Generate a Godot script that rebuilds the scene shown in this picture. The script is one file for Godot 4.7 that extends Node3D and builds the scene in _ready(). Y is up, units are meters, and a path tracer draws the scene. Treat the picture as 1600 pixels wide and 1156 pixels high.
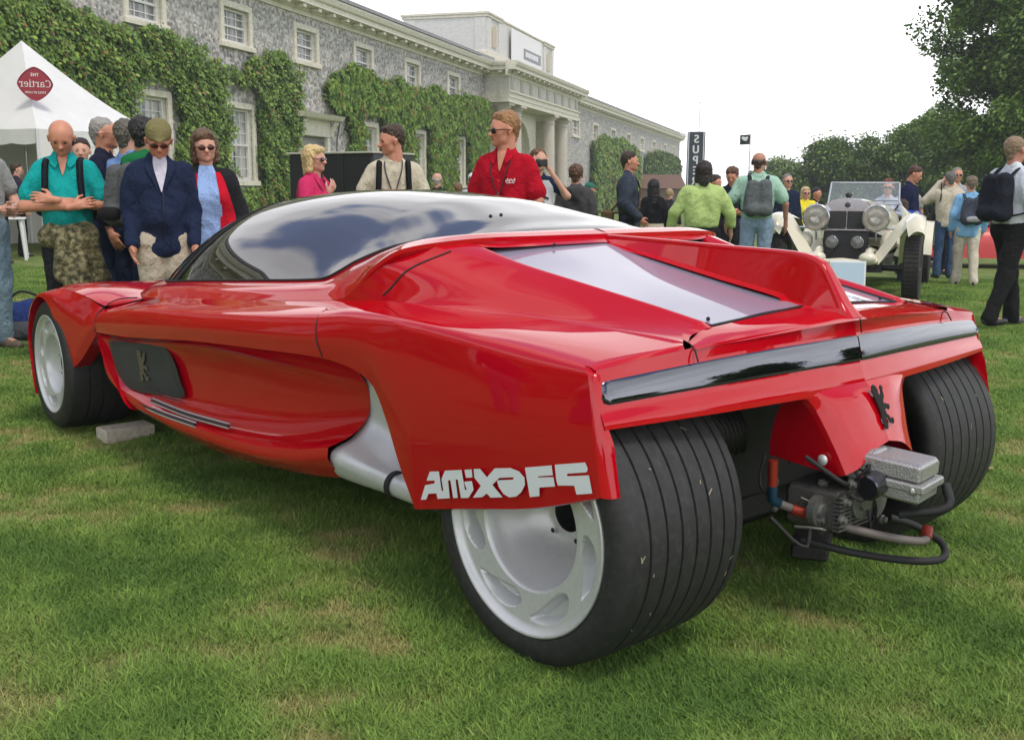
extends Node3D
# A red mid-engined show car on a lawn in front of a flint country house, with visitors around it.

var used := {}

class Geo:
	var v := PackedVector3Array()
	var n := PackedVector3Array()
	var u := PackedVector2Array()
	var c := PackedColorArray()
	var ix := PackedInt32Array()
	var tint := Color.WHITE
	var tinted := false

	func vert(p: Vector3, nn: Vector3, uv := Vector2.ZERO) -> int:
		v.append(p)
		n.append(nn)
		u.append(uv)
		c.append(tint)
		return v.size() - 1

	func tri(a: int, b: int, d: int) -> void:
		var g := (v[d] - v[a]).cross(v[b] - v[a])
		if g.dot(n[a] + n[b] + n[d]) < 0.0:
			ix.append_array(PackedInt32Array([a, d, b]))
		else:
			ix.append_array(PackedInt32Array([a, b, d]))

	func flat(pts: Array, out_dir := Vector3.ZERO) -> void:
		var nn: Vector3 = (pts[2] - pts[0]).cross(pts[1] - pts[0]).normalized()
		if out_dir != Vector3.ZERO and nn.dot(out_dir) < 0.0:
			nn = -nn
		var at := v.size()
		for k in pts.size():
			vert(pts[k], nn, Vector2([0, 1, 1, 0][k % 4], [0, 0, 1, 1][k % 4]))
		for k in range(1, pts.size() - 1):
			tri(at, at + k, at + k + 1)

	# a smooth sheet from rows of points; hint is a point the normals point away from
	func sheet(rows: Array, hint: Vector3, closed := false, inward := false) -> void:
		var nr := rows.size()
		var nc: int = rows[0].size()
		var at := v.size()
		var flip := 0.0
		var nm := []
		for i in nr:
			for j in nc:
				var i0: int = maxi(i - 1, 0)
				var i1: int = mini(i + 1, nr - 1)
				var j0: int = (j - 1 + nc) % nc if closed else maxi(j - 1, 0)
				var j1: int = (j + 1) % nc if closed else mini(j + 1, nc - 1)
				var a: Vector3 = rows[i1][j] - rows[i0][j]
				var b: Vector3 = rows[i][j1] - rows[i][j0]
				var nn := a.cross(b)
				nn = nn.normalized() if nn.length_squared() > 1e-16 else Vector3.ZERO
				nm.append(nn)
				flip += nn.dot(rows[i][j] - hint)
		var sg := -1.0 if (flip < 0.0) != inward else 1.0
		for i in nr:
			for j in nc:
				var nn: Vector3 = nm[i * nc + j] * sg
				if nn == Vector3.ZERO:
					nn = nm[clampi(i + (1 if i == 0 else -1), 0, nr - 1) * nc + j] * sg
				vert(rows[i][j], nn, Vector2(float(j) / maxf(1.0, nc - 1), float(i) / maxf(1.0, nr - 1)))
		for i in nr - 1:
			for j in (nc if closed else nc - 1):
				var a := at + i * nc + j
				var b := at + i * nc + (j + 1) % nc
				tri(a, b, a + nc)
				tri(b, b + nc, a + nc)

	func box(p: Vector3, s: Vector3, basis := Basis(), bevel := 0.0) -> void:
		var h := s * 0.5
		if bevel <= 0.0:
			for ax in 3:
				for sg in [-1.0, 1.0]:
					var d := Vector3.ZERO
					d[ax] = sg
					var e1 := Vector3.ZERO
					e1[(ax + 1) % 3] = 1.0
					var e2 := Vector3.ZERO
					e2[(ax + 2) % 3] = 1.0
					var q := []
					for k in [[-1, -1], [1, -1], [1, 1], [-1, 1]]:
						q.append(p + basis * (h * (d + e1 * k[0] + e2 * k[1])))
					flat(q, basis * d)
			return
		# chamfered box: rounded rectangle rings with shared smooth normals per face and strip
		var b: float = minf(bevel, minf(h.x, minf(h.y, h.z)) * 0.98)
		for ax in 3:
			for sg in [-1.0, 1.0]:
				var d := Vector3.ZERO
				d[ax] = sg
				var a1 := (ax + 1) % 3
				var a2 := (ax + 2) % 3
				var q := []
				for k in [[-1, -1], [1, -1], [1, 1], [-1, 1]]:
					var w := Vector3.ZERO
					w[ax] = sg * h[ax]
					w[a1] = k[0] * (h[a1] - b)
					w[a2] = k[1] * (h[a2] - b)
					q.append(p + basis * w)
				flat(q, basis * d)
				for s2 in [-1.0, 1.0]:
					var w1 := Vector3.ZERO
					var w2 := Vector3.ZERO
					w1[ax] = sg * h[ax]
					w1[a1] = s2 * (h[a1] - b)
					w2[ax] = sg * (h[ax] - b)
					w2[a1] = s2 * h[a1]
					var n1 := Vector3.ZERO
					n1[ax] = sg
					var n2 := Vector3.ZERO
					n2[a1] = s2
					var e := Vector3.ZERO
					e[a2] = h[a2] - b
					var at := v.size()
					vert(p + basis * (w1 - e), basis * n1)
					vert(p + basis * (w1 + e), basis * n1)
					vert(p + basis * (w2 + e), basis * n2)
					vert(p + basis * (w2 - e), basis * n2)
					tri(at, at + 1, at + 2)
					tri(at, at + 2, at + 3)
		for sx in [-1.0, 1.0]:
			for sy in [-1.0, 1.0]:
				for sz in [-1.0, 1.0]:
					var at := v.size()
					vert(p + basis * Vector3(sx * h.x, sy * (h.y - b), sz * (h.z - b)), basis * Vector3(sx, 0, 0))
					vert(p + basis * Vector3(sx * (h.x - b), sy * h.y, sz * (h.z - b)), basis * Vector3(0, sy, 0))
					vert(p + basis * Vector3(sx * (h.x - b), sy * (h.y - b), sz * h.z), basis * Vector3(0, 0, sz))
					tri(at, at + 1, at + 2)

	func tube(path: Array, radii: Variant, sides := 10, caps := true, squash := Vector2.ONE) -> void:
		var rows := []
		var up := Vector3.UP
		var cnt := path.size()
		var prev := Vector3.ZERO
		for k in cnt:
			var t: Vector3 = (path[mini(k + 1, cnt - 1)] - path[maxi(k - 1, 0)]).normalized()
			if k == 0:
				prev = (Vector3.RIGHT if absf(t.dot(up)) > 0.9 else up).cross(t).normalized()
			prev = (prev - t * prev.dot(t)).normalized()
			var bb := t.cross(prev)
			var r: float = radii if radii is float else radii[k]
			var row := PackedVector3Array()
			for s in sides:
				var a := TAU * s / sides
				row.append(path[k] + (prev * cos(a) * squash.x + bb * sin(a) * squash.y) * r)
			rows.append(row)
		var mid: Vector3 = path[cnt / 2]
		var at := v.size()
		sheet(rows, mid, true)
		# normals straight out of the axis
		for k in cnt:
			for s in sides:
				n[at + k * sides + s] = (v[at + k * sides + s] - path[k]).normalized() if (v[at + k * sides + s] - path[k]).length() > 1e-6 else n[at + k * sides + s]
		if caps:
			for e in [0, cnt - 1]:
				var d: Vector3 = (path[0] - path[1]).normalized() if e == 0 else (path[cnt - 1] - path[cnt - 2]).normalized()
				var base := v.size()
				vert(path[e], d)
				for s in sides:
					vert(rows[e][s], d)
				for s in sides:
					tri(base, base + 1 + s, base + 1 + (s + 1) % sides)

	# profile points (radius, along) turned about an axis given by a transform (its y axis)
	func lathe(profile: Array, segs: int, t := Transform3D(), sharp := false) -> void:
		var nr := profile.size()
		if sharp:
			for k in nr - 1:
				lathe([profile[k], profile[k + 1]], segs, t)
			return
		var at := v.size()
		for k in nr:
			var a: Vector2 = profile[maxi(k - 1, 0)]
			var b: Vector2 = profile[mini(k + 1, nr - 1)]
			var d := (b - a).normalized()
			var nn := Vector2(d.y, -d.x)
			for s in segs + 1:
				var w := TAU * s / segs
				vert(t * Vector3(profile[k].x * cos(w), profile[k].y, profile[k].x * sin(w)), (t.basis * Vector3(nn.x * cos(w), nn.y, nn.x * sin(w))).normalized(), Vector2(float(s) / segs, float(k) / maxf(1, nr - 1)))
		for k in nr - 1:
			for s in segs:
				var a := at + k * (segs + 1) + s
				tri(a, a + 1, a + segs + 1)
				tri(a + 1, a + segs + 2, a + segs + 1)

	func ball(p: Vector3, r: Vector3, rings := 8, segs := 12, basis := Basis()) -> void:
		var at := v.size()
		for i in rings + 1:
			var a := PI * i / rings
			for s in segs + 1:
				var w := TAU * s / segs
				var d := Vector3(sin(a) * cos(w), cos(a), sin(a) * sin(w))
				vert(p + basis * (d * r), (basis * (d / r)).normalized(), Vector2(float(s) / segs, float(i) / rings))
		for i in rings:
			for s in segs:
				var a := at + i * (segs + 1) + s
				tri(a, a + 1, a + segs + 1)
				tri(a + 1, a + segs + 2, a + segs + 1)

	# flat outline (x, y) raised from z0 to z1, placed by t
	func prism(outline: PackedVector2Array, z0: float, z1: float, t := Transform3D()) -> void:
		var tr := Geometry2D.triangulate_polygon(outline)
		for e in [[z1, 1.0], [z0, -1.0]]:
			var at := v.size()
			for p in outline:
				vert(t * Vector3(p.x, p.y, e[0]), (t.basis * Vector3(0, 0, e[1])).normalized(), p)
			for k in range(0, tr.size(), 3):
				tri(at + tr[k], at + tr[k + 1], at + tr[k + 2])
		var cw := Geometry2D.is_polygon_clockwise(outline)
		for k in outline.size():
			var a := outline[k]
			var b := outline[(k + 1) % outline.size()]
			var d := b - a
			var o := Vector2(d.y, -d.x) * (-1.0 if cw else 1.0)
			flat([t * Vector3(a.x, a.y, z0), t * Vector3(b.x, b.y, z0), t * Vector3(b.x, b.y, z1), t * Vector3(a.x, a.y, z1)], t.basis * Vector3(o.x, o.y, 0))

	func add(o: Geo, t := Transform3D()) -> void:
		var at := v.size()
		for k in o.v.size():
			v.append(t * o.v[k])
			n.append((t.basis * o.n[k]).normalized())
		u.append_array(o.u)
		c.append_array(o.c)
		for k in o.ix:
			ix.append(k + at)

	func mirror() -> Geo:
		var at := v.size()
		var m := ix.size()
		for k in at:
			v.append(v[k] * Vector3(-1, 1, 1))
			n.append(n[k] * Vector3(-1, 1, 1))
			u.append(u[k])
			c.append(c[k])
		for k in range(0, m, 3):
			ix.append_array(PackedInt32Array([ix[k] + at, ix[k + 2] + at, ix[k + 1] + at]))
		return self

	func mesh() -> ArrayMesh:
		var a := []
		a.resize(Mesh.ARRAY_MAX)
		a[Mesh.ARRAY_VERTEX] = v
		a[Mesh.ARRAY_NORMAL] = n
		a[Mesh.ARRAY_TEX_UV] = u
		if tinted:
			a[Mesh.ARRAY_COLOR] = c
		a[Mesh.ARRAY_INDEX] = ix
		var m := ArrayMesh.new()
		m.add_surface_from_arrays(Mesh.PRIMITIVE_TRIANGLES, a)
		return m

func V(x: float, y: float, z: float) -> Vector3:
	return Vector3(x, y, z)

# smooth curve through points, resampled evenly by chord length
func crv(p: Array, cnt: int) -> PackedVector3Array:
	var d := PackedFloat32Array([0.0])
	for k in range(1, p.size()):
		d.append(d[k - 1] + maxf(0.0001, p[k].distance_to(p[k - 1])))
	var r := PackedVector3Array()
	var k := 0
	for i in cnt:
		var t: float = d[-1] * i / (cnt - 1)
		while k < p.size() - 2 and d[k + 1] < t:
			k += 1
		var f := clampf((t - d[k]) / (d[k + 1] - d[k]), 0.0, 1.0)
		r.append(cat(p[maxi(k - 1, 0)], p[k], p[k + 1], p[mini(k + 2, p.size() - 1)], f))
	return r

func cat(a: Vector3, b: Vector3, c: Vector3, d: Vector3, t: float) -> Vector3:
	# centripetal-like: damped tangents keep the curve from overshooting
	var lb := maxf(b.distance_to(c), 1e-5)
	var m1 := (c - a) / maxf(c.distance_to(a), 1e-5) * lb * 0.9 if a != b else (c - b)
	var m2 := (d - b) / maxf(d.distance_to(b), 1e-5) * lb * 0.9 if d != c else (c - b)
	var t2 := t * t
	var t3 := t2 * t
	return b * (2 * t3 - 3 * t2 + 1) + m1 * (t3 - 2 * t2 + t) + c * (-2 * t3 + 3 * t2) + m2 * (t3 - t2)

# rows of points: station k of every curve is joined across, nu samples per gap between stations, nv per gap between curves
func skin(curves: Array, nu: int, nv: int) -> Array:
	var fine := []
	for q in curves:
		var row := PackedVector3Array()
		for k in q.size() - 1:
			for s in nu:
				row.append(cat(q[maxi(k - 1, 0)], q[k], q[k + 1], q[mini(k + 2, q.size() - 1)], float(s) / nu))
		row.append(q[-1])
		fine.append(row)
	var rows := []
	for k in fine.size() - 1:
		for s in nv:
			var row := PackedVector3Array()
			for j in fine[0].size():
				row.append(cat(fine[maxi(k - 1, 0)][j], fine[k][j], fine[k + 1][j], fine[mini(k + 2, fine.size() - 1)][j], float(s) / nv))
			rows.append(row)
	rows.append(fine[-1])
	return rows

func numbered(called: String) -> String:
	if not used.has(called):
		used[called] = 0
		return called
	used[called] += 1
	return "%s_%03d" % [called, used[called]]

func tag(o: Node, label: String, category: String, group := "", kind := "") -> Node:
	o.set_meta("label", label)
	o.set_meta("category", category)
	if group:
		o.set_meta("group", group)
	if kind:
		o.set_meta("kind", kind)
	return o

func thing(called: String, label: String, category: String, at := Vector3.ZERO, turn := 0.0, group := "") -> Node3D:
	var o := Node3D.new()
	o.name = numbered(called)
	add_child(o)
	o.position = at
	o.rotation.y = turn
	tag(o, label, category, group)
	return o

func obj(called: String, g: Variant, m: Material, parent: Node = null) -> MeshInstance3D:
	var o := MeshInstance3D.new()
	o.mesh = g.mesh() if g is Geo else g
	o.material_override = m
	o.name = called if parent else numbered(called)
	if parent:
		parent.add_child(o, true)
	else:
		add_child(o)
	return o

func lin(r: float, g: float, b: float) -> Color:
	return Color(r, g, b).linear_to_srgb()

func mat(c: Color, rough := 0.6, metal := 0.0) -> StandardMaterial3D:
	var m := StandardMaterial3D.new()
	m.albedo_color = c.linear_to_srgb()
	m.roughness = rough
	m.metallic = metal
	return m

func noise(freq: float, kind := FastNoiseLite.TYPE_SIMPLEX_SMOOTH, oct := 4, sd := 1) -> FastNoiseLite:
	var f := FastNoiseLite.new()
	f.noise_type = kind
	f.frequency = freq
	f.fractal_octaves = oct
	f.seed = sd
	return f

func noise_tex(f: FastNoiseLite, stops: Array, size := 512, normal := false) -> NoiseTexture2D:
	var t := NoiseTexture2D.new()
	t.width = size
	t.height = size
	t.seamless = true
	t.noise = f
	if normal:
		t.as_normal_map = true
		t.bump_strength = stops[0]
	elif stops:
		var g := Gradient.new()
		g.offsets = PackedFloat32Array(stops.map(func(s): return s[0]))
		g.colors = PackedColorArray(stops.map(func(s): return (s[1] as Color).linear_to_srgb()))
		t.color_ramp = g
	return t

# a material whose colour wanders between stops (linear colours) over the object, with relief
func mottled(stops: Array, freq: float, rough: float, scale: float, relief := 0.0, world := false, sd := 3, kind := FastNoiseLite.TYPE_SIMPLEX_SMOOTH) -> StandardMaterial3D:
	var m := mat(Color(1, 1, 1), rough)
	m.albedo_texture = noise_tex(noise(freq, kind, 5, sd), stops)
	m.uv1_triplanar = true
	m.uv1_world_triplanar = world
	m.uv1_scale = Vector3.ONE * scale
	if relief > 0.0:
		m.heightmap_enabled = true
		m.heightmap_texture = noise_tex(noise(freq, kind, 5, sd), [[0.0, Color(0, 0, 0)], [1.0, Color(1, 1, 1)]])
		m.heightmap_scale = relief
	return m

func ground(x: float, z: float) -> float:
	var d := clampf(-z - 6.0, 0.0, 60.0)
	var side := smoothstep(-9.0, 7.0, x)
	return -0.026 - 0.011 * d * side + 0.012 * sin(x * 1.3 + 1.0) * sin(z * 1.1) * smoothstep(1.0, 3.0, absf(z) + absf(x))

func on_ground(x: float, z: float) -> Vector3:
	return Vector3(x, ground(x, z), z)

# lettering cut from a font, with its reading direction turned about when mirrored
func letters(text: String, height: float, depth: float, mirrored := false, font := "Droid Sans", bold := true) -> Geo:
	var sf := SystemFont.new()
	sf.font_names = PackedStringArray([font])
	sf.font_weight = 700 if bold else 400
	var t := TextMesh.new()
	t.text = text
	t.font = sf
	t.font_size = 32
	t.pixel_size = height / 24.0
	t.depth = depth
	var g := Geo.new()
	for s in t.get_surface_count():
		var a := t.surface_get_arrays(s)
		var at := g.v.size()
		var vs: PackedVector3Array = a[Mesh.ARRAY_VERTEX]
		var ns: PackedVector3Array = a[Mesh.ARRAY_NORMAL]
		for k in vs.size():
			var f := Vector3(-1, 1, 1) if mirrored else Vector3.ONE
			g.vert(vs[k] * f, ns[k] * f)
		var id = a[Mesh.ARRAY_INDEX]
		if id == null or id.is_empty():
			id = range(vs.size())
		for k in range(0, id.size(), 3):
			g.tri(at + id[k], at + id[k + 1], at + id[k + 2])
	return g

func setup() -> void:
	var cam := Camera3D.new()
	cam.name = "viewpoint"
	cam.fov = 39.13
	cam.near = 0.05
	cam.far = 1500.0
	cam.position = Vector3(0, 1.22, 0)
	cam.rotation = Vector3(-0.17092, 0.0, 0.0057)
	add_child(cam)
	cam.current = true
	var env := Environment.new()
	env.background_mode = Environment.BG_SKY
	var sky := Sky.new()
	var sm := PanoramaSkyMaterial.new()
	sm.panorama = cloudy_sky()
	sky.sky_material = sm
	env.sky = sky
	env.background_energy_multiplier = 1.25
	env.tonemap_mode = Environment.TONE_MAPPER_LINEAR
	env.tonemap_exposure = 1.3
	env.sdfgi_enabled = true
	env.ssao_enabled = true
	env.ssil_enabled = true
	env.fog_enabled = true
	env.fog_density = 0.0011
	env.fog_light_color = Color(0.93, 0.95, 0.97)
	var we := WorldEnvironment.new()
	we.name = "environment"
	we.environment = env
	add_child(we)
	var sun := DirectionalLight3D.new()
	sun.name = "sun"
	sun.light_energy = 0.5
	sun.light_color = Color(1.0, 0.96, 0.9)
	sun.light_angular_distance = 16.0
	sun.shadow_enabled = true
	sun.rotation_degrees = Vector3(-62, 38, 0)
	add_child(sun)

# broken white cloud with patches of blue, the same all round
func cloudy_sky() -> ImageTexture:
	var w := 1024
	var h := 512
	var f := noise(1.15, FastNoiseLite.TYPE_SIMPLEX_SMOOTH, 5, 11)
	f.fractal_gain = 0.5
	var f2 := noise(3.2, FastNoiseLite.TYPE_SIMPLEX_SMOOTH, 4, 5)
	var im := Image.create(w, h, false, Image.FORMAT_RGBF)
	var blue := Color(0.22, 0.28, 0.46)
	for y in h:
		var el := PI * (0.5 - (y + 0.5) / h)
		for x in w:
			var az := TAU * (x + 0.5) / w
			var d := Vector3(cos(el) * cos(az), sin(el), cos(el) * sin(az))
			var up := maxf(d.y, 0.0)
			# clouds lie in a layer: nearer the horizon they close up
			var q := Vector3(d.x, 0.0, d.z) / (up + 0.30)
			var a := f.get_noise_3d(q.x, 2.0, q.z)
			var b := f2.get_noise_3d(q.x, 5.0, q.z)
			var cover := smoothstep(-0.10, 0.12, a + 0.15 * b + 0.8 * (1.0 - smoothstep(0.16, 0.62, up)))
			var lum := 0.78 + 0.26 * b - 0.22 * smoothstep(0.1, 0.5, a) * up + 0.62 * (1.0 - smoothstep(0.05, 0.55, up))
			var cl := Color(lum, lum * 1.005, lum * 1.02)
			var c := (blue * (0.75 + 0.5 * (1.0 - up))).lerp(cl, cover)
			if d.y < 0.0:
				c = Color(0.25, 0.27, 0.24)
			im.set_pixel(x, y, c)
	return ImageTexture.create_from_image(im)

func lawn() -> void:
	# the lawn: one sheet, fine near the camera, out to the horizon
	var g := Geo.new()
	var rows := []
	var zs := []
	var z := 8.0
	while z > -70.0:
		zs.append(z)
		z -= 0.5 if z > -12.0 else 2.0
	zs.append_array([-90.0, -140.0, -260.0, -500.0, -900.0])
	zs.push_front(40.0)
	zs.push_front(300.0)
	var xs := []
	for k in range(-60, 61):
		xs.append(signf(k) * (absf(k) * 0.25 + pow(absf(k) / 60.0, 5.0) * 700.0))
	for zz in zs:
		var row := PackedVector3Array()
		for x in xs:
			row.append(Vector3(x, ground(x, zz), zz))
		rows.append(row)
	g.sheet(rows, Vector3(0, -500, 0))
	var m := mat(Color(1, 1, 1), 0.95)
	m.albedo_texture = noise_tex(noise(0.012, FastNoiseLite.TYPE_SIMPLEX_SMOOTH, 5, 8), [[0.0, Color(0.09, 0.16, 0.022)], [0.45, Color(0.13, 0.205, 0.034)], [0.62, Color(0.18, 0.225, 0.05)], [0.8, Color(0.25, 0.235, 0.09)], [1.0, Color(0.31, 0.26, 0.12)]], 1024)
	m.uv1_triplanar = true
	m.uv1_world_triplanar = true
	m.uv1_scale = Vector3.ONE * 0.21
	m.detail_enabled = true
	m.detail_blend_mode = BaseMaterial3D.BLEND_MODE_MUL
	m.detail_albedo = noise_tex(noise(0.09, FastNoiseLite.TYPE_SIMPLEX_SMOOTH, 5, 21), [[0.0, Color(0.45, 0.5, 0.4)], [0.5, Color(1, 1, 1)], [1.0, Color(1.0, 0.96, 0.8)]], 1024)
	m.heightmap_enabled = true
	m.heightmap_texture = noise_tex(noise(0.16, FastNoiseLite.TYPE_SIMPLEX_SMOOTH, 4, 4), [], 1024)
	m.heightmap_scale = 2.0
	var o := obj("lawn", g, m)
	o.set_meta("kind", "structure")
	tag(o, "green lawn with dry brown patches under the cars and visitors", "lawn", "", "structure")
	grass()

func patchy(x: float, z: float) -> float:
	return 0.0

func grass() -> void:
	var rng := RandomNumberGenerator.new()
	rng.seed = 77
	var dry := noise(0.9, FastNoiseLite.TYPE_SIMPLEX_SMOOTH, 4, 8)
	var fine := noise(4.0, FastNoiseLite.TYPE_SIMPLEX_SMOOTH, 2, 9)
	# a tuft: short bent blades
	var tufts := []
	for t in 3:
		var g := Geo.new()
		g.tinted = true
		for k in 30:
			var a := rng.randf() * TAU
			var r := sqrt(rng.randf()) * 0.055
			var p := Vector3(cos(a) * r, 0, sin(a) * r)
			var w := rng.randf() * TAU
			var hh := rng.randf_range(0.010, 0.032)
			var lean := Vector3(cos(w), 0, sin(w)) * rng.randf_range(0.006, 0.036)
			var side := Vector3(-sin(w + rng.randf_range(-1, 1)), 0, cos(w)) * rng.randf_range(0.0008, 0.0015)
			var s := rng.randf_range(0.7, 1.3)
			g.tint = Color(s, s * rng.randf_range(0.94, 1.05), s * rng.randf_range(0.7, 1.1))
			var b := g.v.size()
			var top := p + lean + Vector3.UP * hh
			var midp := p + lean * 0.45 + Vector3.UP * hh * 0.65
			var nn := side.cross(top - p).normalized()
			if nn.y < 0.0:
				nn = -nn
			g.vert(p - side, nn)
			g.vert(p + side, nn)
			g.vert(midp + side * 0.8, nn)
			g.vert(midp - side * 0.8, nn)
			g.vert(top, nn)
			g.tri(b, b + 1, b + 2)
			g.tri(b, b + 2, b + 3)
			g.tri(b + 3, b + 2, b + 4)
		tufts.append(g.mesh())
	var m := mat(Color(1, 1, 1), 0.75)
	m.vertex_color_use_as_albedo = true
	m.backlight_enabled = true
	m.backlight = Color(0.35, 0.4, 0.2)
	var lawn_grass := Node3D.new()
	lawn_grass.name = "grass"
	add_child(lawn_grass)
	tag(lawn_grass, "short grass blades covering the lawn, dry in patches", "grass", "", "stuff")
	for t in 3:
		var where: Array[Transform3D] = []
		var tint := PackedColorArray()
		for k in 80000:
			# denser near the camera, thinning with distance
			var d := 1.6 + 15.0 * pow(rng.randf(), 1.45)
			var x := rng.randf_range(-0.56, 0.56) * d + rng.randf_range(-0.3, 0.3)
			var zz := -d
			var dr := dry.get_noise_2d(x, zz) + 0.55 * fine.get_noise_2d(x, zz)
			if dr > 0.25 and rng.randf() < 0.45:
				continue
			var s := rng.randf_range(0.6, 1.15) * (1.0 - 0.3 * smoothstep(0.1, 0.4, dr)) * (1.0 + 0.45 * smoothstep(4.0, 12.0, d))
			var bs := Basis(Vector3.UP, rng.randf() * TAU).scaled(Vector3(s * 1.15, s, s * 1.15))
			where.append(Transform3D(bs, Vector3(x, ground(x, zz) - 0.002, zz)))
			var gr := Color(0.19, 0.315, 0.055).lerp(Color(0.10, 0.20, 0.03), smoothstep(0.05, -0.45, dr))
			gr = gr.lerp(Color(0.38, 0.35, 0.14), smoothstep(0.08, 0.6, dr + rng.randf_range(-0.25, 0.2)))
			tint.append(gr * rng.randf_range(0.75, 1.3))
		var mm := MultiMesh.new()
		mm.transform_format = MultiMesh.TRANSFORM_3D
		mm.use_colors = true
		mm.mesh = tufts[t]
		mm.instance_count = where.size()
		for k in where.size():
			mm.set_instance_transform(k, where[k])
			mm.set_instance_color(k, tint[k])
		var o := MultiMeshInstance3D.new()
		o.name = "blades"
		o.multimesh = mm
		o.material_override = m
		o.set_meta("kind", "stuff")
		lawn_grass.add_child(o, true)

# ---------------------------------------------------------------- the house
# its axes: x along the front (away from the viewer), y up, z out of the front wall
const HOUSE_AT := Vector3(-1.91, 0.0, -63.2)
const HOUSE_TURN := 1.2793
var flint: StandardMaterial3D
var stone: StandardMaterial3D

func flint_wall() -> StandardMaterial3D:
	var m := mat(Color(1, 1, 1), 0.8)
	var f := noise(0.045, FastNoiseLite.TYPE_CELLULAR, 2, 6)
	f.cellular_return_type = FastNoiseLite.RETURN_CELL_VALUE
	f.fractal_type = FastNoiseLite.FRACTAL_NONE
	f.domain_warp_enabled = true
	f.domain_warp_amplitude = 12.0
	f.domain_warp_frequency = 0.03
	m.albedo_texture = noise_tex(f, [[0.0, Color(0.16, 0.155, 0.15)], [0.3, Color(0.30, 0.295, 0.285)], [0.55, Color(0.43, 0.42, 0.40)], [0.8, Color(0.57, 0.55, 0.52)], [1.0, Color(0.72, 0.69, 0.64)]], 1024)
	m.uv1_triplanar = true
	m.uv1_world_triplanar = true
	m.uv1_scale = Vector3.ONE * 0.22
	m.detail_enabled = true
	m.detail_blend_mode = BaseMaterial3D.BLEND_MODE_MUL
	m.detail_albedo = noise_tex(noise(0.006, FastNoiseLite.TYPE_SIMPLEX_SMOOTH, 5, 2), [[0.0, Color(0.72, 0.72, 0.72)], [0.5, Color(1, 1, 1)], [1.0, Color(0.9, 0.87, 0.83)]])
	m.heightmap_enabled = true
	var d := noise(0.045, FastNoiseLite.TYPE_CELLULAR, 2, 6)
	d.cellular_return_type = FastNoiseLite.RETURN_DISTANCE
	d.fractal_type = FastNoiseLite.FRACTAL_NONE
	m.heightmap_texture = noise_tex(d, [], 1024)
	m.heightmap_scale = 1.6
	m.heightmap_flip_texture = true
	return m

# wall from x0 to x1 with openings [x0, y0, x1, y1], front at z, with reveals of depth d
func pierced(g: Geo, x0: float, x1: float, y0: float, y1: float, z: float, holes: Array, d := 0.32) -> void:
	var xs := [x0, x1]
	var ys := [y0, y1]
	for h in holes:
		xs.append_array([h[0], h[2]])
		ys.append_array([h[1], h[3]])
	xs.sort()
	ys.sort()
	for i in xs.size() - 1:
		for j in ys.size() - 1:
			if xs[i + 1] - xs[i] < 0.001 or ys[j + 1] - ys[j] < 0.001:
				continue
			var cx: float = (xs[i] + xs[i + 1]) * .5
			var cy: float = (ys[j] + ys[j + 1]) * .5
			var open := false
			for h in holes:
				open = open or (cx > h[0] and cx < h[2] and cy > h[1] and cy < h[3])
			if not open:
				g.flat([V(xs[i], ys[j], z), V(xs[i + 1], ys[j], z), V(xs[i + 1], ys[j + 1], z), V(xs[i], ys[j + 1], z)], V(0, 0, 1))
	for h in holes:
		g.flat([V(h[0], h[1], z), V(h[0], h[3], z), V(h[0], h[3], z - d), V(h[0], h[1], z - d)], V(1, 0, 0))
		g.flat([V(h[2], h[1], z), V(h[2], h[3], z), V(h[2], h[3], z - d), V(h[2], h[1], z - d)], V(-1, 0, 0))
		g.flat([V(h[0], h[1], z), V(h[2], h[1], z), V(h[2], h[1], z - d), V(h[0], h[1], z - d)], V(0, 1, 0))
		g.flat([V(h[0], h[3], z), V(h[2], h[3], z), V(h[2], h[3], z - d), V(h[0], h[3], z - d)], V(0, -1, 0))

func moulding(g: Geo, prof: Array, x0: float, x1: float, ends := true) -> void:
	# profile points (z, y) run along x
	for k in prof.size() - 1:
		var a: Vector2 = prof[k]
		var b: Vector2 = prof[k + 1]
		var o := Vector2(b.y - a.y, -(b.x - a.x))
		g.flat([V(x0, a.y, a.x), V(x1, a.y, a.x), V(x1, b.y, b.x), V(x0, b.y, b.x)], V(0, o.y, o.x))
	if ends:
		var pv := PackedVector2Array(prof)
		var tr := Geometry2D.triangulate_polygon(pv)
		for e in [[x0, -1.0], [x1, 1.0]]:
			var at := g.v.size()
			for p in pv:
				g.vert(V(e[0], p.y, p.x), V(e[1], 0, 0))
			for k in range(0, tr.size(), 3):
				g.tri(at + tr[k], at + tr[k + 1], at + tr[k + 2])

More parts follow.
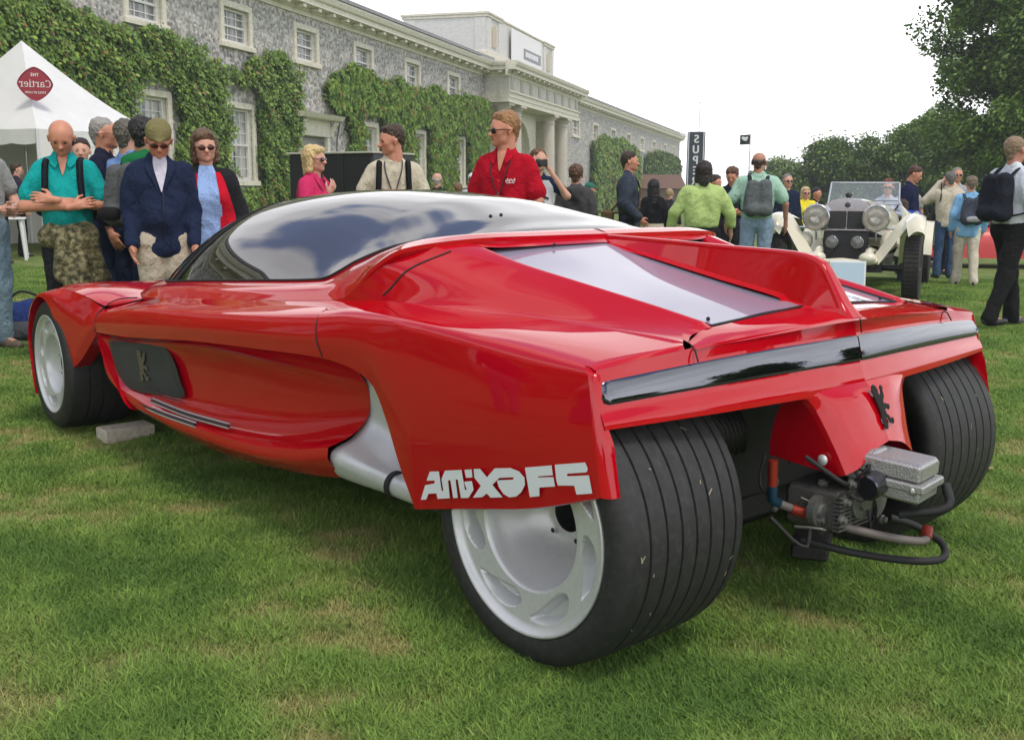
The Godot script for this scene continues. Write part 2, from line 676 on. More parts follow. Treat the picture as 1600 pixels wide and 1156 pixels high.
# a sash window in a stone surround: opening w by h, its lower left corner at the origin, wall face at z = 0
func make_window(w: float, h: float, rows: int, cols: int, curtain: Color, called := "window") -> MeshInstance3D:
	var s := Geo.new()
	var b := .21
	for q in [[-b, -.0, 0, h + b], [w, -.0, w + b, h + b], [0, h, w, h + b]]:
		s.box(V((q[0] + q[2]) * .5, (q[1] + q[3]) * .5, .0), V(q[2] - q[0], q[3] - q[1], .16), Basis(), .018)
	s.box(V(w * .5, -.09, .02), V(w + 2 * b + .16, .18, .26), Basis(), .02)
	s.box(V(w + .012, h * .5, -.17), V(.03, h, .26))
	s.box(V(-.012, h * .5, -.17), V(.03, h, .26))
	s.box(V(w * .5, h + .012, -.17), V(w, .03, .26))
	var o := MeshInstance3D.new()
	o.name = called
	o.mesh = s.mesh()
	o.material_override = stone
	var f := Geo.new()
	var white := mat(Color(0.68, 0.68, 0.65), 0.5)
	var z := -.16
	f.box(V(.045, h * .5, z), V(.09, h, .09))
	f.box(V(w - .045, h * .5, z), V(.09, h, .09))
	f.box(V(w * .5, .06, z), V(w - .18, .12, .09))
	f.box(V(w * .5, h - .04, z), V(w - .18, .08, .09))
	f.box(V(w * .5, h * .5, z + .01), V(w - .18, .07, .09))
	obj("sash_frame", f, white, o)
	var bars := Geo.new()
	for k in range(1, cols):
		bars.box(V(w * k / cols, h * .5, z - .01), V(.03, h - .2, .03))
	for k in range(1, rows):
		if k * 2 != rows:
			bars.box(V(w * .5, h * k / rows, z - .012), V(w - .18, .03, .026))
	obj("glazing_bars", bars, white, o)
	var p := Geo.new()
	p.flat([V(.09, .1, z - .03), V(w - .09, .1, z - .03), V(w - .09, h - .08, z - .03), V(.09, h - .08, z - .03)], V(0, 0, 1))
	var gm := mat(Color(0.5, 0.55, 0.6), 0.03)
	gm.transparency = BaseMaterial3D.TRANSPARENCY_ALPHA
	gm.albedo_color.a = 0.16
	obj("pane", p, gm, o)
	var c := Geo.new()
	for side in 2:
		var rowa := PackedVector3Array()
		var rowb := PackedVector3Array()
		for k in 13:
			var x := lerpf(.02, w * .42, k / 12.0)
			if side:
				x = w - x
			var zz := z - .12 + .03 * sin(k * 1.9)
			rowa.append(V(x, .05, zz))
			rowb.append(V(x, h - .03, zz))
		c.sheet([rowa, rowb], V(w * .5, h * .5, -5))
	obj("curtain", c, mat(curtain, 0.9), o)
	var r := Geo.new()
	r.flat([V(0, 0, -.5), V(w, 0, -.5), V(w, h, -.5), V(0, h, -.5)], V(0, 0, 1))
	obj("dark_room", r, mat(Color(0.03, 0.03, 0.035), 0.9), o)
	return o

func place_window(proto: MeshInstance3D, parent: Node, at: Vector3) -> void:
	var c: MeshInstance3D = proto.duplicate()
	c.position = at
	parent.add_child(c, true)

func house() -> void:
	flint = flint_wall()
	stone = mottled([[0.0, Color(0.50, 0.47, 0.38)], [0.5, Color(0.68, 0.645, 0.54)], [1.0, Color(0.76, 0.73, 0.63)]], 0.012, 0.75, 0.7, 0.3, true)
	var grey := mottled([[0.0, Color(0.42, 0.40, 0.35)], [0.5, Color(0.57, 0.55, 0.49)], [1.0, Color(0.68, 0.66, 0.59)]], 0.02, 0.75, 0.5, 0.3, true)
	var h := thing("country_house", "long two storey flint country house with stone portico and heavy bracketed cornice", "house", HOUSE_AT, HOUSE_TURN)
	# walls
	var up := [-18.5, -13.2, -7.9, -2.6, 2.7, 8.0, 13.4, 18.0, 22.3, 27.0, 32.1, 37.2, 42.5, 48.2, 54.1]
	var low := [-18.5, -13.2, -7.9, -2.6, 2.7, 8.0, 27.1, 32.15, 43.0, 48.9, 55.0]
	var holes := []
	for s in up:
		holes.append([s - 60 + .21, 6.15, s - 60 + 1.84, 7.31])
	for s in low:
		holes.append([s - 60 + .21, 1.5, s - 60 + 1.79, 3.98])
	holes.append([-22.55, -1.0, -20.35, 3.3])
	var w := Geo.new()
	pierced(w, -86.0, .6, -1.2, 7.86, 0, holes)
	obj("wall", w, flint, h)
	var rw := [82.9, 90.4, 98.2, 106.2, 114.3, 122.6, 131.2, 138.6]
	var holes2 := []
	for s in rw:
		holes2.append([s - 60 + .2, 5.62, s - 60 + 2.3, 6.85])
	var w2 := Geo.new()
	pierced(w2, 18.6, 86.0, -2.5, 7.86, 0, holes2)
	w2.flat([V(86, -2.5, 0), V(86, 7.86, 0), V(86, 7.86, -9), V(86, -2.5, -9)], V(1, 0, 0))
	obj("wall", w2, flint, h)
	var win_up := make_window(1.63, 1.16, 4, 3, Color(0.30, 0.29, 0.27))
	var win_low := make_window(1.58, 2.48, 6, 3, Color(0.62, 0.61, 0.58))
	var win_far := make_window(2.1, 1.23, 4, 3, Color(0.30, 0.29, 0.27))
	for s in up:
		place_window(win_up, h, V(s - 60 + .21, 6.15, 0.003))
	for s in low:
		place_window(win_low, h, V(s - 60 + .21, 1.5, 0.003))
	for s in rw:
		place_window(win_far, h, V(s - 60 + .2, 5.62, 0.003))
	win_up.free()
	win_low.free()
	win_far.free()
	# cornice with its row of brackets, lead gutter and roof
	var prof := [Vector2(.004, 7.86), Vector2(.07, 7.86), Vector2(.09, 7.99), Vector2(.16, 8.05), Vector2(.18, 8.17), Vector2(.60, 8.18), Vector2(.60, 8.36), Vector2(.68, 8.42), Vector2(.74, 8.58), Vector2(.74, 8.66), Vector2(.004, 8.72)]
	var blk := Geo.new()
	blk.box(V(0, 0, 0), V(.26, .15, .36), Basis(), .02)
	var bm := blk.mesh()
	var c1 := Geo.new()
	moulding(c1, prof, -86.0, .2)
	obj("cornice", c1, stone, h)
	var c2 := Geo.new()
	moulding(c2, prof, 19.3, 86.6)
	obj("cornice", c2, stone, h)
	for e in [[-51.5, .2, 1.25], [20.0, 86.4, 1.25]]:
		var x: float = e[0]
		while x < e[1]:
			var b := obj("cornice_block", bm, stone, h)
			b.position = V(x, 8.098, .37)
			x += e[2]
	var lead := mottled([[0.0, Color(0.14, 0.145, 0.15)], [1.0, Color(0.25, 0.255, 0.26)]], 0.02, 0.6, 0.5, 0.0, true)
	var r := Geo.new()
	r.flat([V(-86, 8.68, .78), V(.2, 8.68, .78), V(.2, 8.84, .76), V(-86, 8.84, .76)], V(0, 0, 1))
	r.flat([V(-86, 8.84, .76), V(.2, 8.84, .76), V(.2, 9.9, -5.0), V(-86, 9.9, -5.0)], V(0, 1, .2))
	r.flat([V(19.3, 8.68, .78), V(86.6, 8.68, .78), V(86.6, 8.84, .76), V(19.3, 8.84, .76)], V(0, 0, 1))
	r.flat([V(19.3, 8.84, .76), V(86.6, 8.84, .76), V(86.6, 9.9, -5.0), V(19.3, 9.9, -5.0)], V(0, 1, .2))
	r.flat([V(-86, 9.9, -5), V(86.6, 9.9, -5), V(86.6, 8.7, -10), V(-86, 8.7, -10)], V(0, 1, -.2))
	obj("roof", r, lead, h)
	var back := Geo.new()
	back.flat([V(-86, -2, -10), V(86, -2, -10), V(86, 8.8, -10), V(-86, 8.8, -10)], V(0, 0, -1))
	back.flat([V(-86, -2, 0), V(-86, 8.8, 0), V(-86, 8.8, -10), V(-86, -2, -10)], V(-1, 0, 0))
	obj("wall", back, flint, h)
	# garden door with a flat hood on scrolled brackets
	var d := Geo.new()
	d.box(V(-21.45, 3.62, .05), V(2.7, .62, .22), Basis(), .02)
	d.box(V(-22.68, 1.4, .05), V(.26, 3.8, .2), Basis(), .02)
	d.box(V(-20.22, 1.4, .05), V(.26, 3.8, .2), Basis(), .02)
	obj("door_surround", d, stone, h)
	var hd := Geo.new()
	moulding(hd, [Vector2(.16, 3.95), Vector2(.5, 3.98), Vector2(.56, 4.06), Vector2(.62, 4.16), Vector2(.16, 4.22)], -23.2, -19.6)
	obj("door_hood", hd, stone, h)
	for x in [-22.75, -20.05]:
		var s := Geo.new()
		var pp := []
		for k in 9:
			pp.append(V(x, 3.9 - .55 * k / 8.0, .42 - .26 * sin(k / 8.0 * PI * .5)))
		s.tube(pp, .10, 8)
		obj("scroll_bracket", s, stone, h)
	var dd := Geo.new()
	dd.box(V(-21.45, 1.1, -.2), V(2.2, 4.4, .08))
	obj("garden_door", dd, mat(Color(0.25, 0.26, 0.26), 0.5), h)
	portico(h, prof, bm, grey)
	attic(h, grey)
	ivy()

func portico(h: Node3D, prof: Array, bm: Mesh, grey: Material) -> void:
	var z := 1.5
	var x0 := .7
	var x1 := 18.5
	var e := Geo.new()
	e.box(V((x0 + x1) * .5, 7.60, z * .5 - .3), V(x1 - x0, 1.06, z + .6))
	obj("frieze", e, grey, h)
	var a := Geo.new()
	moulding(a, [Vector2(z - .6, 6.38), Vector2(z + .02, 6.38), Vector2(z + .02, 6.66), Vector2(z + .06, 6.67), Vector2(z + .06, 6.92), Vector2(z + .14, 6.96), Vector2(z + .14, 7.06), Vector2(z - .6, 7.065)], x0 - .1, x1 + .1)
	a.box(V(x0 + .35, 6.72, z * .5 - .33), V(.7, .67, z + .5))
	a.box(V(x1 - .35, 6.72, z * .5 - .33), V(.7, .67, z + .5))
	obj("architrave", a, stone, h)
	for k in 9:
		var t := Geo.new()
		for j in 3:
			t.box(V(-.2 + j * .2, 7.58, z + .035), V(.11, .86, .07), Basis(), .02)
		var o := obj("triglyph", t, grey, h)
		o.position.x = lerpf(x0 + .6, x1 - .6, k / 8.0)
	var c := Geo.new()
	var front := []
	for p in prof:
		front.append(Vector2(p.x + z, p.y))
	moulding(c, front, x0 - .74, x1 + .74)
	# return of the cornice along the side
	var side := Geo.new()
	moulding(side, prof, -z + .01, .0, false)
	c.add(side, Transform3D(Basis(V(0, 0, 1), V(0, 1, 0), V(-1, 0, 0)), V(x0, 0, z)))
	obj("cornice", c, stone, h)
	var x := x0 + .2
	while x < x1:
		var b := obj("cornice_block", bm, stone, h)
		b.position = V(x, 8.098, z + .37)
		x += 1.19
	for zz in [.35, 1.1]:
		var b := obj("cornice_block", bm, stone, h)
		b.position = V(x0 - .37, 8.098, zz)
		b.rotation.y = PI / 2
	var col := Geo.new()
	var pr := [Vector2(.46, 0)]
	for k in 13:
		var f := k / 12.0
		pr.append(Vector2(.46 - .07 * pow(f, 1.6), .02 + 5.55 * f))
	pr.append_array([Vector2(.43, 5.60), Vector2(.43, 5.66), Vector2(.40, 5.68), Vector2(.40, 5.84), Vector2(.47, 5.90), Vector2(.54, 6.0), Vector2(.54, 6.06)])
	col.lathe(pr, 28, Transform3D(), true)
	col.box(V(0, 6.14, 0), V(1.2, .15, 1.2), Basis(), .02)
	var cm := col.mesh()
	var marble := mottled([[0.0, Color(0.40, 0.36, 0.30)], [0.35, Color(0.55, 0.51, 0.45)], [0.7, Color(0.62, 0.55, 0.49)], [1.0, Color(0.44, 0.40, 0.35)]], 0.02, 0.7, 0.6, 0.0, true)
	for q in [[1.5, .85], [3.9, .92], [12.2, .92], [16.0, .92]]:
		var o := obj("column", cm, marble, h)
		o.position = V(q[0], .16, q[1])
	var w := Geo.new()
	w.flat([V(.6, 6.37, 1.4), V(18.6, 6.37, 1.4), V(18.6, 6.37, -2.4), V(.6, 6.37, -2.4)], V(0, -1, 0))
	w.flat([V(.6, -1.5, -2.4), V(18.6, -1.5, -2.4), V(18.6, 6.4, -2.4), V(.6, 6.4, -2.4)], V(0, 0, 1))
	w.flat([V(.6, -1.5, 0), V(.6, 6.4, 0), V(.6, 6.4, -2.4), V(.6, -1.5, -2.4)], V(1, 0, 0))
	w.flat([V(18.6, -1.5, 0), V(18.6, 6.4, 0), V(18.6, 6.4, -2.4), V(18.6, -1.5, -2.4)], V(-1, 0, 0))
	obj("portico_wall", w, stone, h)
	# arched screen between the pairs of columns
	var s := Geo.new()
	var outl := PackedVector2Array([Vector2(4.4, -1.2), Vector2(4.4, 6.36), Vector2(11.6, 6.36), Vector2(11.6, -1.2), Vector2(10.2, -1.2), Vector2(10.2, 3.4)])
	for k in 17:
		var w2 := PI * k / 16.0
		outl.append(Vector2(7.9 + 2.3 * cos(w2), 3.4 + 2.3 * sin(w2)))
	outl.append(Vector2(5.6, -1.2))
	s.prism(outl, -.25, .15)
	obj("arch_screen", s, stone, h)

func attic(h: Node3D, grey: Material) -> void:
	var pale := mottled([[0.0, Color(0.52, 0.52, 0.50)], [0.5, Color(0.62, 0.62, 0.60)], [1.0, Color(0.68, 0.68, 0.66)]], 0.02, 0.75, 0.4, 0.0, true)
	var x0 := 1.3
	var x1 := 17.0
	var g := Geo.new()
	g.box(V((x0 + x1) * .5, 10.15, -2.75), V(x1 - x0, 2.6, 5.3))
	obj("attic_block", g, pale, h)
	var c := Geo.new()
	for q in [[x0 - .12, x0 + 2.9, .10], [x0 + 2.9, x1 - 2.9, -.02], [x1 - 2.9, x1 + .12, .10]]:
		c.box(V((q[0] + q[1]) * .5, 11.62, -2.75), V(q[1] - q[0], .16, 5.5 + 2 * q[2]), Basis(), .03)
		c.box(V((q[0] + q[1]) * .5, 11.46, -2.75), V(q[1] - q[0] - .1, .16, 5.36 + 2 * q[2]), Basis(), .02)
	c.box(V((x0 + x1) * .5, 9.32, -2.75), V(x1 - x0 + .3, .3, 5.6), Basis(), .06)
	c.box(V((x0 + x1) * .5, 9.0, -2.75), V(x1 - x0 + .5, .4, 5.8), Basis(), .03)
	obj("attic_cornice", c, stone, h)
	for x in [x0 + .32, x0 + 2.5, x1 - 2.5, x1 - .32]:
		var p := Geo.new()
		p.box(V(x, 10.4, -.06), V(.6, 1.9, .12), Basis(), .02)
		obj("pilaster", p, pale, h)
	for x in [x0 + 1.42, x1 - 1.42]:
		var n := Geo.new()
		var o := PackedVector2Array()
		for k in 13:
			var a := PI * k / 12.0
			o.append(Vector2(x + .42 * cos(a), 10.72 + .36 * sin(a)))
		o.append(Vector2(x - .42, 9.75))
		o.append(Vector2(x + .42, 9.75))
		n.prism(o, -.11, -.04)
		obj("niche", n, mat(Color(0.50, 0.43, 0.33), 0.8), h)
	var sd := Geo.new()
	sd.box(V(x0 - .03, 10.4, -.5), V(.06, 1.9, .7), Basis(), .02)
	sd.box(V(x0 - .03, 10.4, -5.0), V(.06, 1.9, .7), Basis(), .02)
	obj("pilaster", sd, pale, h)
	# white advertising sheet hung on the attic, with a grey framed line of lettering
	var b := thing("attic_banner", "white banner with a grey lettered label on the roof tower", "banner")
	b.position = HOUSE_AT
	b.rotation.y = HOUSE_TURN
	var s := Geo.new()
	s.box(V(9.3, 10.25, .12), V(7.2, 2.2, .03))
	obj("sheet", s, mat(Color(0.75, 0.75, 0.76), 0.6), b)
	var l := Geo.new()
	l.box(V(10.6, 10.12, .15), V(4.2, .66, .02))
	obj("label", l, mat(Color(0.22, 0.23, 0.26), 0.6), b)
	var t := Geo.new()
	var x := -1.75
	for q in [.30, .22, .34, .12, .30, .26, .34, .2, .3]:
		t.box(V(x + q * .5, 0, 0), V(q, .34, .02), Basis(), .008)
		x += q + .09
	var o2 := obj("lettering", t, mat(Color(0.75, 0.75, 0.77), 0.6), b)
	o2.position = V(10.6, 10.12, .165)

# climbing plant over part of the wall: outline in wall metres, holes kept clear
func climber(label: String, outline: Array, holes: Array, count: int, sd: int, wobble: float, leaf := .125) -> void:
	var o := thing("climbing_plant", label, "climbing plant", HOUSE_AT, HOUSE_TURN, "climbers on the house wall")
	var rng := RandomNumberGenerator.new()
	rng.seed = sd
	var f := noise(0.5, FastNoiseLite.TYPE_SIMPLEX_SMOOTH, 3, sd)
	var poly := PackedVector2Array()
	for q in outline:
		poly.append(Vector2(q[0] - 60.0, q[1]))
	var lo := poly[0]
	var hi := poly[0]
	for p in poly:
		lo = lo.min(p)
		hi = hi.max(p)
	var where: Array[Transform3D] = []
	var tint := PackedColorArray()
	var tries := 0
	while where.size() < count and tries < count * 12:
		tries += 1
		var p := Vector2(rng.randf_range(lo.x - .3, hi.x + .3), rng.randf_range(lo.y, hi.y + .3))
		var nn := f.get_noise_2d(p.x * 1.6, p.y * 1.6)
		var q := p + Vector2(nn, f.get_noise_2d(p.x * 2.0 + 40.0, p.y * 2.0)) * wobble
		if not Geometry2D.is_point_in_polygon(q, poly):
			continue
		var skip := false
		for h in holes:
			skip = skip or (q.x > h[0] - 60.0 and q.x < h[2] - 60.0 and p.y > h[1] and q.y < h[3])
		if skip or nn < -0.55:
			continue
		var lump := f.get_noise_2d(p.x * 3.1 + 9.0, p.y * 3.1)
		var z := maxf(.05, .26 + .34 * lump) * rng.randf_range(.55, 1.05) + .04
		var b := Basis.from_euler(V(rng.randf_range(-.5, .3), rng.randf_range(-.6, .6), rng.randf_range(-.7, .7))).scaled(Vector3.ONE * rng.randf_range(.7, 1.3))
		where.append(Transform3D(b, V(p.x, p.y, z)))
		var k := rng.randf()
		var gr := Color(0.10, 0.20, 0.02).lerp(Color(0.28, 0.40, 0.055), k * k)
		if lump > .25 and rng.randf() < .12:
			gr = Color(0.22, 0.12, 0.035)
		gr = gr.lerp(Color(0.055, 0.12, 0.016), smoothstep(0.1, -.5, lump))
		tint.append(gr)
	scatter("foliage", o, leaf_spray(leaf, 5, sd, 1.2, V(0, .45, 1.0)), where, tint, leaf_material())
	var st := Geo.new()
	for k in 14:
		var x := rng.randf_range(lo.x + .5, hi.x - .5)
		var clear := true
		for h in holes:
			clear = clear and not (x > h[0] - 60.2 and x < h[2] - 59.8)
		if not clear:
			continue
		var path := []
		for j in 7:
			path.append(V(x + .25 * sin(j * 1.7 + k), -1.0 + j * (hi.y - .3) / 6.0, .05))
		st.tube(crv(path, 14), .022, 5)
	obj("stem", st, mat(Color(0.10, 0.075, 0.05), 0.9), o)

func leaf_material() -> StandardMaterial3D:
	var m := mat(Color(1, 1, 1), 0.55)
	m.vertex_color_use_as_albedo = true
	m.backlight_enabled = true
	m.backlight = Color(0.3, 0.36, 0.12)
	return m

# a small spray of leaves, each a bent lozenge
func leaf_spray(size: float, cnt: int, sd: int, spread := 1.2, faced := Vector3.ZERO) -> ArrayMesh:
	var rng := RandomNumberGenerator.new()
	rng.seed = sd
	var g := Geo.new()
	g.tinted = true
	for k in cnt:
		var c := V(rng.randf_range(-1, 1), rng.randf_range(-1, 1), rng.randf_range(-1, 1)) * size * spread
		var b := Basis.from_euler(V(rng.randf_range(-1.2, 1.2), rng.randf() * TAU, rng.randf_range(-1.2, 1.2))) * (size * rng.randf_range(.75, 1.2))
		if faced != Vector3.ZERO:
			var up := (faced + V(rng.randf_range(-1, 1), rng.randf_range(-1, 1), rng.randf_range(-1, 1)) * .75).normalized()
			var rt := up.cross(V(rng.randf_range(-1, 1), -1.0, rng.randf_range(-.3, .3))).normalized()
			b = Basis(rt, up.cross(rt), up) * (size * rng.randf_range(.75, 1.2))
		var s := rng.randf_range(.75, 1.3)
		g.tint = Color(s, s * rng.randf_range(.95, 1.06), s * rng.randf_range(.7, 1.1))
		var at := g.v.size()
		var nn := (b * V(0, 0, 1)).normalized()
		for q in [V(0, -.5, 0), V(.32, -.08, .07), V(.22, .25, .07), V(0, .55, -.05), V(-.22, .25, .07), V(-.32, -.08, .07), V(0, .05, -.02)]:
			g.vert(c + b * q, (nn + (b * V(q.x, 0, 0)).normalized() * .25).normalized())
		for e in 6:
			g.tri(at + 6, at + e, at + (e + 1) % 6)
	return g.mesh()

func scatter(called: String, parent: Node, m: Mesh, where: Array[Transform3D], tint: PackedColorArray, mt: Material) -> void:
	var mm := MultiMesh.new()
	mm.transform_format = MultiMesh.TRANSFORM_3D
	mm.use_colors = true
	mm.mesh = m
	mm.instance_count = where.size()
	for k in where.size():
		mm.set_instance_transform(k, where[k])
		mm.set_instance_color(k, tint[k])
	var o := MultiMeshInstance3D.new()
	o.name = called
	o.multimesh = mm
	o.material_override = mt
	o.set_meta("kind", "stuff")
	parent.add_child(o, true)

func ivy() -> void:
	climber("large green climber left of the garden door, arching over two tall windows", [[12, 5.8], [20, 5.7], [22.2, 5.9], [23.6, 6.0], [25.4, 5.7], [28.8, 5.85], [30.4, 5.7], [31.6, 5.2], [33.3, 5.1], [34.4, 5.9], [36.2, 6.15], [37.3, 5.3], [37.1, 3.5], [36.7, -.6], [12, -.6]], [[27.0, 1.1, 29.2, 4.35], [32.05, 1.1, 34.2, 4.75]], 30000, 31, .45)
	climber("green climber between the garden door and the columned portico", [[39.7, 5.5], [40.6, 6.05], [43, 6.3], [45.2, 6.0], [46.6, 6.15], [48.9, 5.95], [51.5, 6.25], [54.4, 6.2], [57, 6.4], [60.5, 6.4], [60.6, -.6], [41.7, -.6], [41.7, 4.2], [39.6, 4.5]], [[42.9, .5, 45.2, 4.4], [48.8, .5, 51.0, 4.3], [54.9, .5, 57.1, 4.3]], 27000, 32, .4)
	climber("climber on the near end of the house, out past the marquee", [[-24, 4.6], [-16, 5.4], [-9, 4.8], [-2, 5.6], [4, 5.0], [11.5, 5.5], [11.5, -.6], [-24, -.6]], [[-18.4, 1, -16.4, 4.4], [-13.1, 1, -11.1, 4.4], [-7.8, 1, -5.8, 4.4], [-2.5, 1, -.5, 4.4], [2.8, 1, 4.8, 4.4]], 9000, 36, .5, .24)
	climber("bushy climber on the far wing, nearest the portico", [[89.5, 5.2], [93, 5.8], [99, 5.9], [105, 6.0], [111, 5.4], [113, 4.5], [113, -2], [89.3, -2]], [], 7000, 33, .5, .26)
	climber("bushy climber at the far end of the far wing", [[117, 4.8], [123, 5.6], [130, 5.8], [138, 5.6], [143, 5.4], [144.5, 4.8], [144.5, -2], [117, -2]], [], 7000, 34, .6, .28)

# ---------------------------------------------------------------- trees
func tree(called: String, label: String, at: Vector3, trunk_h: float, lobes: Array, leaf: float, count: int, light: Color, shade: Color, sd: int, group := "") -> void:
	var o := thing(called, label, "tree", at, 0.0, group)
	var rng := RandomNumberGenerator.new()
	rng.seed = sd
	var f := noise(0.16, FastNoiseLite.TYPE_SIMPLEX_SMOOTH, 3, sd)
	var bark := mottled([[0.0, Color(0.05, 0.042, 0.035)], [1.0, Color(0.15, 0.13, 0.10)]], 0.03, 0.9, 0.8, 0.6, true, sd)
	var g := Geo.new()
	var r: float = trunk_h * .07 + .12
	g.tube(crv([V(0, -.4, 0), V(.1, trunk_h * .5, .05), V(-.1, trunk_h, 0), V(0, trunk_h * 1.6, .1)], 10), [r * 1.3, r * 1.1, r, r * .95, r * .9, r * .85, r * .8, r * .7, r * .6, r * .4], 9)
	obj("trunk", g, bark, o)
	var total := 0.0
	for l in lobes:
		total += l[1].x * l[1].y * l[1].z
	var where: Array[Transform3D] = []
	var tint := PackedColorArray()
	for l in lobes:
		var c: Vector3 = l[0]
		var e: Vector3 = l[1]
		var limb := Geo.new()
		limb.tube(crv([V(0, trunk_h * .8, 0), V(c.x * .4, trunk_h + (c.y - trunk_h) * .35, c.z * .4), c], 8), [r * .6, r * .5, r * .42, r * .36, r * .3, r * .22, r * .15, r * .08], 7)
		obj("limb", limb, bark, o)
		var want := int(count * l[1].x * l[1].y * l[1].z / total)
		# a lobe is a cloud of smaller clumps, so that its outline is broken
		var clumps := []
		for k in 26:
			var d := V(rng.randfn(), rng.randfn(), rng.randfn()).normalized()
			clumps.append([c + d * e * rng.randf_range(.55, .98), rng.randf_range(.22, .42), rng.randf_range(.7, 1.25)])
		for k in want:
			var q = clumps[rng.randi() % clumps.size()]
			var d := V(rng.randfn(), rng.randfn(), rng.randfn()).normalized() * pow(rng.randf(), .4)
			var p: Vector3 = q[0] + d * e * q[1]
			if f.get_noise_3dv(p * 3.0) < -.42:
				continue
			var b := Basis.from_euler(V(rng.randf_range(-.6, .6), rng.randf() * TAU, rng.randf_range(-.6, .6))).scaled(Vector3.ONE * rng.randf_range(.7, 1.3))
			where.append(Transform3D(b, p))
			tint.append(shade.lerp(light, rng.randf() * .8 + .2 * clampf(f.get_noise_3dv(p * 1.3) + .5, 0, 1)) * q[2])
	scatter("crown", o, leaf_spray(leaf, 7, sd, 1.5, V(0, 1.0, .25)), where, tint, leaf_material())

func trees() -> void:
	var lt := Color(0.16, 0.26, 0.04)
	var sh := Color(0.06, 0.12, 0.024)
	tree("broad_tree", "tall dark broad tree towering over the right edge of the lawn", on_ground(24.0, -40.0), 3.5, [[V(-3.6, 6.8, 1), V(3.6, 3.4, 3.6)], [V(-4.6, 11.4, 0), V(3.8, 3.4, 3.6)], [V(-1.0, 14.0, 0), V(4.6, 3.4, 4.2)], [V(3.5, 15.5, -1), V(5.2, 4.0, 4.6)], [V(3.0, 8.0, 1), V(5.6, 4.8, 5)], [V(-3.0, 3.8, 1.5), V(4.2, 2.6, 3.4)], [V(-6.4, 7.6, .5), V(2.5, 2.3, 2.4)], [V(-6.6, 4.9, 1), V(2.1, 1.9, 2.2)], [V(-5.2, 2.9, 1), V(2.4, 1.6, 2.2)], [V(3.0, 3.5, 1.5), V(4.8, 2.6, 3.6)]],   .165, 115000, lt, sh, 51)
	tree("broad_tree", "lighter green tree beside the tall dark tree at the right edge", on_ground(31, -44.0), 3.0, [[V(-2, 7, 2), V(4, 4, 4)], [V(2, 10, 0), V(5, 5, 4)], [V(-1, 3.4, 3), V(4, 2.6, 3)]], .22, 22000, Color(0.22, 0.32, 0.045), Color(0.09, 0.17, 0.025), 52)
	var far := "trees beyond the lawn"
	tree("round_tree", "rounded bushy green tree behind the man in navy T-shirt", on_ground(25.5, -66.0), 2.0, [[V(0.6, 4.1, 0), V(3.4, 2.7, 3)], [V(-2.0, 2.8, 1), V(2.8, 2.2, 2.6)], [V(3.4, 3.4, 0), V(3.2, 2.7, 3)], [V(0.5, 1.6, 2), V(4.2, 1.7, 3)]], .17, 34000, Color(0.19, 0.30, 0.05), Color(0.07, 0.14, 0.024), 53, far)
	tree("round_tree", "smaller round tree between the windscreen and the bushy tree", on_ground(24.0, -78.0), 2.0, [[V(0, 3.5, 0), V(2.9, 2.4, 3)], [V(-1.9, 2.3, 1), V(2.3, 1.9, 2.6)], [V(2.1, 2.6, 0), V(2.5, 2.1, 2.6)]], .25, 14000, Color(0.20, 0.31, 0.055), Color(0.08, 0.15, 0.028), 54, far)
	tree("round_tree", "pale distant tree just right of the flag on its pole", on_ground(24.5, -95.0), 2.0, [[V(.6, 2.8, 0), V(2.4, 1.8, 3)], [V(-1.8, 2.2, 0), V(2.0, 1.6, 2)], [V(2.4, 2.0, 0), V(2.2, 1.5, 2)]], .28, 9000, Color(0.20, 0.29, 0.07), Color(0.09, 0.15, 0.035), 55, far)
	tree("round_tree", "distant tree directly behind the cream car's windscreen", on_ground(31.0, -100.0), 2.0, [[V(0, 2.6, 0), V(3.0, 1.9, 3)], [V(-2.6, 1.9, 0), V(2.4, 1.5, 2)], [V(2.8, 2.2, 0), V(2.6, 1.7, 2)]], .3, 9000, Color(0.12, 0.19, 0.05), Color(0.05, 0.10, 0.03), 56, far)
	tree("round_tree", "dense tree filling the gap left of the tall dark tree", on_ground(29.5, -58.0), 2.0, [[V(-3.4, 3.2, 0), V(3.0, 2.4, 4)], [V(2, 5.0, 0), V(4.4, 3.4, 4)], [V(-2, 1.8, 2), V(4.4, 1.9, 3)]], .24, 20000, Color(0.17, 0.27, 0.045), Color(0.06, 0.12, 0.022), 57, far)
	tree("round_tree", "low tree low behind the photographers at the right", on_ground(33.0, -52.0), 1.5, [[V(-2, 2.6, 1), V(4, 2.6, 3)], [V(3, 3, 0), V(4.5, 3.2, 4)]], .24, 14000, Color(0.08, 0.14, 0.026), Color(0.03, 0.065, 0.014), 58, far)
	# trees behind the viewer, which the paintwork mirrors
	var near := "trees on the near side of the lawn"
	var spots := [[-58, 10, 5.0], [-40, 40, 5.0], [-14, 52, 4.6], [9, 27, 5.4], [48, 16, 6.0], [44, 3, 6.5], [46, -10, 6.0], [-66, -6, 5.0]]
	for k in spots.size():
		var s: float = spots[k][2]
		tree("round_tree", "%s leafy tree on the open lawn behind the red show car's tail" % ["first", "second", "third", "fourth", "fifth", "sixth", "seventh", "eighth"][k], on_ground(spots[k][0], spots[k][1]), 2.2, [[V(0, s * .8, 0), V(s * .7, s * .5, s * .6)], [V(-s * .4, s * .5, 0), V(s * .55, s * .4, s * .5)], [V(s * .45, s * .55, 0), V(s * .5, s * .4, s * .5)], [V(0, s * .3, 0), V(s * .7, s * .28, s * .6)]], .42, 4200, Color(0.09, 0.15, 0.03), Color(0.035, 0.07, 0.016), 60 + k, near)

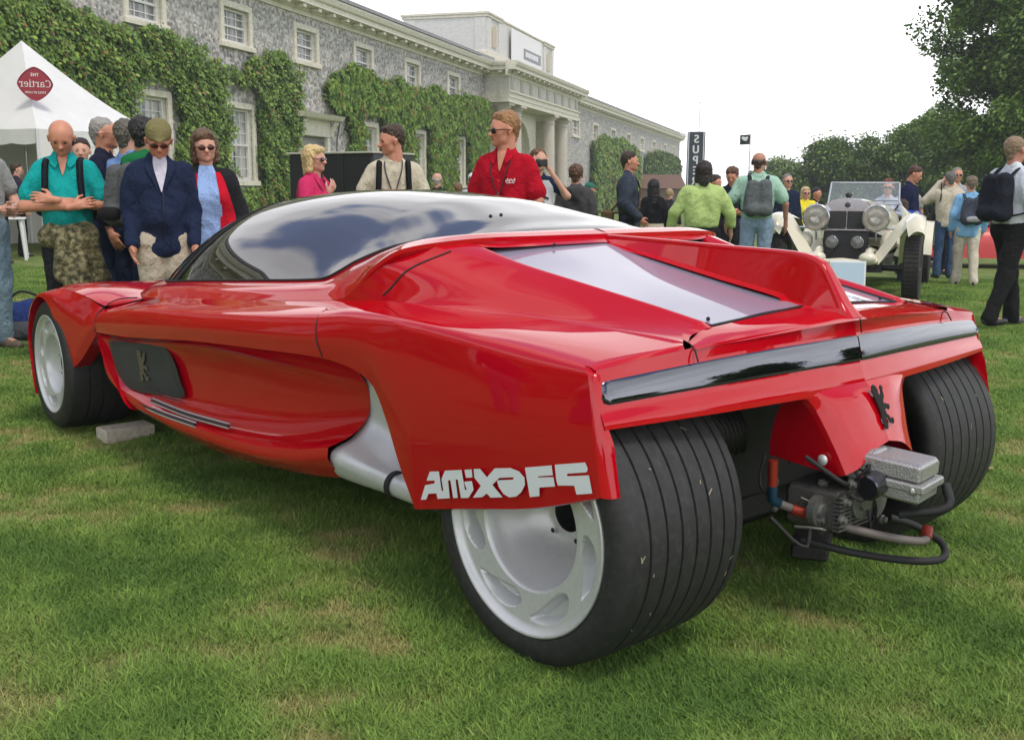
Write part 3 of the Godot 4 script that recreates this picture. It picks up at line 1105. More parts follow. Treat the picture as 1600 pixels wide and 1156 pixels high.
# ---------------------------------------------------------------- the red show car
# car axes: x to its left flank (the one in view), y up, z to its nose; origin under the rear axle
var paint: StandardMaterial3D
var black_gloss: StandardMaterial3D
var rubber: StandardMaterial3D
var dark: StandardMaterial3D
var silver: StandardMaterial3D
var deck_edge := []

func car_materials() -> void:
	paint = mat(Color(0.47, 0.0005, 0.008), 0.6)
	paint.metallic_specular = 0.0
	paint.clearcoat_enabled = true
	paint.clearcoat = 1.0
	paint.clearcoat_roughness = 0.025
	black_gloss = mat(Color(0.10, 0.10, 0.115), 0.04, 0.85)
	rubber = mottled([[0.0, Color(0.013, 0.013, 0.0135)], [0.6, Color(0.022, 0.022, 0.023)], [1.0, Color(0.045, 0.043, 0.04)]], 0.02, 0.62, 3.0, 0.04)
	dark = mat(Color(0.012, 0.012, 0.013), 0.7)
	silver = mottled([[0.0, Color(0.58, 0.59, 0.60)], [1.0, Color(0.66, 0.67, 0.68)]], 0.02, 0.36, 4.0)
	silver.metallic = 0.35

func shoulder(z: float) -> Vector3:
	return V(0.965, 0.83, z)

func show_car() -> void:
	car_materials()
	var t := thing("show_car", "low red mid-engined show car with a glass dome roof and silver wheels", "car", V(0.763, 0.0, -3.269), PI + 0.72333)
	body_shell(t)
	glass_dome(t)
	rear_deck(t)
	tail(t)
	side_details(t)
	for side in [1.0, -1.0]:
		rear_wheel(t, side)
		front_wheel(t, side)
	engine_bits(t)

func body_shell(t: Node3D) -> void:
	var g := Geo.new()
	var inside := V(0, 0.4, 1.5)
	# stations from the door seam to the front lower corner of the rear panel, then along its lower edge
	var top := [V(.90, .665, 2.99), V(.875, .742, 2.52), V(.875, .785, 1.92), V(.875, .822, 1.40), V(.865, .852, 1.05), V(.83, .868, .86), V(.79, .872, .72), V(.765, .868, .60), V(.755, .866, .52), V(.75, .864, .45)]
	var crest := [V(.945, .655, 3.0), V(.950, .712, 2.52), V(.952, .757, 1.92), V(.955, .795, 1.40), V(.955, .828, 1.02), V(.955, .846, .86), V(.962, .850, .70), V(.97, .850, .60), V(.975, .849, .50), V(.978, .846, .42)]
	var up1 := [V(.975, .635, 3.0), V(.985, .69, 2.52), V(.99, .735, 1.92), V(.992, .775, 1.40), V(.99, .808, 1.0), V(.988, .825, .84), V(.99, .826, .68), V(.995, .822, .57), V(.999, .815, .48), V(1.0, .808, .42)]
	var midl := [V(.99, .60, 3.0), V(1.0, .64, 2.5), V(1.01, .685, 1.92), V(1.012, .72, 1.40), V(1.008, .745, .98), V(1.004, .755, .82), V(1.004, .745, .69), V(1.008, .70, .61), V(1.012, .64, .53), V(1.015, .58, .45)]
	var low := [V(.99, .549, 3.0), V(.998, .572, 2.6), V(1.004, .631, 1.92), V(1.006, .662, 1.395), V(1.0, .682, .96), V(.995, .671, .79), V(.995, .636, .672), V(.998, .545, .597), V(1.0, .42, .528), V(1.002, .297, .445)]
	g.sheet(skin([top, crest, up1, midl, low], 6, 5), inside)
	# the flat rear side panel
	var top2 := [top[9], V(.735, .862, .2), V(.71, .853, -.02), V(.695, .838, -.285)]
	var crest2 := [crest[9], V(.975, .839, .2), V(.968, .825, -.02), V(.968, .808, -.213)]
	var up2 := [up1[9], V(1.0, .803, .2), V(.994, .79, -.02), V(.986, .784, -.238)]
	var mid2 := [midl[9], V(1.017, .61, .2), V(1.012, .64, -.03), V(.998, .65, -.270)]
	var low2 := [low[9], V(1.005, .360, .19), V(1.002, .417, -.05), V(1.0, .502, -.300)]
	var side_rows := skin([top2, crest2, up2, mid2, low2], 8, 6)
	g.sheet(side_rows, inside)
	for k in range(0, 8):
		deck_edge.append(side_rows[k][-1])
	# rounded corner from the side panel to the tail, with the narrow leg beside the tyre
	var c0 := PackedVector3Array()
	var c1 := PackedVector3Array()
	var c2 := PackedVector3Array()
	var c3 := PackedVector3Array()
	for k in range(6, side_rows.size()):
		var q: Vector3 = side_rows[k][-1]
		var lo := smoothstep(.70, .62, q.y)
		c0.append(q)
		c1.append(q + V(-.003, -.001, -.009))
		c2.append(q + V(-.010, -.001, -.016).lerp(V(-.013, -.001, -.024), lo))
		c3.append(q + V(-.022, -.001, -.020).lerp(V(-.030, .002, -.036), lo))
	g.sheet([c0, c1, c2, c3], V(.8, .6, .2))
	g.sheet([c3, PackedVector3Array(Array(c3).map(func(p): return p + V(-.012, 0, .05)))], V(1.3, .6, -.3))
	# thickness of the panel: its edges turn inwards
	var edge := crv(low.slice(4), 24)
	edge.append_array(crv(low2, 18).slice(1))
	var r1 := PackedVector3Array()
	var r2 := PackedVector3Array()
	for q in edge:
		r1.append(q + V(-.006, -.004, 0))
		r2.append(q + V(-.05, .002, 0))
	g.sheet([edge, r1, r2], V(.95, 1.5, .3))
	# inner face of the rear panel (wheel arch liner side)
	var inn := []
	for q in skin([up2, mid2, low2], 4, 4):
		var row := PackedVector3Array()
		for p in q:
			row.append(p - V(.05, 0, 0))
		inn.append(row)
	g.sheet(inn, V(3, .5, 0))
	# lower flank: the hollow that leads to the intake, and the sill
	var a0 := []
	var a1 := []
	var a2 := []
	var a3 := []
	var a4 := []
	var a5 := []
	var a6 := []
	var st := [[2.985, .548, .50, .53, .53, .0], [2.90, .55, .40, .36, .345, .012], [2.76, .556, .335, .30, .245, .03], [2.62, .568, .315, .26, .225, .042], [2.40, .588, .295, .245, .195, .055], [2.21, .606, .285, .235, .182, .066], [1.92, .631, .285, .235, .176, .08], [1.67, .648, .292, .24, .186, .095], [1.39, .662, .312, .26, .21, .112], [1.15, .676, .35, .295, .236, .128], [.95, .682, .395, .34, .268, .14]]
	for s in st:
		var z: float = s[0]
		var d: float = s[5]
		var h: float = s[1] - s[2]
		a0.append(V(1.0, s[1], z))
		a1.append(V(.988 - d * .5, s[1] - .022, z - .01))
		a2.append(V(.985 - d, s[1] - .07 - .1 * h, z - .02))
		a3.append(V(.985 - d * 1.05, s[2] + .28 * h, z - .02))
		a4.append(V(.975 - d * .55, s[2] + .018, z - .01))
		a5.append(V(.985, s[2] - .012, z))
		a6.append(V(.985, s[3], z))
	var a7 := []
	for k in st.size():
		a7.append(V(.925, st[k][4], st[k][0]))
	g.sheet(skin([a0, a1, a2, a3, a4, a5], 5, 4), V(0, .4, 1.5))
	g.sheet(skin([a5, a6, a7], 5, 4), V(0, .4, 1.5))
	# return under the sill
	var a8 := []
	for q in a7:
		a8.append(V(.6, q.y + .03, q.z))
	g.sheet(skin([a7, a8], 3, 2), V(0, 1.5, 1.5))
	# front edge of the flank behind the front wheel: rounded return into the wheel housing
	var f0 := [V(.985, .60, 3.0), V(.99, .545, 2.995), V(1.0, .50, 2.945), V(1.0, .42, 2.875), V(.998, .335, 2.765), V(.992, .245, 2.64), V(.93, .225, 2.62)]
	var f1 := [V(.95, .60, 3.02), V(.955, .55, 3.02), V(.96, .505, 2.965), V(.96, .425, 2.895), V(.955, .34, 2.785), V(.95, .25, 2.655), V(.9, .225, 2.63)]
	var f2 := [V(.6, .60, 3.0), V(.6, .55, 3.0), V(.6, .505, 2.95), V(.6, .425, 2.88), V(.6, .34, 2.775), V(.6, .25, 2.645), V(.6, .225, 2.62)]
	g.sheet(skin([f0, f1, f2], 4, 3), V(.8, .5, 2.2))
	# front wing: crest over the wheel, outer face down to the arch and the tail of the wing behind the wheel
	var cr := [V(.985, .13, 3.885), V(.992, .30, 3.925), V(.998, .46, 3.925), V(1.0, .60, 3.84), V(.995, .685, 3.68), V(.985, .722, 3.45), V(.975, .712, 3.2), V(.968, .69, 3.08), V(.955, .67, 3.015), V(.945, .655, 3.0)]
	var mi := [V(1.012, .128, 3.88), V(1.018, .30, 3.912), V(1.025, .455, 3.91), V(1.03, .60, 3.825), V(1.03, .682, 3.67), V(1.022, .69, 3.47), V(1.012, .62, 3.28), V(1.004, .56, 3.16), V(.998, .58, 3.06), V(.99, .60, 3.0)]
	var ar := [V(1.025, .128, 3.862), V(1.03, .30, 3.89), V(1.035, .45, 3.885), V(1.038, .59, 3.80), V(1.038, .666, 3.67), V(1.036, .645, 3.53), V(1.03, .52, 3.42), V(1.018, .34, 3.335), V(1.0, .385, 3.215), V(.985, .545, 3.0)]
	ar[8] = V(1.0, .375, 3.23)
	g.sheet(skin([cr, mi, ar], 7, 5), V(.5, .3, 3.6))
	var arin := []
	for q in ar:
		arin.append(q - V(.07, 0, 0))
	g.sheet(skin([ar, arin], 7, 2), V(1, 1.5, 3.6))
	# bonnet between the wings, rolling down to the nose
	var b0 := [V(.985, .13, 3.885), V(.992, .30, 3.925), V(.998, .46, 3.925), V(1.0, .60, 3.84), V(.995, .685, 3.68), V(.985, .722, 3.45), V(.975, .712, 3.2), V(.945, .672, 3.0)]
	var b1 := [V(.86, .13, 3.98), V(.87, .30, 4.02), V(.875, .47, 4.0), V(.875, .62, 3.88), V(.87, .712, 3.7), V(.86, .745, 3.46), V(.85, .738, 3.22), V(.835, .715, 3.0)]
	var b2 := [V(.55, .14, 4.2), V(.56, .32, 4.25), V(.56, .47, 4.2), V(.56, .60, 4.02), V(.56, .685, 3.78), V(.56, .735, 3.5), V(.57, .748, 3.25), V(.58, .745, 3.02)]
	var b3 := [V(0, .15, 4.36), V(0, .33, 4.42), V(0, .46, 4.36), V(0, .58, 4.15), V(0, .67, 3.88), V(0, .73, 3.6), V(0, .755, 3.35), V(0, .76, 3.05)]
	g.sheet(skin([b0, b1, b2, b3], 5, 5), V(0, .0, 3.0))
	# cowl under the dome and the strip beside it back to the door seam
	g.sheet(skin([[V(.945, .672, 3.0), V(.835, .715, 3.0), V(.58, .745, 3.02), V(0, .76, 3.05)], [V(.90, .665, 2.99), V(.80, .71, 2.85), V(.5, .72, 2.8), V(0, .73, 2.8)]], 4, 3), V(0, 0, 2.9))
	g.mirror()
	obj("body_shell", g, paint, t)
	# dark wheel housings and floor
	var d := Geo.new()
	d.box(V(0, .30, 2.0), V(1.2, .22, 2.0))
	d.box(V(0, .50, 2.95), V(1.15, .36, .1))
	d.box(V(0, .36, 3.75), V(.95, .36, 1.1))
	d.box(V(0, .63, 1.9), V(1.5, .2, 2.2))
	d.box(V(0, .60, .66), V(1.46, .42, .04))
	d.box(V(0, .73, .2), V(1.86, .04, .95))
	d.box(V(0, .22, .55), V(.9, .04, 1.0))
	for s in [-1.0, 1.0]:
		d.box(V(s * .50, .5, .32), V(.03, .5, .7))
	obj("underbody", d, dark, t)
	# seams
	var sm := Geo.new()
	sm.tube(crv([V(.862, .722, 2.80), V(.90, .70, 2.96), V(.95, .66, 3.005), V(.984, .62, 3.008), V(.992, .55, 3.0)], 16), 0.0028, 5)
	sm.tube(crv([V(.956, .830, 1.0), V(.992, .806, .985), V(1.010, .745, .965), V(1.001, .684, .945)], 12), 0.0022, 5)
	sm.mirror()
	obj("panel_seam", sm, dark, t)

# the bubble roof: z, foot height, crown height, half width
const BUBBLE := [[3.43, .775, .777, .01], [3.38, .774, .81, .20], [3.28, .773, .875, .37], [3.12, .773, .965, .535], [2.92, .778, 1.065, .67], [2.70, .790, 1.145, .725], [2.45, .812, 1.192, .742], [1.87, .852, 1.222, .748], [1.34, .886, 1.196, .765], [1.0, .905, 1.137, .84], [.86, .915, 1.103, .87], [.765, .92, 1.085, .88], [.64, .925, 1.02, .88]]

func bubble_row(z: float) -> PackedFloat32Array:
	var n := BUBBLE.size()
	var k := 0
	while k < n - 2 and BUBBLE[k + 1][0] > z:
		k += 1
	var f := clampf((BUBBLE[k][0] - z) / (BUBBLE[k][0] - BUBBLE[k + 1][0]), 0, 1)
	var r := PackedFloat32Array()
	for c in [1, 2, 3]:
		var q := cat(V(BUBBLE[maxi(k - 1, 0)][0], BUBBLE[maxi(k - 1, 0)][c], 0), V(BUBBLE[k][0], BUBBLE[k][c], 0), V(BUBBLE[k + 1][0], BUBBLE[k + 1][c], 0), V(BUBBLE[mini(k + 2, n - 1)][0], BUBBLE[mini(k + 2, n - 1)][c], 0), f)
		r.append(q.y)
	return r

# a runs from the foot (0) to the centre line (1)
func bubble(z: float, a: float) -> Vector3:
	var r := bubble_row(z)
	return V(r[2] * (1.0 - a), r[0] + (r[1] - r[0]) * (1.0 - pow(1.0 - a, 2.7)), z)

func bubble_at(y: float, z: float) -> Vector3:
	var r := bubble_row(z)
	var s := clampf((y - r[0]) / (r[1] - r[0]), 0, .9999)
	return V(r[2] * pow(1.0 - s, 1.0 / 2.7), y, z)

func dome_base() -> Array:
	# foot of the glass on the left side, from the front centre round to the rear centre
	var p := [V(0, .776, 3.43), V(.30, .775, 3.33), V(.52, .775, 3.13), V(.665, .78, 2.93), V(.722, .794, 2.7), V(.740, .815, 2.45), V(.746, .856, 1.87)]
	for q in [[.897, 1.34], [.920, 1.265], [.968, 1.18], [1.022, 1.05], [1.052, .93]]:
		p.append(bubble_at(q[0], q[1]))
	p.append_array([V(.50, 1.066, .80), V(.25, 1.072, .785), V(0, 1.075, .78)])
	return p

func glass_dome(t: Node3D) -> void:
	var base := crv(dome_base(), 61)
	var g := Geo.new()
	var rows := []
	for j in 90:
		var z := lerpf(3.43, .74, pow(j / 89.0, 1.25))
		var row := PackedVector3Array()
		# behind the doors the glass only starts above the flange
		var ymin := lerpf(.86, 1.005, smoothstep(1.36, 1.06, z)) + .04 * smoothstep(1.06, .80, z)
		var br := bubble_row(z)
		var a0 := 1.0 - pow(1.0 - clampf((ymin - br[0]) / (br[1] - br[0]), 0.0, .98), 1.0 / 2.7) if z < 1.36 else 0.0
		for k in 31:
			row.append(bubble(z, lerpf(a0, 1.0, k / 30.0)))
		for k in 30:
			var q: Vector3 = row[29 - k]
			row.append(q * V(-1, 1, 1))
		rows.append(row)
	g.sheet(rows, V(0, .7, 1.9))
	var m := mat(Color(0.135, 0.128, 0.135), 0.02, 1.0)
	obj("glass_dome", g, m, t)
	# dark rubber at the foot of the glass, windscreen pillars
	var f := Geo.new()
	var sealp := []
	for p in base:
		sealp.append(p + V(.002, .002, 0))
	f.tube(sealp, 0.006, 6)
	f.mirror()
	obj("glass_seal", f, dark, t)
	var pl := Geo.new()
	for col in [[2.68, 2.47, .011], [2.76, 2.56, .004]]:
		var path := []
		for j in range(0, 21):
			path.append(bubble(lerpf(col[0], col[1], j / 20.0), .01 + .62 * j / 20.0) + V(.001, .001, .001))
		var thin := []
		for j in 21:
			thin.append(col[2] * (1.0 - .85 * j / 20.0))
		pl.tube(path, thin, 6)
	pl.mirror()
	obj("windscreen_pillar", pl, dark, t)
	for q in [bubble(.99, .70), bubble(.99, .76)]:
		var b := Geo.new()
		b.ball(q, Vector3.ONE * 0.007, 6, 8)
		obj("rivet", b, dark, t)
	# painted flange round the glass
	var outer := [V(0, .742, 3.60), V(.34, .738, 3.46), V(.60, .735, 3.22), V(.77, .728, 2.98), V(.835, .725, 2.80), V(.862, .740, 2.50), V(.866, .789, 1.85), V(.866, .84, 1.2), V(.865, .862, 1.03), V(.862, .905, .955), V(.85, .975, .87), V(.80, 1.035, .775), V(.60, 1.066, .665), V(.30, 1.07, .645), V(0, 1.07, .64)]
	var inner := dome_base()
	var mid := []
	for k in inner.size():
		mid.append(inner[k].lerp(outer[k], .55) + V(.012, .012, 0) * (1.0 if k > 3 else .4))
	var fl := Geo.new()
	fl.sheet(skin([inner, mid, outer], 6, 5), V(0, .5, 1.9))
	var lip := []
	var lip2 := []
	for k in outer.size():
		lip.append(outer[k] + V(-.002, -.014, 0))
		lip2.append(outer[k] + V(-.05, -.03, .0))
	fl.sheet(skin([outer, lip], 6, 2), V(0, .8, 1.9))
	fl.sheet(skin([lip, lip2], 6, 2), V(0, 1.5, 1.9))
	fl.mirror()
	obj("dome_flange", fl, paint, t)
	# gutter below the flange
	var gu := Geo.new()
	var gp := []
	for k in range(3, 8):
		gp.append(outer[k] + V(-.02, -.03, 0))
	gu.sheet(skin([gp, gp.map(func(p): return p + V(.05, -.016, 0))], 5, 2), V(0, 0, 1.9))
	gu.mirror()
	obj("gutter", gu, paint, t)

func _spine_at(sp: PackedVector3Array, z: float) -> Vector3:
	var lo := 0
	var hi := sp.size() - 1
	while hi - lo > 1:
		var md := (lo + hi) / 2
		if sp[md].z > z:
			lo = md
		else:
			hi = md
	return sp[lo].lerp(sp[hi], clampf((sp[lo].z - z) / maxf(sp[lo].z - sp[hi].z, 1e-5), 0, 1))

func rear_deck(t: Node3D) -> void:
	var g := Geo.new()
	# buttress from the ridge beside the engine glass down to the rear wing
	var inn := [V(.565, 1.034, .66), V(.553, .985, .46), V(.53, .94, .20), V(.505, .895, -.06), V(.49, .868, -.20)]
	var rid := [V(.60, 1.050, .662), V(.582, 1.0, .46), V(.56, .953, .20), V(.535, .906, -.06), V(.52, .878, -.20)]
	var rou := [V(.72, 1.044, .730), V(.622, .987, .46), V(.587, .938, .20), V(.56, .893, -.06), V(.545, .868, -.20)]
	var slo := [V(.830, .985, .845), V(.705, .928, .46), V(.645, .898, .20), V(.605, .868, -.06), V(.59, .855, -.20)]
	var foo := [V(.860, .900, .945), V(.755, .874, .46), V(.69, .860, .20), V(.655, .848, -.08), V(.64, .842, -.24)]
	var joi := [V(.868, .842, 1.06), V(.80, .856, .48), V(.75, .850, .20), V(.715, .844, -.06), V(.695, .837, -.285)]
	g.sheet(skin([inn, rid, rou], 6, 5), V(.56, .5, .2))
	var slope := skin([rou, slo, foo, joi], 8, 6)
	g.sheet(slope, V(.2, .4, .3))
	var gap := []
	for row in slope.slice(0, 14):
		gap.append(row[2])
	# squared end of the buttress, and the rear deck down to the edge above the lamp band
	g.sheet(skin([[V(.49, .868, -.20), V(.52, .878, -.20), V(.545, .868, -.20), V(.59, .855, -.20), V(.64, .842, -.24)], [V(.49, .858, -.225), V(.52, .862, -.228), V(.548, .856, -.228), V(.595, .848, -.23), V(.645, .838, -.262)]], 3, 2), V(.55, .8, .3))
	var e0 := [V(.645, .838, -.262), V(.548, .857, -.228), V(.45, .864, -.222), V(.25, .875, -.215), V(.04, .884, -.21), V(0, .885, -.21)]
	var e1 := [V(.655, .833, -.285), V(.55, .846, -.275), V(.45, .854, -.285), V(.25, .866, -.30), V(.04, .874, -.315), V(0, .875, -.315)]
	var e2 := [V(.66, .826, -.302), V(.555, .832, -.312), V(.45, .838, -.328), V(.25, .849, -.352), V(.04, .857, -.37), V(0, .857, -.37)]
	g.sheet(skin([e0, e1, e2], 5, 5), V(.3, .4, .2))
	# corner of the deck above the rear wing
	var q0 := deck_edge.duplicate()
	var q1 := []
	var q2 := []
	for p in q0:
		var kk: float = p.x / .985 / .98
		var w := V(p.x, .857 - .058 * kk * kk, fascia_z(p.x / .985) + .0132)
		q1.append(p.lerp(w, .5) + V(0, .0025, 0))
		q2.append(w)
	g.sheet(skin([q0, q1, q2], 2, 3), V(.7, .4, .2))
	# frame behind the dome and the gutter of the engine glass
	g.sheet(skin([[V(.61, 1.054, .672), V(.5, 1.058, .668), V(.25, 1.06, .655), V(0, 1.062, .65)], [V(.585, 1.040, .655), V(.5, 1.036, .635), V(.25, 1.04, .61), V(0, 1.042, .60)]], 5, 2), V(.3, .5, .6))
	g.sheet(skin([inn, inn.map(func(p): return p + V(-.008, -.016, 0))], 6, 2), V(1, .9, .2))
	g.mirror()
	obj("rear_deck", g, paint, t)
	var sg := Geo.new()
	sg.tube(gap, .0035, 5)
	sg.mirror()
	obj("panel_seam", sg, dark, t)
	# fin along the centre line
	var f := Geo.new()
	var ft := [V(0, 1.068, .64), V(0, 1.062, .40), V(0, 1.052, .10), V(0, 1.045, -.13), V(0, 1.036, -.20), V(0, 1.015, -.245), V(0, .96, -.285), V(0, .90, -.325), V(0, .862, -.36)]
	var f1 := []
	var f2 := []
	var f3 := []
	var wid := [.012, .013, .015, .017, .020, .022, .026, .032, .045]
	var low := [1.045, 1.01, .955, .915, .90, .892, .885, .872, .855]
	for k in ft.size():
		var w: float = wid[k]
		f1.append(ft[k] + V(w * .8, -.003, 0))
		f2.append(ft[k] + V(w, -.016, 0.012 if k > 3 else 0.0))
		f3.append(V(w + .018, low[k], ft[k].z + (.05 if k > 3 else 0.0)))
	f.sheet(skin([ft, f1, f2], 5, 4), V(0, .8, .1))
	f.sheet(skin([f2, f3], 5, 5), V(-.3, .95, .1))
	f.sheet(skin([f3, f3.map(func(p): return p + V(.03, -.008, 0))], 5, 2), V(0, .5, .1))
	f.mirror()
	obj("centre_fin", f, paint, t)
	# the two panes over the engine
	var pm := mat(Color(0.30, 0.285, 0.38), 0.35)
	pm.metallic_specular = 0.2
	pm.clearcoat_enabled = true
	pm.clearcoat = 1.0
	pm.clearcoat_roughness = 0.02
	for s in [1.0, -1.0]:
		var p := Geo.new()
		var q := [[V(.045, 1.039, .605), V(.572, 1.024, .69)], [V(.046, .985, .34), V(.545, .968, .42)], [V(.047, .93, .05), V(.515, .918, .10)], [V(.048, .887, -.205), V(.485, .862, -.21)]]
		var rows := []
		for r in q:
			rows.append([r[0], r[0].lerp(r[1], .5) + V(0, .006, 0), r[1]])
		var sk := skin(rows, 6, 5)
		if s < 0:
			for r in sk:
				for k in r.size():
					r[k].x = -r[k].x
		p.sheet(sk, V(0, .5, .2))
		obj("engine_pane", p, pm, t)
		var b := Geo.new()
		for c in [V(.455, .876, -.175), V(.56, 1.033, .66), V(.30, 1.041, .60)]:
			b.ball(V(c.x * s, c.y, c.z), Vector3.ONE * .006, 5, 7)
		obj("fastener", b, dark, t)
		var eb := Geo.new()
		eb.tube(crv([V(.568 * s, 1.026, .70), V(.547 * s, .968, .42), V(.518 * s, .917, .10), V(.49 * s, .863, -.21)], 12), .005, 5)
		eb.tube(crv([V(.49 * s, .863, -.212), V(.25 * s, .876, -.21), V(.048 * s, .886, -.208)], 8), .004, 5)
		obj("pane_seal", eb, dark, t)

func fascia_z(x: float) -> float:
	return -.368 + .105 * pow(absf(x) / .98, 1.5)

func tail(t: Node3D) -> void:
	var g := Geo.new()
	var xs := [.983, .93, .80, .64, .45, .28, .14, 0.0]
	var dk := []
	var b1 := []
	var b2 := []
	var l1 := []
	var l2 := []
	var l3 := []
	for x in xs:
		var k: float = x / .98
		var z := fascia_z(x)
		dk.append(V(x * .985, .857 - .058 * k * k, z + .014))
		b1.append(V(x, .818 - .040 * k * k, z + .010))
		b2.append(V(x, .733 - .022 * k * k, z - .010))
		l1.append(V(x, .722 - .022 * k * k, z - .014))
		l2.append(V(x, .685 - .010 * k * k, z - .028))
		l3.append(V(x, .662, z - .030))
	g.sheet(skin([dk, b1], 5, 4), V(0, .6, 1))
	g.sheet(skin([b1, b2], 5, 2), V(0, .6, 1))
	g.sheet(skin([b2, l1, l2, l3], 5, 4), V(0, .6, 1))
	# rolled lower edge, and the narrow legs beside the tyres
	g.sheet(skin([l3, l3.map(func(p): return p + V(0, -.006, .02)), l3.map(func(p): return p + V(0, .004, .06))], 5, 3), V(0, 1.5, -.4))
	# centre shroud sweeping down over the gearbox
	var h0 := [V(.305, .676, -.372), V(.23, .678, -.382), V(.12, .68, -.393), V(0, .68, -.3975)]
	var h1 := [V(.252, .645, -.382), V(.195, .648, -.405), V(.11, .652, -.422), V(0, .653, -.426)]
	var h2 := [V(.222, .585, -.405), V(.17, .588, -.432), V(.09, .59, -.449), V(0, .592, -.453)]
	var h3 := [V(.198, .51, -.435), V(.155, .518, -.458), V(.085, .53, -.472), V(0, .537, -.476)]
	var h4 := [V(.185, .445, -.462), V(.15, .462, -.48), V(.08, .502, -.484), V(0, .52, -.484)]
	g.sheet(skin([h0, h1, h2, h3, h4], 6, 6), V(0, .6, .3))
	var hs := [h0[0], h1[0], h2[0], h3[0], h4[0]]
	var hb := [V(.27, .66, -.33), V(.245, .64, -.29), V(.215, .58, -.245), V(.198, .51, -.22), V(.188, .455, -.21)]
	g.sheet(skin([hs, hs.map(func(p): return p + V(.003, -.006, .02)), hb], 5, 3), V(0, .55, -.3))
	g.mirror()
	obj("tail_panel", g, paint, t)
	# black lamp band, in two lengths that meet at the centre
	for s in [1.0, -1.0]:
		var b := Geo.new()
		var r0 := PackedVector3Array()
		var r1 := PackedVector3Array()
		var r2 := PackedVector3Array()
		var r3 := PackedVector3Array()
		for j in 25:
			var x := lerpf(.003, .970, 1.0 - pow(1.0 - j / 24.0, 1.6))
			var k := x / .98
			var z := fascia_z(x) - .006
			var rnd := .014 * pow(clampf((x - .945) / .025, 0, 1), 3.0)
			r0.append(V(x * s, -rnd + .812 - .040 * k * k, z + .018))
			r1.append(V(x * s, -rnd + .806 - .040 * k * k, z + .008))
			r2.append(V(x * s, rnd + .746 - .022 * k * k, z - .008))
			r3.append(V(x * s, rnd + .740 - .022 * k * k, z - .001))
		b.sheet([r0, r1, r2, r3], V(0, .7, 1))
		var bl := mat(Color(0.16, 0.165, 0.185), 0.03, 1.0)
		obj("lamp_band", b, bl, t)
		var sl := Geo.new()
		var loop := Array(r0)
		for j in 25:
			loop.append(r3[24 - j])
		sl.tube(loop, .0035, 5)
		obj("band_seal", sl, dark, t)
	# lion badge cut through the shroud
	var l := Geo.new()
	l.prism(lion_outline(), 0.0, 0.003, Transform3D(Basis(V(-.00125, 0, 0), V(0, .00125, .00045), V(0, .0, -1.0)), V(.03, .557, -.4735)))
	obj("lion_badge", l, dark, t)
	var bo := Geo.new()
	bo.ball(V(.207, .48, -.40), V(.008, .016, .016), 8, 12)
	obj("bolt", bo, silver, t)
	# seam across the deck near the left corner
	var sm := Geo.new()
	sm.tube([V(.662, .833, -.285), V(.668, .822, -.304), V(.672, .797, -.318)], .0025, 5)
	sm.tube([V(0, .86, -.369), V(0, .82, -.376)], .002, 5)
	sm.mirror()
	obj("tail_seam", sm, dark, t)

# a rearing lion, in units of about a millimetre, facing the right edge of the outline's own plane
func lion_outline() -> PackedVector2Array:
	var p := PackedVector2Array()
	for q in [[0, 92], [8, 96], [17, 93], [22, 84], [21, 76], [27, 70], [34, 76], [34, 88], [40, 92], [46, 87], [42, 80], [43, 68], [35, 58], [33, 50], [42, 52], [46, 48], [54, 49], [56, 40], [48, 36], [43, 41], [33, 39], [35, 30], [44, 24], [48, 16], [58, 18], [60, 9], [52, 4], [42, 8], [38, 16], [28, 24], [25, 14], [30, 4], [26, -4], [16, -3], [16, 4], [12, 16], [14, 34], [10, 46], [6, 60], [2, 72], [-1, 82]]:
		p.append(Vector2(q[0], q[1]))
	return p

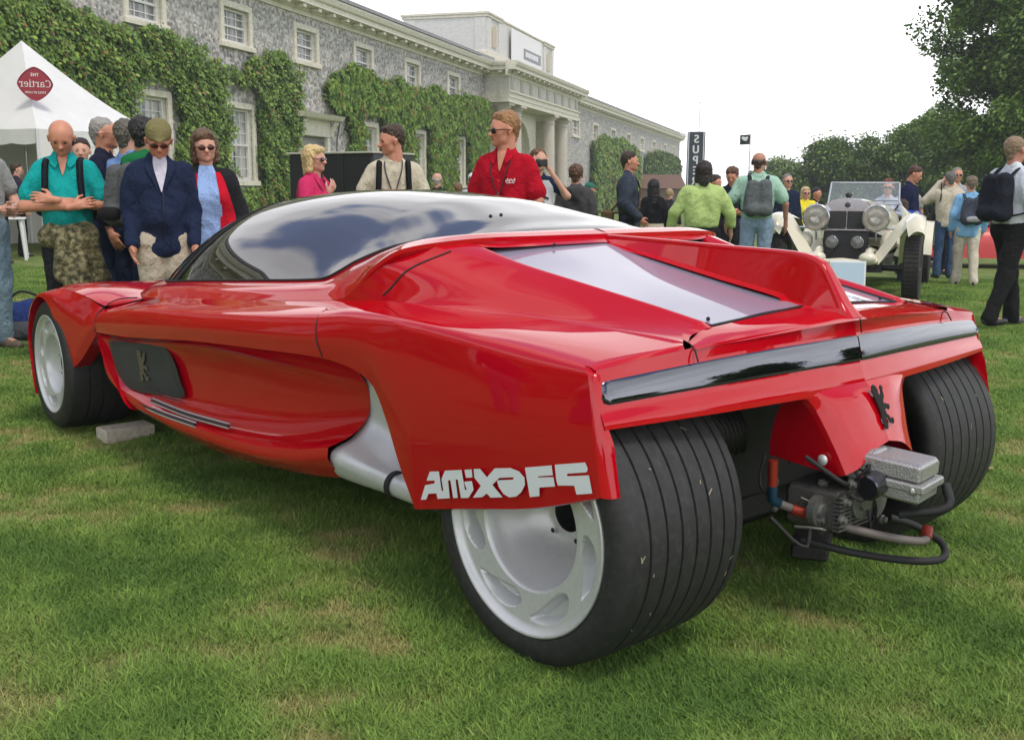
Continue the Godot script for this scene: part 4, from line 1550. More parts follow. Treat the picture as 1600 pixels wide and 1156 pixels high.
func side_details(t: Node3D) -> void:
	# dark grille with a pale lion, ahead of the hollow
	var n3 := [V(.982, .522, 2.872), V(.968, .553, 2.60), V(.958, .567, 2.42), V(.948, .552, 2.31), V(.938, .488, 2.235), V(.934, .42, 2.20), V(.934, .362, 2.165), V(.945, .338, 2.40), V(.96, .316, 2.62), V(.972, .335, 2.72), V(.98, .385, 2.80), V(.984, .45, 2.84)]
	for s in [1.0, -1.0]:
		var g := Geo.new()
		var mid := V(.955, .45, 2.52)
		var pts := crv(n3 + [n3[0]], 49)
		var rows := []
		for k in 6:
			var row := PackedVector3Array()
			for p in pts:
				var q := mid.lerp(p, k / 5.0)
				q.x = .935 + (q.z - 2.17) * .064 + .007 * (1.0 - pow(k / 5.0, 6.0))
				row.append(V(q.x * s, q.y, q.z))
			rows.append(row)
		g.sheet(rows, V(0, .45, 2.5))
		var gm := mat(Color(0.040, 0.040, 0.042), 0.55)
		obj("side_grille", g, gm, t)
		var wires := Geo.new()
		for k in 19:
			var y := .335 + k * .012
			var a := lerpf(2.70, 2.84, clampf((y - .33) / .15, 0, 1))
			var b := lerpf(2.19, 2.30, clampf((y - .36) / .17, 0, 1))
			wires.tube([V((.9505 + (a - 2.17) * .064 - .008) * s, y, a), V((.9455) * s, y, b)], .0016, 4, false)
		obj("grille_wires", wires, mat(Color(0.09, 0.09, 0.095), 0.5), t)
		var l := Geo.new()
		l.prism(lion_outline(), 0.0, .003, Transform3D(Basis(V(0, 0, -.0019), V(0, .00140, 0), V(s, 0, 0)), V((.968) * s, .384, 2.565)))
		obj("lion_badge", l, mat(Color(0.12, 0.10, 0.07), 0.6), t)
		# two slots with bright rims on the sill ledge
		for e in [[V(.975, .276, 2.655), V(.982, .270, 2.3), V(.983, .277, 1.965)], [V(.962, .300, 2.44), V(.965, .298, 2.1), V(.962, .313, 1.71)]]:
			var path := crv(e, 14)
			var q := Geo.new()
			var b := Geo.new()
			var p2 := []
			var p3 := []
			for p in path:
				p2.append(V((p.x + .004) * s, p.y - .002, p.z))
				p3.append(V((p.x - .002) * s, p.y + .014, p.z))
			q.tube(p2, .0042, 6)
			q.tube(p3, .003, 6)
			obj("slot_rim", q, silver, t)
			var p4 := []
			for k in path.size():
				p4.append((p2[k] + p3[k]) * .5 + V(.001 * s, 0, 0))
			b.tube(p4, .0075, 6)
			obj("slot", b, mat(Color(0.05, 0.015, 0.03), 0.4), t)
		# silver intake trumpet behind the hollow, narrowing to a pipe
		var d := Geo.new()
		var rings := []
		for q in [[.74, .298, .90, .030, .030], [.70, .298, .90, .037, .037], [.60, .298, .90, .037, .037], [.48, .298, .90, .037, .037]]:
			var row := PackedVector3Array()
			for k in 28:
				var a := TAU * k / 28
				row.append(V((q[2] + q[4] * cos(a)) * s, q[1] + q[3] * sin(a), q[0]))
			rings.append(row)
		d.sheet(rings, V(.90 * s, .298, .6), true)
		# the hollow of the flank carried on in silver and drawn together into the pipe
		var sec := [[.965, [.842, .64], [.838, .55], [.832, .475], [.875, .402], [.958, .366], [.968, .330], [.928, .268], [.80, .268]], [.93, [.836, .63], [.832, .545], [.830, .466], [.878, .40], [.958, .362], [.968, .326], [.926, .266], [.80, .268]], [.85, [.822, .61], [.82, .525], [.826, .44], [.885, .378], [.952, .35], [.958, .315], [.92, .264], [.82, .268]], [.75, [.81, .59], [.812, .50], [.824, .412], [.886, .348], [.930, .337], [.940, .302], [.91, .262], [.85, .266]], [.63, [.80, .57], [.806, .47], [.825, .388], [.886, .338], [.922, .327], [.936, .298], [.91, .262], [.87, .265]], [.50, [.79, .56], [.80, .46], [.83, .385], [.886, .337], [.922, .326], [.936, .298], [.91, .262], [.87, .265]]]
		var cs := []
		for q in sec:
			var row := []
			for k in range(1, 9):
				row.append(V(q[k][0] * s, q[k][1], q[0]))
			cs.append(row)
		d.sheet(skin(cs, 5, 5), V(.3 * s, .3, .8))
		obj("intake_trumpet", d, silver, t)
		var cl := Geo.new()
		cl.lathe([Vector2(.041, -.012), Vector2(.046, -.01), Vector2(.046, .01), Vector2(.041, .012)], 24, Transform3D(Basis(V(1, 0, 0), V(0, 0, -1), V(0, 1, 0)), V(.90 * s, .298, .68)), true)
		obj("pipe_clamp", cl, dark, t)
	lettering(t)

# the word on the rear panel, its letters as flat white shapes; drawn in a 1600 by 441 field
func lettering(t: Node3D) -> void:
	var shapes := [
		[[60, 368], [104, 240], [195, 225], [206, 211], [195, 198], [118, 200], [150, 120], [243, 118], [275, 290], [292, 290], [272, 185], [305, 112], [466, 105], [504, 282], [522, 282], [496, 222], [498, 210], [568, 206], [586, 282], [540, 356], [468, 356], [432, 190], [411, 190], [436, 354], [392, 356], [360, 196], [337, 198], [358, 356], [236, 362], [222, 312], [140, 316], [118, 366]],
		[[494, 105], [562, 100], [572, 172], [512, 176]],
		[[582, 98], [640, 96], [706, 172], [772, 92], [905, 90], [975, 122], [1020, 180], [1026, 245], [1000, 310], [960, 350], [905, 356], [855, 325], [812, 260], [796, 210], [800, 200], [925, 196], [938, 184], [925, 174], [815, 178], [756, 240], [848, 354], [745, 356], [708, 318], [668, 350], [582, 354], [652, 248], [590, 175]],
		[[1020, 88], [1222, 72], [1236, 162], [1124, 170], [1124, 180], [1240, 180], [1256, 266], [1138, 272], [1142, 352], [1068, 358]],
		[[1246, 66], [1466, 48], [1486, 100], [1484, 135], [1472, 140], [1345, 150], [1336, 162], [1346, 174], [1498, 168], [1530, 338], [1416, 345], [1396, 262], [1276, 258], [1262, 205]],
	]
	for s in [1.0, -1.0]:
		var g := Geo.new()
		for sh in shapes:
			var p := PackedVector2Array()
			for q in sh:
				p.append(Vector2(q[0], q[1]))
			var tr := Geometry2D.triangulate_polygon(p)
			var at := g.v.size()
			for q in p:
				# field to panel: along the panel rearwards, up
				var a := (q.x - 60.0) / 1470.0
				var b := (365.0 - q.y) / 300.0
				var base := V(0, .338, .392).lerp(V(0, .503, -.276), a)
				base.y += lerpf(.004, -.002, a) + b * lerpf(.102, .080, a)
				base.z += b * -.004 - b * a * .0
				var x := 1.0175 - .016 * smoothstep(.1, -.3, base.z)
				g.vert(V((x + .002) * s, base.y, base.z), V(s, 0, 0))
			for k in range(0, tr.size(), 3):
				g.tri(at + tr[k], at + tr[k + 1], at + tr[k + 2])
		obj("lettering", g, mat(Color(0.72, 0.75, 0.78), 0.45), t)

# ---- wheels: built about the x axis, outer face towards +x
func wheel_axis(at: Vector3, side: float, yaw := 0.0) -> Transform3D:
	return Transform3D(Basis(Vector3.UP, yaw) * Basis(V(0, 0, 1), V(side, 0, 0), V(0, 1 * 1.0, 0)), at)

func tyre_part(parent: Node3D, r: float, rim: float, w: float, grooves: Array, tf: Transform3D) -> void:
	# profile along the axle: y = 0 at the outer rim plane, negative inwards
	var pr := [Vector2(rim - .012, -.03), Vector2(rim, -.006), Vector2(rim + .008, .004), Vector2(rim + (r - rim) * .5, .008), Vector2(r - .014, -.006), Vector2(r - .004, -.022)]
	var g := Geo.new()
	g.lathe(pr, 96, tf)
	var tread := [pr[-1]]
	var mid := -.5 * w
	var at := -.022
	for q in grooves:
		var yy: float = -w * q
		var crown := .006 * (1.0 - pow(absf(yy - mid) / (w * .5), 2.0))
		tread.append(Vector2(r + crown - .0015, yy + .0045))
		tread.append(Vector2(r + crown - .008, yy + .003))
		tread.append(Vector2(r + crown - .008, yy - .003))
		tread.append(Vector2(r + crown - .0015, yy - .0045))
	tread.append(Vector2(r - .004, -w + .022))
	for k in tread.size() - 1:
		g.lathe([tread[k], tread[k].lerp(tread[k + 1], .5), tread[k + 1]], 96, tf)
	g.lathe([Vector2(r - .004, -w + .022), Vector2(r - .014, -w + .006), Vector2(rim + (r - rim) * .5, -w - .008), Vector2(rim - .01, -w + .02), Vector2(rim - .03, -w + .1), Vector2(.05, -w + .12)], 64, tf)
	obj("tyre", g, rubber, parent)

# disc of the wheel: depth of the face at (radius, angle)
func rim_disc(parent: Node3D, rim: float, tf: Transform3D, pockets: int, dish: float, phase: float) -> void:
	var g := Geo.new()
	g.lathe([Vector2(rim - .012, -.03), Vector2(rim + .001, .002), Vector2(rim - .005, .006), Vector2(rim - .012, .002), Vector2(rim - .016, -.010), Vector2(rim - .030, -.014)], 96, tf)
	var rows := []
	var nr := 40
	var na := 288
	var r1 := rim - .030
	var r0 := .050
	var bowl := rim * .60
	for i in nr + 1:
		var r := lerpf(r1, r0, float(i) / nr)
		var row := PackedVector3Array()
		for j in na:
			var a := TAU * j / na
			var y := -.014 - (r1 - r) * .10
			if r < bowl:
				var k := (bowl - r) / (bowl - .07)
				y -= dish * (1.0 - pow(1.0 - clampf(k, 0, 1), 1.8)) * .9
				y -= .012 * smoothstep(0.0, .12, k)
			# pockets shaped like drops, wide end leading
			var s := fposmod((a - phase) / TAU * pockets, 1.0)
			var along := s / .78
			if along < 1.0:
				var pr := lerpf(rim * .735, rim * .85, along)
				var hw := rim * .088 * pow(sin(PI * pow(1.0 - along, 1.7)), .5) if along > 0.0 else 0.0
				var dd := absf(r - pr) - hw
				y -= (.045 * (1.0 - along * .75) + .012) * smoothstep(.002, -.007, dd)
			row.append(tf * V(r * cos(a), y, r * sin(a)))
		rows.append(row)
	g.sheet(rows, tf * V(0, -1, 0), true)
	obj("rim", g, silver, parent)
	var h := Geo.new()
	h.lathe([Vector2(.052, -.02 - dish), Vector2(.046, -.03 - dish), Vector2(.046, -.09 - dish), Vector2(.001, -.10 - dish)], 40, tf)
	for k in 5:
		var a := TAU * k / 5 + .4
		h.lathe([Vector2(.0075, .0), Vector2(.0001, .001)], 10, tf * Transform3D(Basis(), V(.078 * cos(a), -.0245 - dish * .91, .078 * sin(a))))
	for k in pockets:
		var a := phase + TAU * (k + .17) / pockets
		h.lathe([Vector2(rim * .075, .0), Vector2(.0001, .0005)], 16, tf * Transform3D(Basis(), V(rim * .765 * cos(a), -.068, rim * .765 * sin(a))))
	obj("hub_and_holes", h, dark, parent)

func rear_wheel(t: Node3D, side: float) -> void:
	var w := Node3D.new()
	w.name = "rear_wheel"
	t.add_child(w, true)
	var tf := wheel_axis(V(.980 * side, .352, 0), side)
	tyre_part(w, .380, .296, .464, [.16, .29, .41, .53, .65, .77, .88], tf)
	rim_disc(w, .298, tf, 7, .15, .35)
	# bits of dry grass pressed onto the tread
	var rng := RandomNumberGenerator.new()
	rng.seed = 91 if side > 0 else 92
	var bits := Geo.new()
	for k in 46:
		var a := rng.randf() * TAU
		var y := -rng.randf_range(.03, .44)
		var r := .3845 + .0035 * (1.0 - pow(absf(y + .232) / .232, 2.0))
		var p := tf * V(r * cos(a), y, r * sin(a))
		var nn := (tf.basis * V(cos(a), 0, sin(a))).normalized()
		var tg := (tf.basis * V(-sin(a), rng.randf_range(-1.5, 1.5), cos(a))).normalized()
		var wd := nn.cross(tg) * rng.randf_range(.0008, .002)
		var ln := tg * rng.randf_range(.003, .011)
		bits.flat([p - ln - wd, p + ln - wd, p + ln + wd, p - ln + wd], nn)
	var bo := obj("grass_scraps", bits, mat(Color(0.36, 0.32, 0.20), 0.9), w)
	bo.set_meta("kind", "stuff")

func front_wheel(t: Node3D, side: float) -> void:
	var w := Node3D.new()
	w.name = "front_wheel"
	t.add_child(w, true)
	var tf := wheel_axis(V(1.02 * side, .322, 3.609), side, -.042)
	tyre_part(w, .334, .253, .33, [.3, .5, .7], tf)
	rim_disc(w, .255, tf, 7, .05, .1)

func engine_bits(t: Node3D) -> void:
	var alu := mottled([[0.0, Color(0.30, 0.30, 0.30)], [0.5, Color(0.45, 0.45, 0.45)], [1.0, Color(0.55, 0.55, 0.54)]], 0.03, 0.42, 8.0, 0.15)
	alu.metallic = 0.7
	var g := Geo.new()
	var bs := Basis(Vector3.RIGHT, -.06) * Basis(Vector3.UP, .12)
	g.box(V(.045, .47, -.52), V(.145, .055, .22), bs, .012)
	g.box(V(.045, .432, -.525), V(.16, .025, .235), bs, .006)
	g.box(V(.045, .405, -.525), V(.14, .04, .21), bs, .01)
	g.box(V(.06, .485, -.45), V(.10, .05, .10), bs, .014)
	for k in 4:
		g.ball(V(.11 if k % 2 else -.045, .42, -.47 if k < 2 else -.62), V(.01, .012, .01), 6, 8)
	obj("gear_casing", g, alu, t)
	var c := Geo.new()
	c.lathe([Vector2(.0001, .001), Vector2(.033, 0), Vector2(.037, -.004), Vector2(.037, -.09), Vector2(.030, -.10)], 28, Transform3D(Basis(V(0, 0, 1), V(.75, -.1, -.62).normalized(), V(0, 1, 0)).orthonormalized(), V(.165, .415, -.515)), true)
	obj("oil_filter", c, black_gloss, t)
	var e := Geo.new()
	e.box(V(.12, .33, -.36), V(.16, .13, .18), Basis(Vector3.UP, .1), .02)
	for k in 5:
		e.box(V(.04 + k * .036, .34, -.455), V(.010, .10, .02), Basis(), .003)
	e.lathe([Vector2(.055, .0), Vector2(.06, -.02), Vector2(.05, -.09)], 20, Transform3D(Basis(V(1, 0, 0), V(0, 0, -1), V(0, 1, 0)), V(.05, .30, -.46)), true)
	e.ball(V(.26, .40, -.28), Vector3.ONE * .016, 6, 8)
	e.ball(V(.28, .33, -.30), Vector3.ONE * .012, 6, 8)
	obj("gearbox", e, mottled([[0.0, Color(0.025, 0.025, 0.023)], [1.0, Color(0.12, 0.115, 0.105)]], 0.03, 0.5, 9.0, 0.2), t)
	var eb := Geo.new()
	eb.box(V(0, .40, .25), V(.7, .38, .55), Basis(), .05)
	for k in 7:
		eb.tube(crv([V(.30 - k * .03, .58, -.02), V(.27 - k * .02, .50, -.09), V(.29 - k * .035, .42, -.04)], 8), .012, 6)
	eb.box(V(.02, .27, .25), V(1.06, .30, .5), Basis(), .05)
	eb.box(V(-.25, .06, -.1), V(.26, .05, .12), Basis(Vector3.UP, .5), .01)
	eb.box(V(.33, .46, -.02), V(.12, .08, .06), Basis(), .01)
	eb.box(V(.20, .54, -.03), V(.10, .05, .05), Basis(), .01)
	for s in [1.0, -1.0]:
		eb.tube([V(.2 * s, .345, 0), V(.62 * s, .352, 0)], .035, 10)
		eb.tube([V(.2 * s, .24, -.08), V(.6 * s, .25, .02)], .014, 8)
		eb.tube([V(.15 * s, .50, -.06), V(.6 * s, .46, .0)], .014, 8)
	obj("engine_block", eb, mottled([[0.0, Color(0.008, 0.008, 0.008)], [1.0, Color(0.05, 0.048, 0.045)]], 0.03, 0.5, 9.0, 0.2), t)
	var rod := Geo.new()
	rod.tube([V(.06, .428, .10), V(-.17, .405, .10)], .010, 8)
	rod.tube([V(.46, .47, -.06), V(.33, .475, -.06)], .010, 8)
	obj("pale_rod", rod, mat(Color(0.33, 0.22, 0.12), 0.5), t)
	var h := Geo.new()
	h.tube(crv([V(.27, .345, -.30), V(.21, .315, -.36), V(.15, .285, -.46), V(.07, .262, -.56), V(0, .252, -.61), V(-.03, .262, -.60)], 22), .0125, 10)
	obj("grey_hose", h, mat(Color(0.14, 0.12, 0.11), 0.55), t)
	var r := Geo.new()
	r.tube([V(.298, .475, -.30), V(.296, .40, -.30)], .014, 10)
	r.tube([V(.24, .328, -.33), V(.195, .307, -.375)], .015, 10)
	r.tube([V(-.015, .256, -.607), V(-.045, .275, -.595)], .016, 10)
	obj("red_fitting", r, mat(Color(0.28, 0.025, 0.012), 0.4, 0.3), t)
	var bl := Geo.new()
	bl.tube([V(.296, .40, -.30), V(.294, .36, -.30), V(.27, .345, -.305)], .015, 10)
	obj("blue_fitting", bl, mat(Color(0.012, 0.05, 0.09), 0.35, 0.3), t)
	# small hardware round the gearbox
	var rng := RandomNumberGenerator.new()
	rng.seed = 12
	var dull := mottled([[0.0, Color(0.10, 0.10, 0.095)], [1.0, Color(0.26, 0.255, 0.245)]], 0.03, 0.5, 8.0)
	dull.metallic = 0.6
	for k in 26:
		var bo := Geo.new()
		var p := V(rng.randf_range(-.02, .24), rng.randf_range(.25, .43), rng.randf_range(-.48, -.38))
		if k < 14:
			bo.lathe([Vector2(.001, .012), Vector2(.009, .010), Vector2(.010, 0), Vector2(.014, -.002), Vector2(.014, -.01)], 6, Transform3D(Basis(V(1, 0, 0), V(0, 0, -1), V(0, 1, 0)), p), true)
			obj("bolt_head", bo, dull, t)
		else:
			var q := p + V(rng.randf_range(-.12, .12), rng.randf_range(-.05, .10), rng.randf_range(.02, .12))
			bo.tube(crv([p, p.lerp(q, .5) + V(0, rng.randf_range(-.06, .05), -.05), q], 8), rng.randf_range(.003, .007), 6)
			obj("cable", bo, dark if k % 3 else dull, t)
	for k in 9:
		var fn := Geo.new()
		fn.box(V(.12, .285 + k * .012, -.452), V(.17, .004, .022))
		obj("cooling_fin", fn, dull, t)
	var fl := Geo.new()
	for q in [[.10, .36, -.47, .055], [-.03, .33, -.44, .06], [.20, .33, -.40, .045]]:
		fl.lathe([Vector2(.001, .016), Vector2(q[3] * .5, .014), Vector2(q[3] * .55, .004), Vector2(q[3], .002), Vector2(q[3], -.02)], 22, Transform3D(Basis(V(1, 0, 0), V(0, 0, -1), V(0, 1, 0)), V(q[0], q[1], q[2])), true)
	obj("bearing_cover", fl, dull, t)
	var lp := Geo.new()
	lp.tube(crv([V(.20, .23, -.34), V(.12, .205, -.46), V(.0, .185, -.58), V(-.10, .18, -.62), V(-.17, .20, -.58), V(-.16, .235, -.50), V(-.10, .26, -.45)], 30), .011, 10)
	lp.tube(crv([V(.27, .345, -.30), V(.31, .40, -.27), V(.28, .48, -.26)], 10), .006, 8)
	lp.tube(crv([V(.06, .33, -.56), V(-.02, .36, -.66), V(-.06, .41, -.63)], 10), .013, 8)
	obj("black_hose", lp, dark, t)

# ---------------------------------------------------------------- the cream open tourer beyond the red car
func tourer() -> void:
	var t := thing("vintage_tourer", "cream open vintage touring car with big headlamps facing this way", "car", on_ground(4.17, -13.1) + V(0, .0, 0), deg_to_rad(-23.5))
	var cream := mat(Color(0.72, 0.68, 0.54), 0.3)
	cream.clearcoat_enabled = true
	cream.clearcoat = 0.8
	cream.clearcoat_roughness = 0.05
	var chrome := mat(Color(0.52, 0.54, 0.56), 0.2, 1.0)
	var blk := mat(Color(0.014, 0.014, 0.015), 0.45)
	# radiator: plated shell, dark core in two halves
	var g := Geo.new()
	var arch := PackedVector2Array()
	for k in 15:
		var a := PI * k / 14.0
		arch.append(Vector2(.27 * cos(a), 1.13 + .12 * sin(a)))
	arch.append_array(PackedVector2Array([Vector2(-.27, .86), Vector2(.27, .86)]))
	g.prism(arch, -.10, .06)
	obj("radiator_shell", g, chrome, t)
	for s in [-1.0, 1.0]:
		var c := Geo.new()
		c.box(V(.112 * s, .98, .066), V(.212, .22, .02), Basis(), .006)
		obj("radiator_core", c, mottled([[0.0, Color(0.012, 0.012, 0.013)], [1.0, Color(0.035, 0.035, 0.036)]], 0.2, 0.5, 8.0, 0.3), t)
	var e := Geo.new()
	e.ball(V(0, 1.165, .065), V(.035, .035, .01), 8, 14)
	obj("radiator_badge", e, mat(Color(0.05, 0.06, 0.09), 0.3), t)
	var cap := Geo.new()
	cap.lathe([Vector2(.0, .07), Vector2(.03, .065), Vector2(.045, .04), Vector2(.03, .02), Vector2(.028, 0)], 16, Transform3D(Basis(), V(0, 1.245, -.02)))
	obj("radiator_cap", cap, blk, t)
	var lo := Geo.new()
	lo.box(V(0, .67, .04), V(.54, .34, .03), Basis(), .01)
	obj("lower_grille", lo, blk, t)
	var br := Geo.new()
	br.box(V(0, .855, .07), V(.60, .018, .03), Basis(), .005)
	br.tube([V(-.66, .88, .05), V(.66, .88, .05)], .016, 8)
	obj("lamp_bar", br, chrome, t)
	for s in [-1.0, 1.0]:
		lamp(t, "headlamp", V(.355 * s, 1.01, .16), .165, chrome)
		lamp(t, "spot_lamp", V(.15 * s, .71, .14), .076, chrome)
	# apron between the dumb irons, number plate
	var ap := Geo.new()
	ap.tube(crv([V(-.42, .50, .34), V(-.2, .475, .36), V(0, .49, .37), V(.2, .475, .36), V(.42, .50, .34)], 16), .028, 8, true, V2(1.0, 1.4))
	for s in [-1.0, 1.0]:
		ap.tube(crv([V(.30 * s, .50, .36), V(.30 * s, .58, .25), V(.30 * s, .60, .0), V(.30 * s, .56, -.5)], 10), [.035, .05, .055, .055, .05, .05, .05, .05, .05, .05], 8)
		ap.ball(V(.30 * s, .53, .33), V(.11, .075, .09), 8, 12)
	obj("apron", ap, cream, t)
	var np := Geo.new()
	np.box(V(.05, .385, .33), V(.42, .10, .02), Basis(), .005)
	obj("number_plate", np, blk, t)
	var nl := obj("plate_letters", letters("GNG", .085, .006, true), mat(Color(0.6, 0.6, 0.6), 0.5), t)
	nl.position = V(.05, .385, .344)
	# bonnet and open body
	var rows := []
	for q in [[-.06, .27, 1.245, .86], [-.5, .33, 1.24, .80], [-1.1, .42, 1.215, .72], [-1.75, .50, 1.19, .62], [-1.95, .52, 1.18, .6]]:
		var row := PackedVector3Array()
		for k in 21:
			var a := PI * k / 20.0
			var cx := signf(cos(a)) * pow(absf(cos(a)), .55)
			row.append(V(q[1] * cx, q[3] + (q[2] - q[3]) * pow(sin(a), .6), q[0]))
		rows.append(row)
	var bo := Geo.new()
	bo.sheet(skin(rows.map(func(r): return Array(r)), 1, 4), V(0, .8, -1))
	obj("bonnet", bo, cream, t)
	var body := Geo.new()
	var br2 := []
	for q in [[-1.95, .52, 1.18], [-2.2, .60, 1.08], [-2.7, .68, 1.02], [-3.3, .70, 1.05], [-3.8, .64, 1.04], [-4.1, .45, .95]]:
		var row := PackedVector3Array()
		for p in [[.92, 1.0], [1.0, .97], [1.02, .8], [.98, .5], [.86, .38]]:
			row.append(V(q[1] * p[0], q[2] * p[1], q[0]))
		br2.append(row)
	body.sheet(skin(br2.map(func(r): return Array(r)), 3, 4), V(0, .6, -3))
	body.mirror()
	body.box(V(0, .62, -3.0), V(1.25, .1, 2.1))
	obj("body", body, cream, t)
	var seat := Geo.new()
	seat.box(V(0, .98, -3.1), V(1.1, .5, .16), Basis(), .06)
	seat.box(V(0, .74, -2.8), V(1.1, .16, .55), Basis(), .05)
	obj("seat", seat, mat(Color(0.05, 0.03, 0.02), 0.6), t)
	# windscreen
	var wf := Geo.new()
	var tl := V(-.46, 1.455, -2.12)
	var tr := V(.46, 1.455, -2.12)
	var bl := V(-.48, 1.16, -1.98)
	var brr := V(.48, 1.16, -1.98)
	for q in [[tl, tr], [tr, brr], [brr, bl], [bl, tl]]:
		wf.tube([q[0], q[1]], .013, 8)
	wf.tube([V(0, 1.16, -1.98), V(0, 1.17, -1.984)], .01, 6)
	obj("windscreen_frame", wf, chrome, t)
	var pn := Geo.new()
	pn.flat([bl, brr, tr, tl], V(0, .3, 1))
	var gm := mat(Color(0.55, 0.65, 0.75), 0.02)
	gm.transparency = BaseMaterial3D.TRANSPARENCY_ALPHA
	gm.albedo_color.a = .18
	obj("windscreen", pn, gm, t)
	var sw := Geo.new()
	var ring := []
	for k in 25:
		var a := TAU * k / 24
		ring.append(V(.26 + .20 * cos(a), 1.20 + .19 * sin(a), -2.32 - .05 * sin(a)))
	sw.tube(ring, .012, 6, false)
	sw.tube([V(.06, 1.2, -2.32), V(.46, 1.2, -2.32)], .009, 6)
	sw.tube([V(.26, 1.2, -2.32), V(.26, 1.0, -2.0)], .014, 6)
	obj("steering_wheel", sw, blk, t)
	# wings sweeping from the crown over each wheel down to the chassis, and wheels
	for s in [-1.0, 1.0]:
		var w := Geo.new()
		var st := [[.43, .93, .86, .10], [.39, .93, .93, .11], [.28, .925, 1.02, .12], [.08, .92, 1.06, .125], [-.20, .91, 1.04, .165], [-.45, .90, .97, .16], [-.75, .88, .80, .155], [-1.1, .85, .58, .15], [-1.5, .82, .40, .15]]
		var a0 := []
		var a1 := []
		var a2 := []
		var a3 := []
		for q in st:
			a0.append(V((q[1] + .005) * s, q[2] - .11, q[0]))
			a1.append(V((q[1] - .01) * s, q[2] - .02, q[0]))
			a2.append(V((q[1] - q[3]) * s, q[2] + .005, q[0]))
			a3.append(V((q[1] - q[3] * 2.0 + .02) * s, q[2] - .06, q[0]))
		w.sheet(skin([a0, a1, a2, a3], 4, 4), V(.78 * s, .4, -.2))
		# valance from the crown inwards to the dumb iron
		var v0 := []
		var v1 := []
		for q in [[.80, 1.065, .06], [.70, 1.03, .18], [.60, .90, .26], [.50, .74, .31], [.41, .60, .335], [.34, .50, .34]]:
			v0.append(V((q[0] - .02) * s, q[1] + .01, q[2] - .16))
			v1.append(V((q[0] + .085) * s, q[1] - .045, q[2] + .02))
		w.sheet(skin([v0, v1], 4, 2), V(.5 * s, .4, -.4))
		obj("front_wing", w, cream, t)
		old_wheel(t, "front_wheel", V(.80 * s, .40, .0), s, chrome)
		old_wheel(t, "rear_wheel", V(.80 * s, .40, -3.1), s, chrome)
		var rw := Geo.new()
		var r0 := []
		var r1 := []
		for k in 9:
			var a := PI * (.02 + .9 * k / 8.0)
			r0.append(V(.93 * s, .40 + .50 * sin(a), -3.1 + .52 * cos(a)))
			r1.append(V(.64 * s, .42 + .52 * sin(a), -3.1 + .54 * cos(a)))
		rw.sheet([PackedVector3Array(r0), PackedVector3Array(r1)], V(.8 * s, .4, -3.1))
		obj("rear_wing", rw, cream, t)
		var ms := Geo.new()
		ms.ball(V(.50 * s, .72, .0), V(.10, .12, .16), 8, 12)
		obj("side_cowl", ms, cream, t)
	var un := Geo.new()
	un.tube([V(-.8, .40, 0), V(.8, .40, 0)], .04, 8)
	un.box(V(0, .42, -1.6), V(.9, .14, 3.6))
	un.tube([V(.35, .44, .30), V(.35, .36, -.5)], .03, 6)
	un.tube([V(-.35, .44, .30), V(-.35, .36, -.5)], .03, 6)
	obj("chassis", un, blk, t)
	# driver, seated behind the screen
	var d := person("driver with curly auburn hair seated behind the tourer's steering wheel", on_ground(4.17, -13.1) + Basis(Vector3.UP, deg_to_rad(-23.5)) * V(.26, -.10, -2.85), -23.5, 1.62, {"cell": .03, "fine": .0135, "woman": true, "shirt": Color(0.42, 0.46, 0.55), "sleeve": 1.9, "hair": Color(0.13, 0.035, 0.015), "style": "curly", "glasses": Color(0.03, 0.01, 0.01), "left": [V(.28, 1.18, .16), V(.16, 1.24, .42)], "sit": true, "skin": Color(0.56, 0.29, 0.2)})
	# information board on the grass before the car
	var b := thing("information_board", "pale blue information board standing before the cream tourer", "sign", on_ground(3.83, -11.9), deg_to_rad(-14))
	var f := Geo.new()
	f.box(V(0, .36, -.04), V(.40, .34, .02), Basis(Vector3.RIGHT, -.2), .004)
	obj("frame", f, mat(Color(0.72, 0.74, 0.75), 0.5), b)
	var fc := Geo.new()
	fc.box(V(0, .362, -.026), V(.36, .30, .012), Basis(Vector3.RIGHT, -.2))
	obj("face", fc, mat(Color(0.42, 0.56, 0.66), 0.35), b)
	for s in [-1.0, 1.0]:
		var lg := Geo.new()
		lg.tube([V(.17 * s, 0, .02), V(.17 * s, .45, -.07)], .01, 6)
		obj("leg", lg, blk, b)

func lamp(t: Node3D, called: String, p: Vector3, r: float, chrome: Material) -> void:
	var o := Node3D.new()
	o.name = called
	t.add_child(o, true)
	var ax := Transform3D(Basis(V(1, 0, 0), V(0, 0, 1), V(0, -1, 0)), p)
	var s := Geo.new()
	s.lathe([Vector2(r * .93, .03), Vector2(r, .03), Vector2(r * 1.02, .015), Vector2(r, -.02), Vector2(r * .92, -.10), Vector2(r * .65, -.20), Vector2(.001, -.25)], 36, ax)
	obj("shell", s, chrome, o)
	var rf := Geo.new()
	rf.lathe([Vector2(r * .94, .018), Vector2(r * .75, -.05), Vector2(r * .4, -.10), Vector2(.001, -.12)], 32, ax)
	obj("reflector", rf, mat(Color(0.50, 0.46, 0.40), 0.22, 1.0), o)
	var gl := Geo.new()
	gl.lathe([Vector2(r * .95, .022), Vector2(r * .5, .034), Vector2(.001, .038)], 32, ax)
	var gm := mat(Color(0.8, 0.8, 0.78), 0.05)
	gm.transparency = BaseMaterial3D.TRANSPARENCY_ALPHA
	gm.albedo_color.a = .2
	obj("glass", gl, gm, o)
	var b := Geo.new()
	b.tube([p + V(0, -r * .95, .03), p + V(0, r * .95, .03)], r * .02, 6)
	b.ball(p + V(0, r * 1.04, .0), Vector3.ONE * r * .09, 6, 8)
	b.tube([p + V(0, -r * .9, -.05), p + V(0, -r * .9 - .13, -.08)], r * .09, 6)
	obj("stand", b, chrome, o)

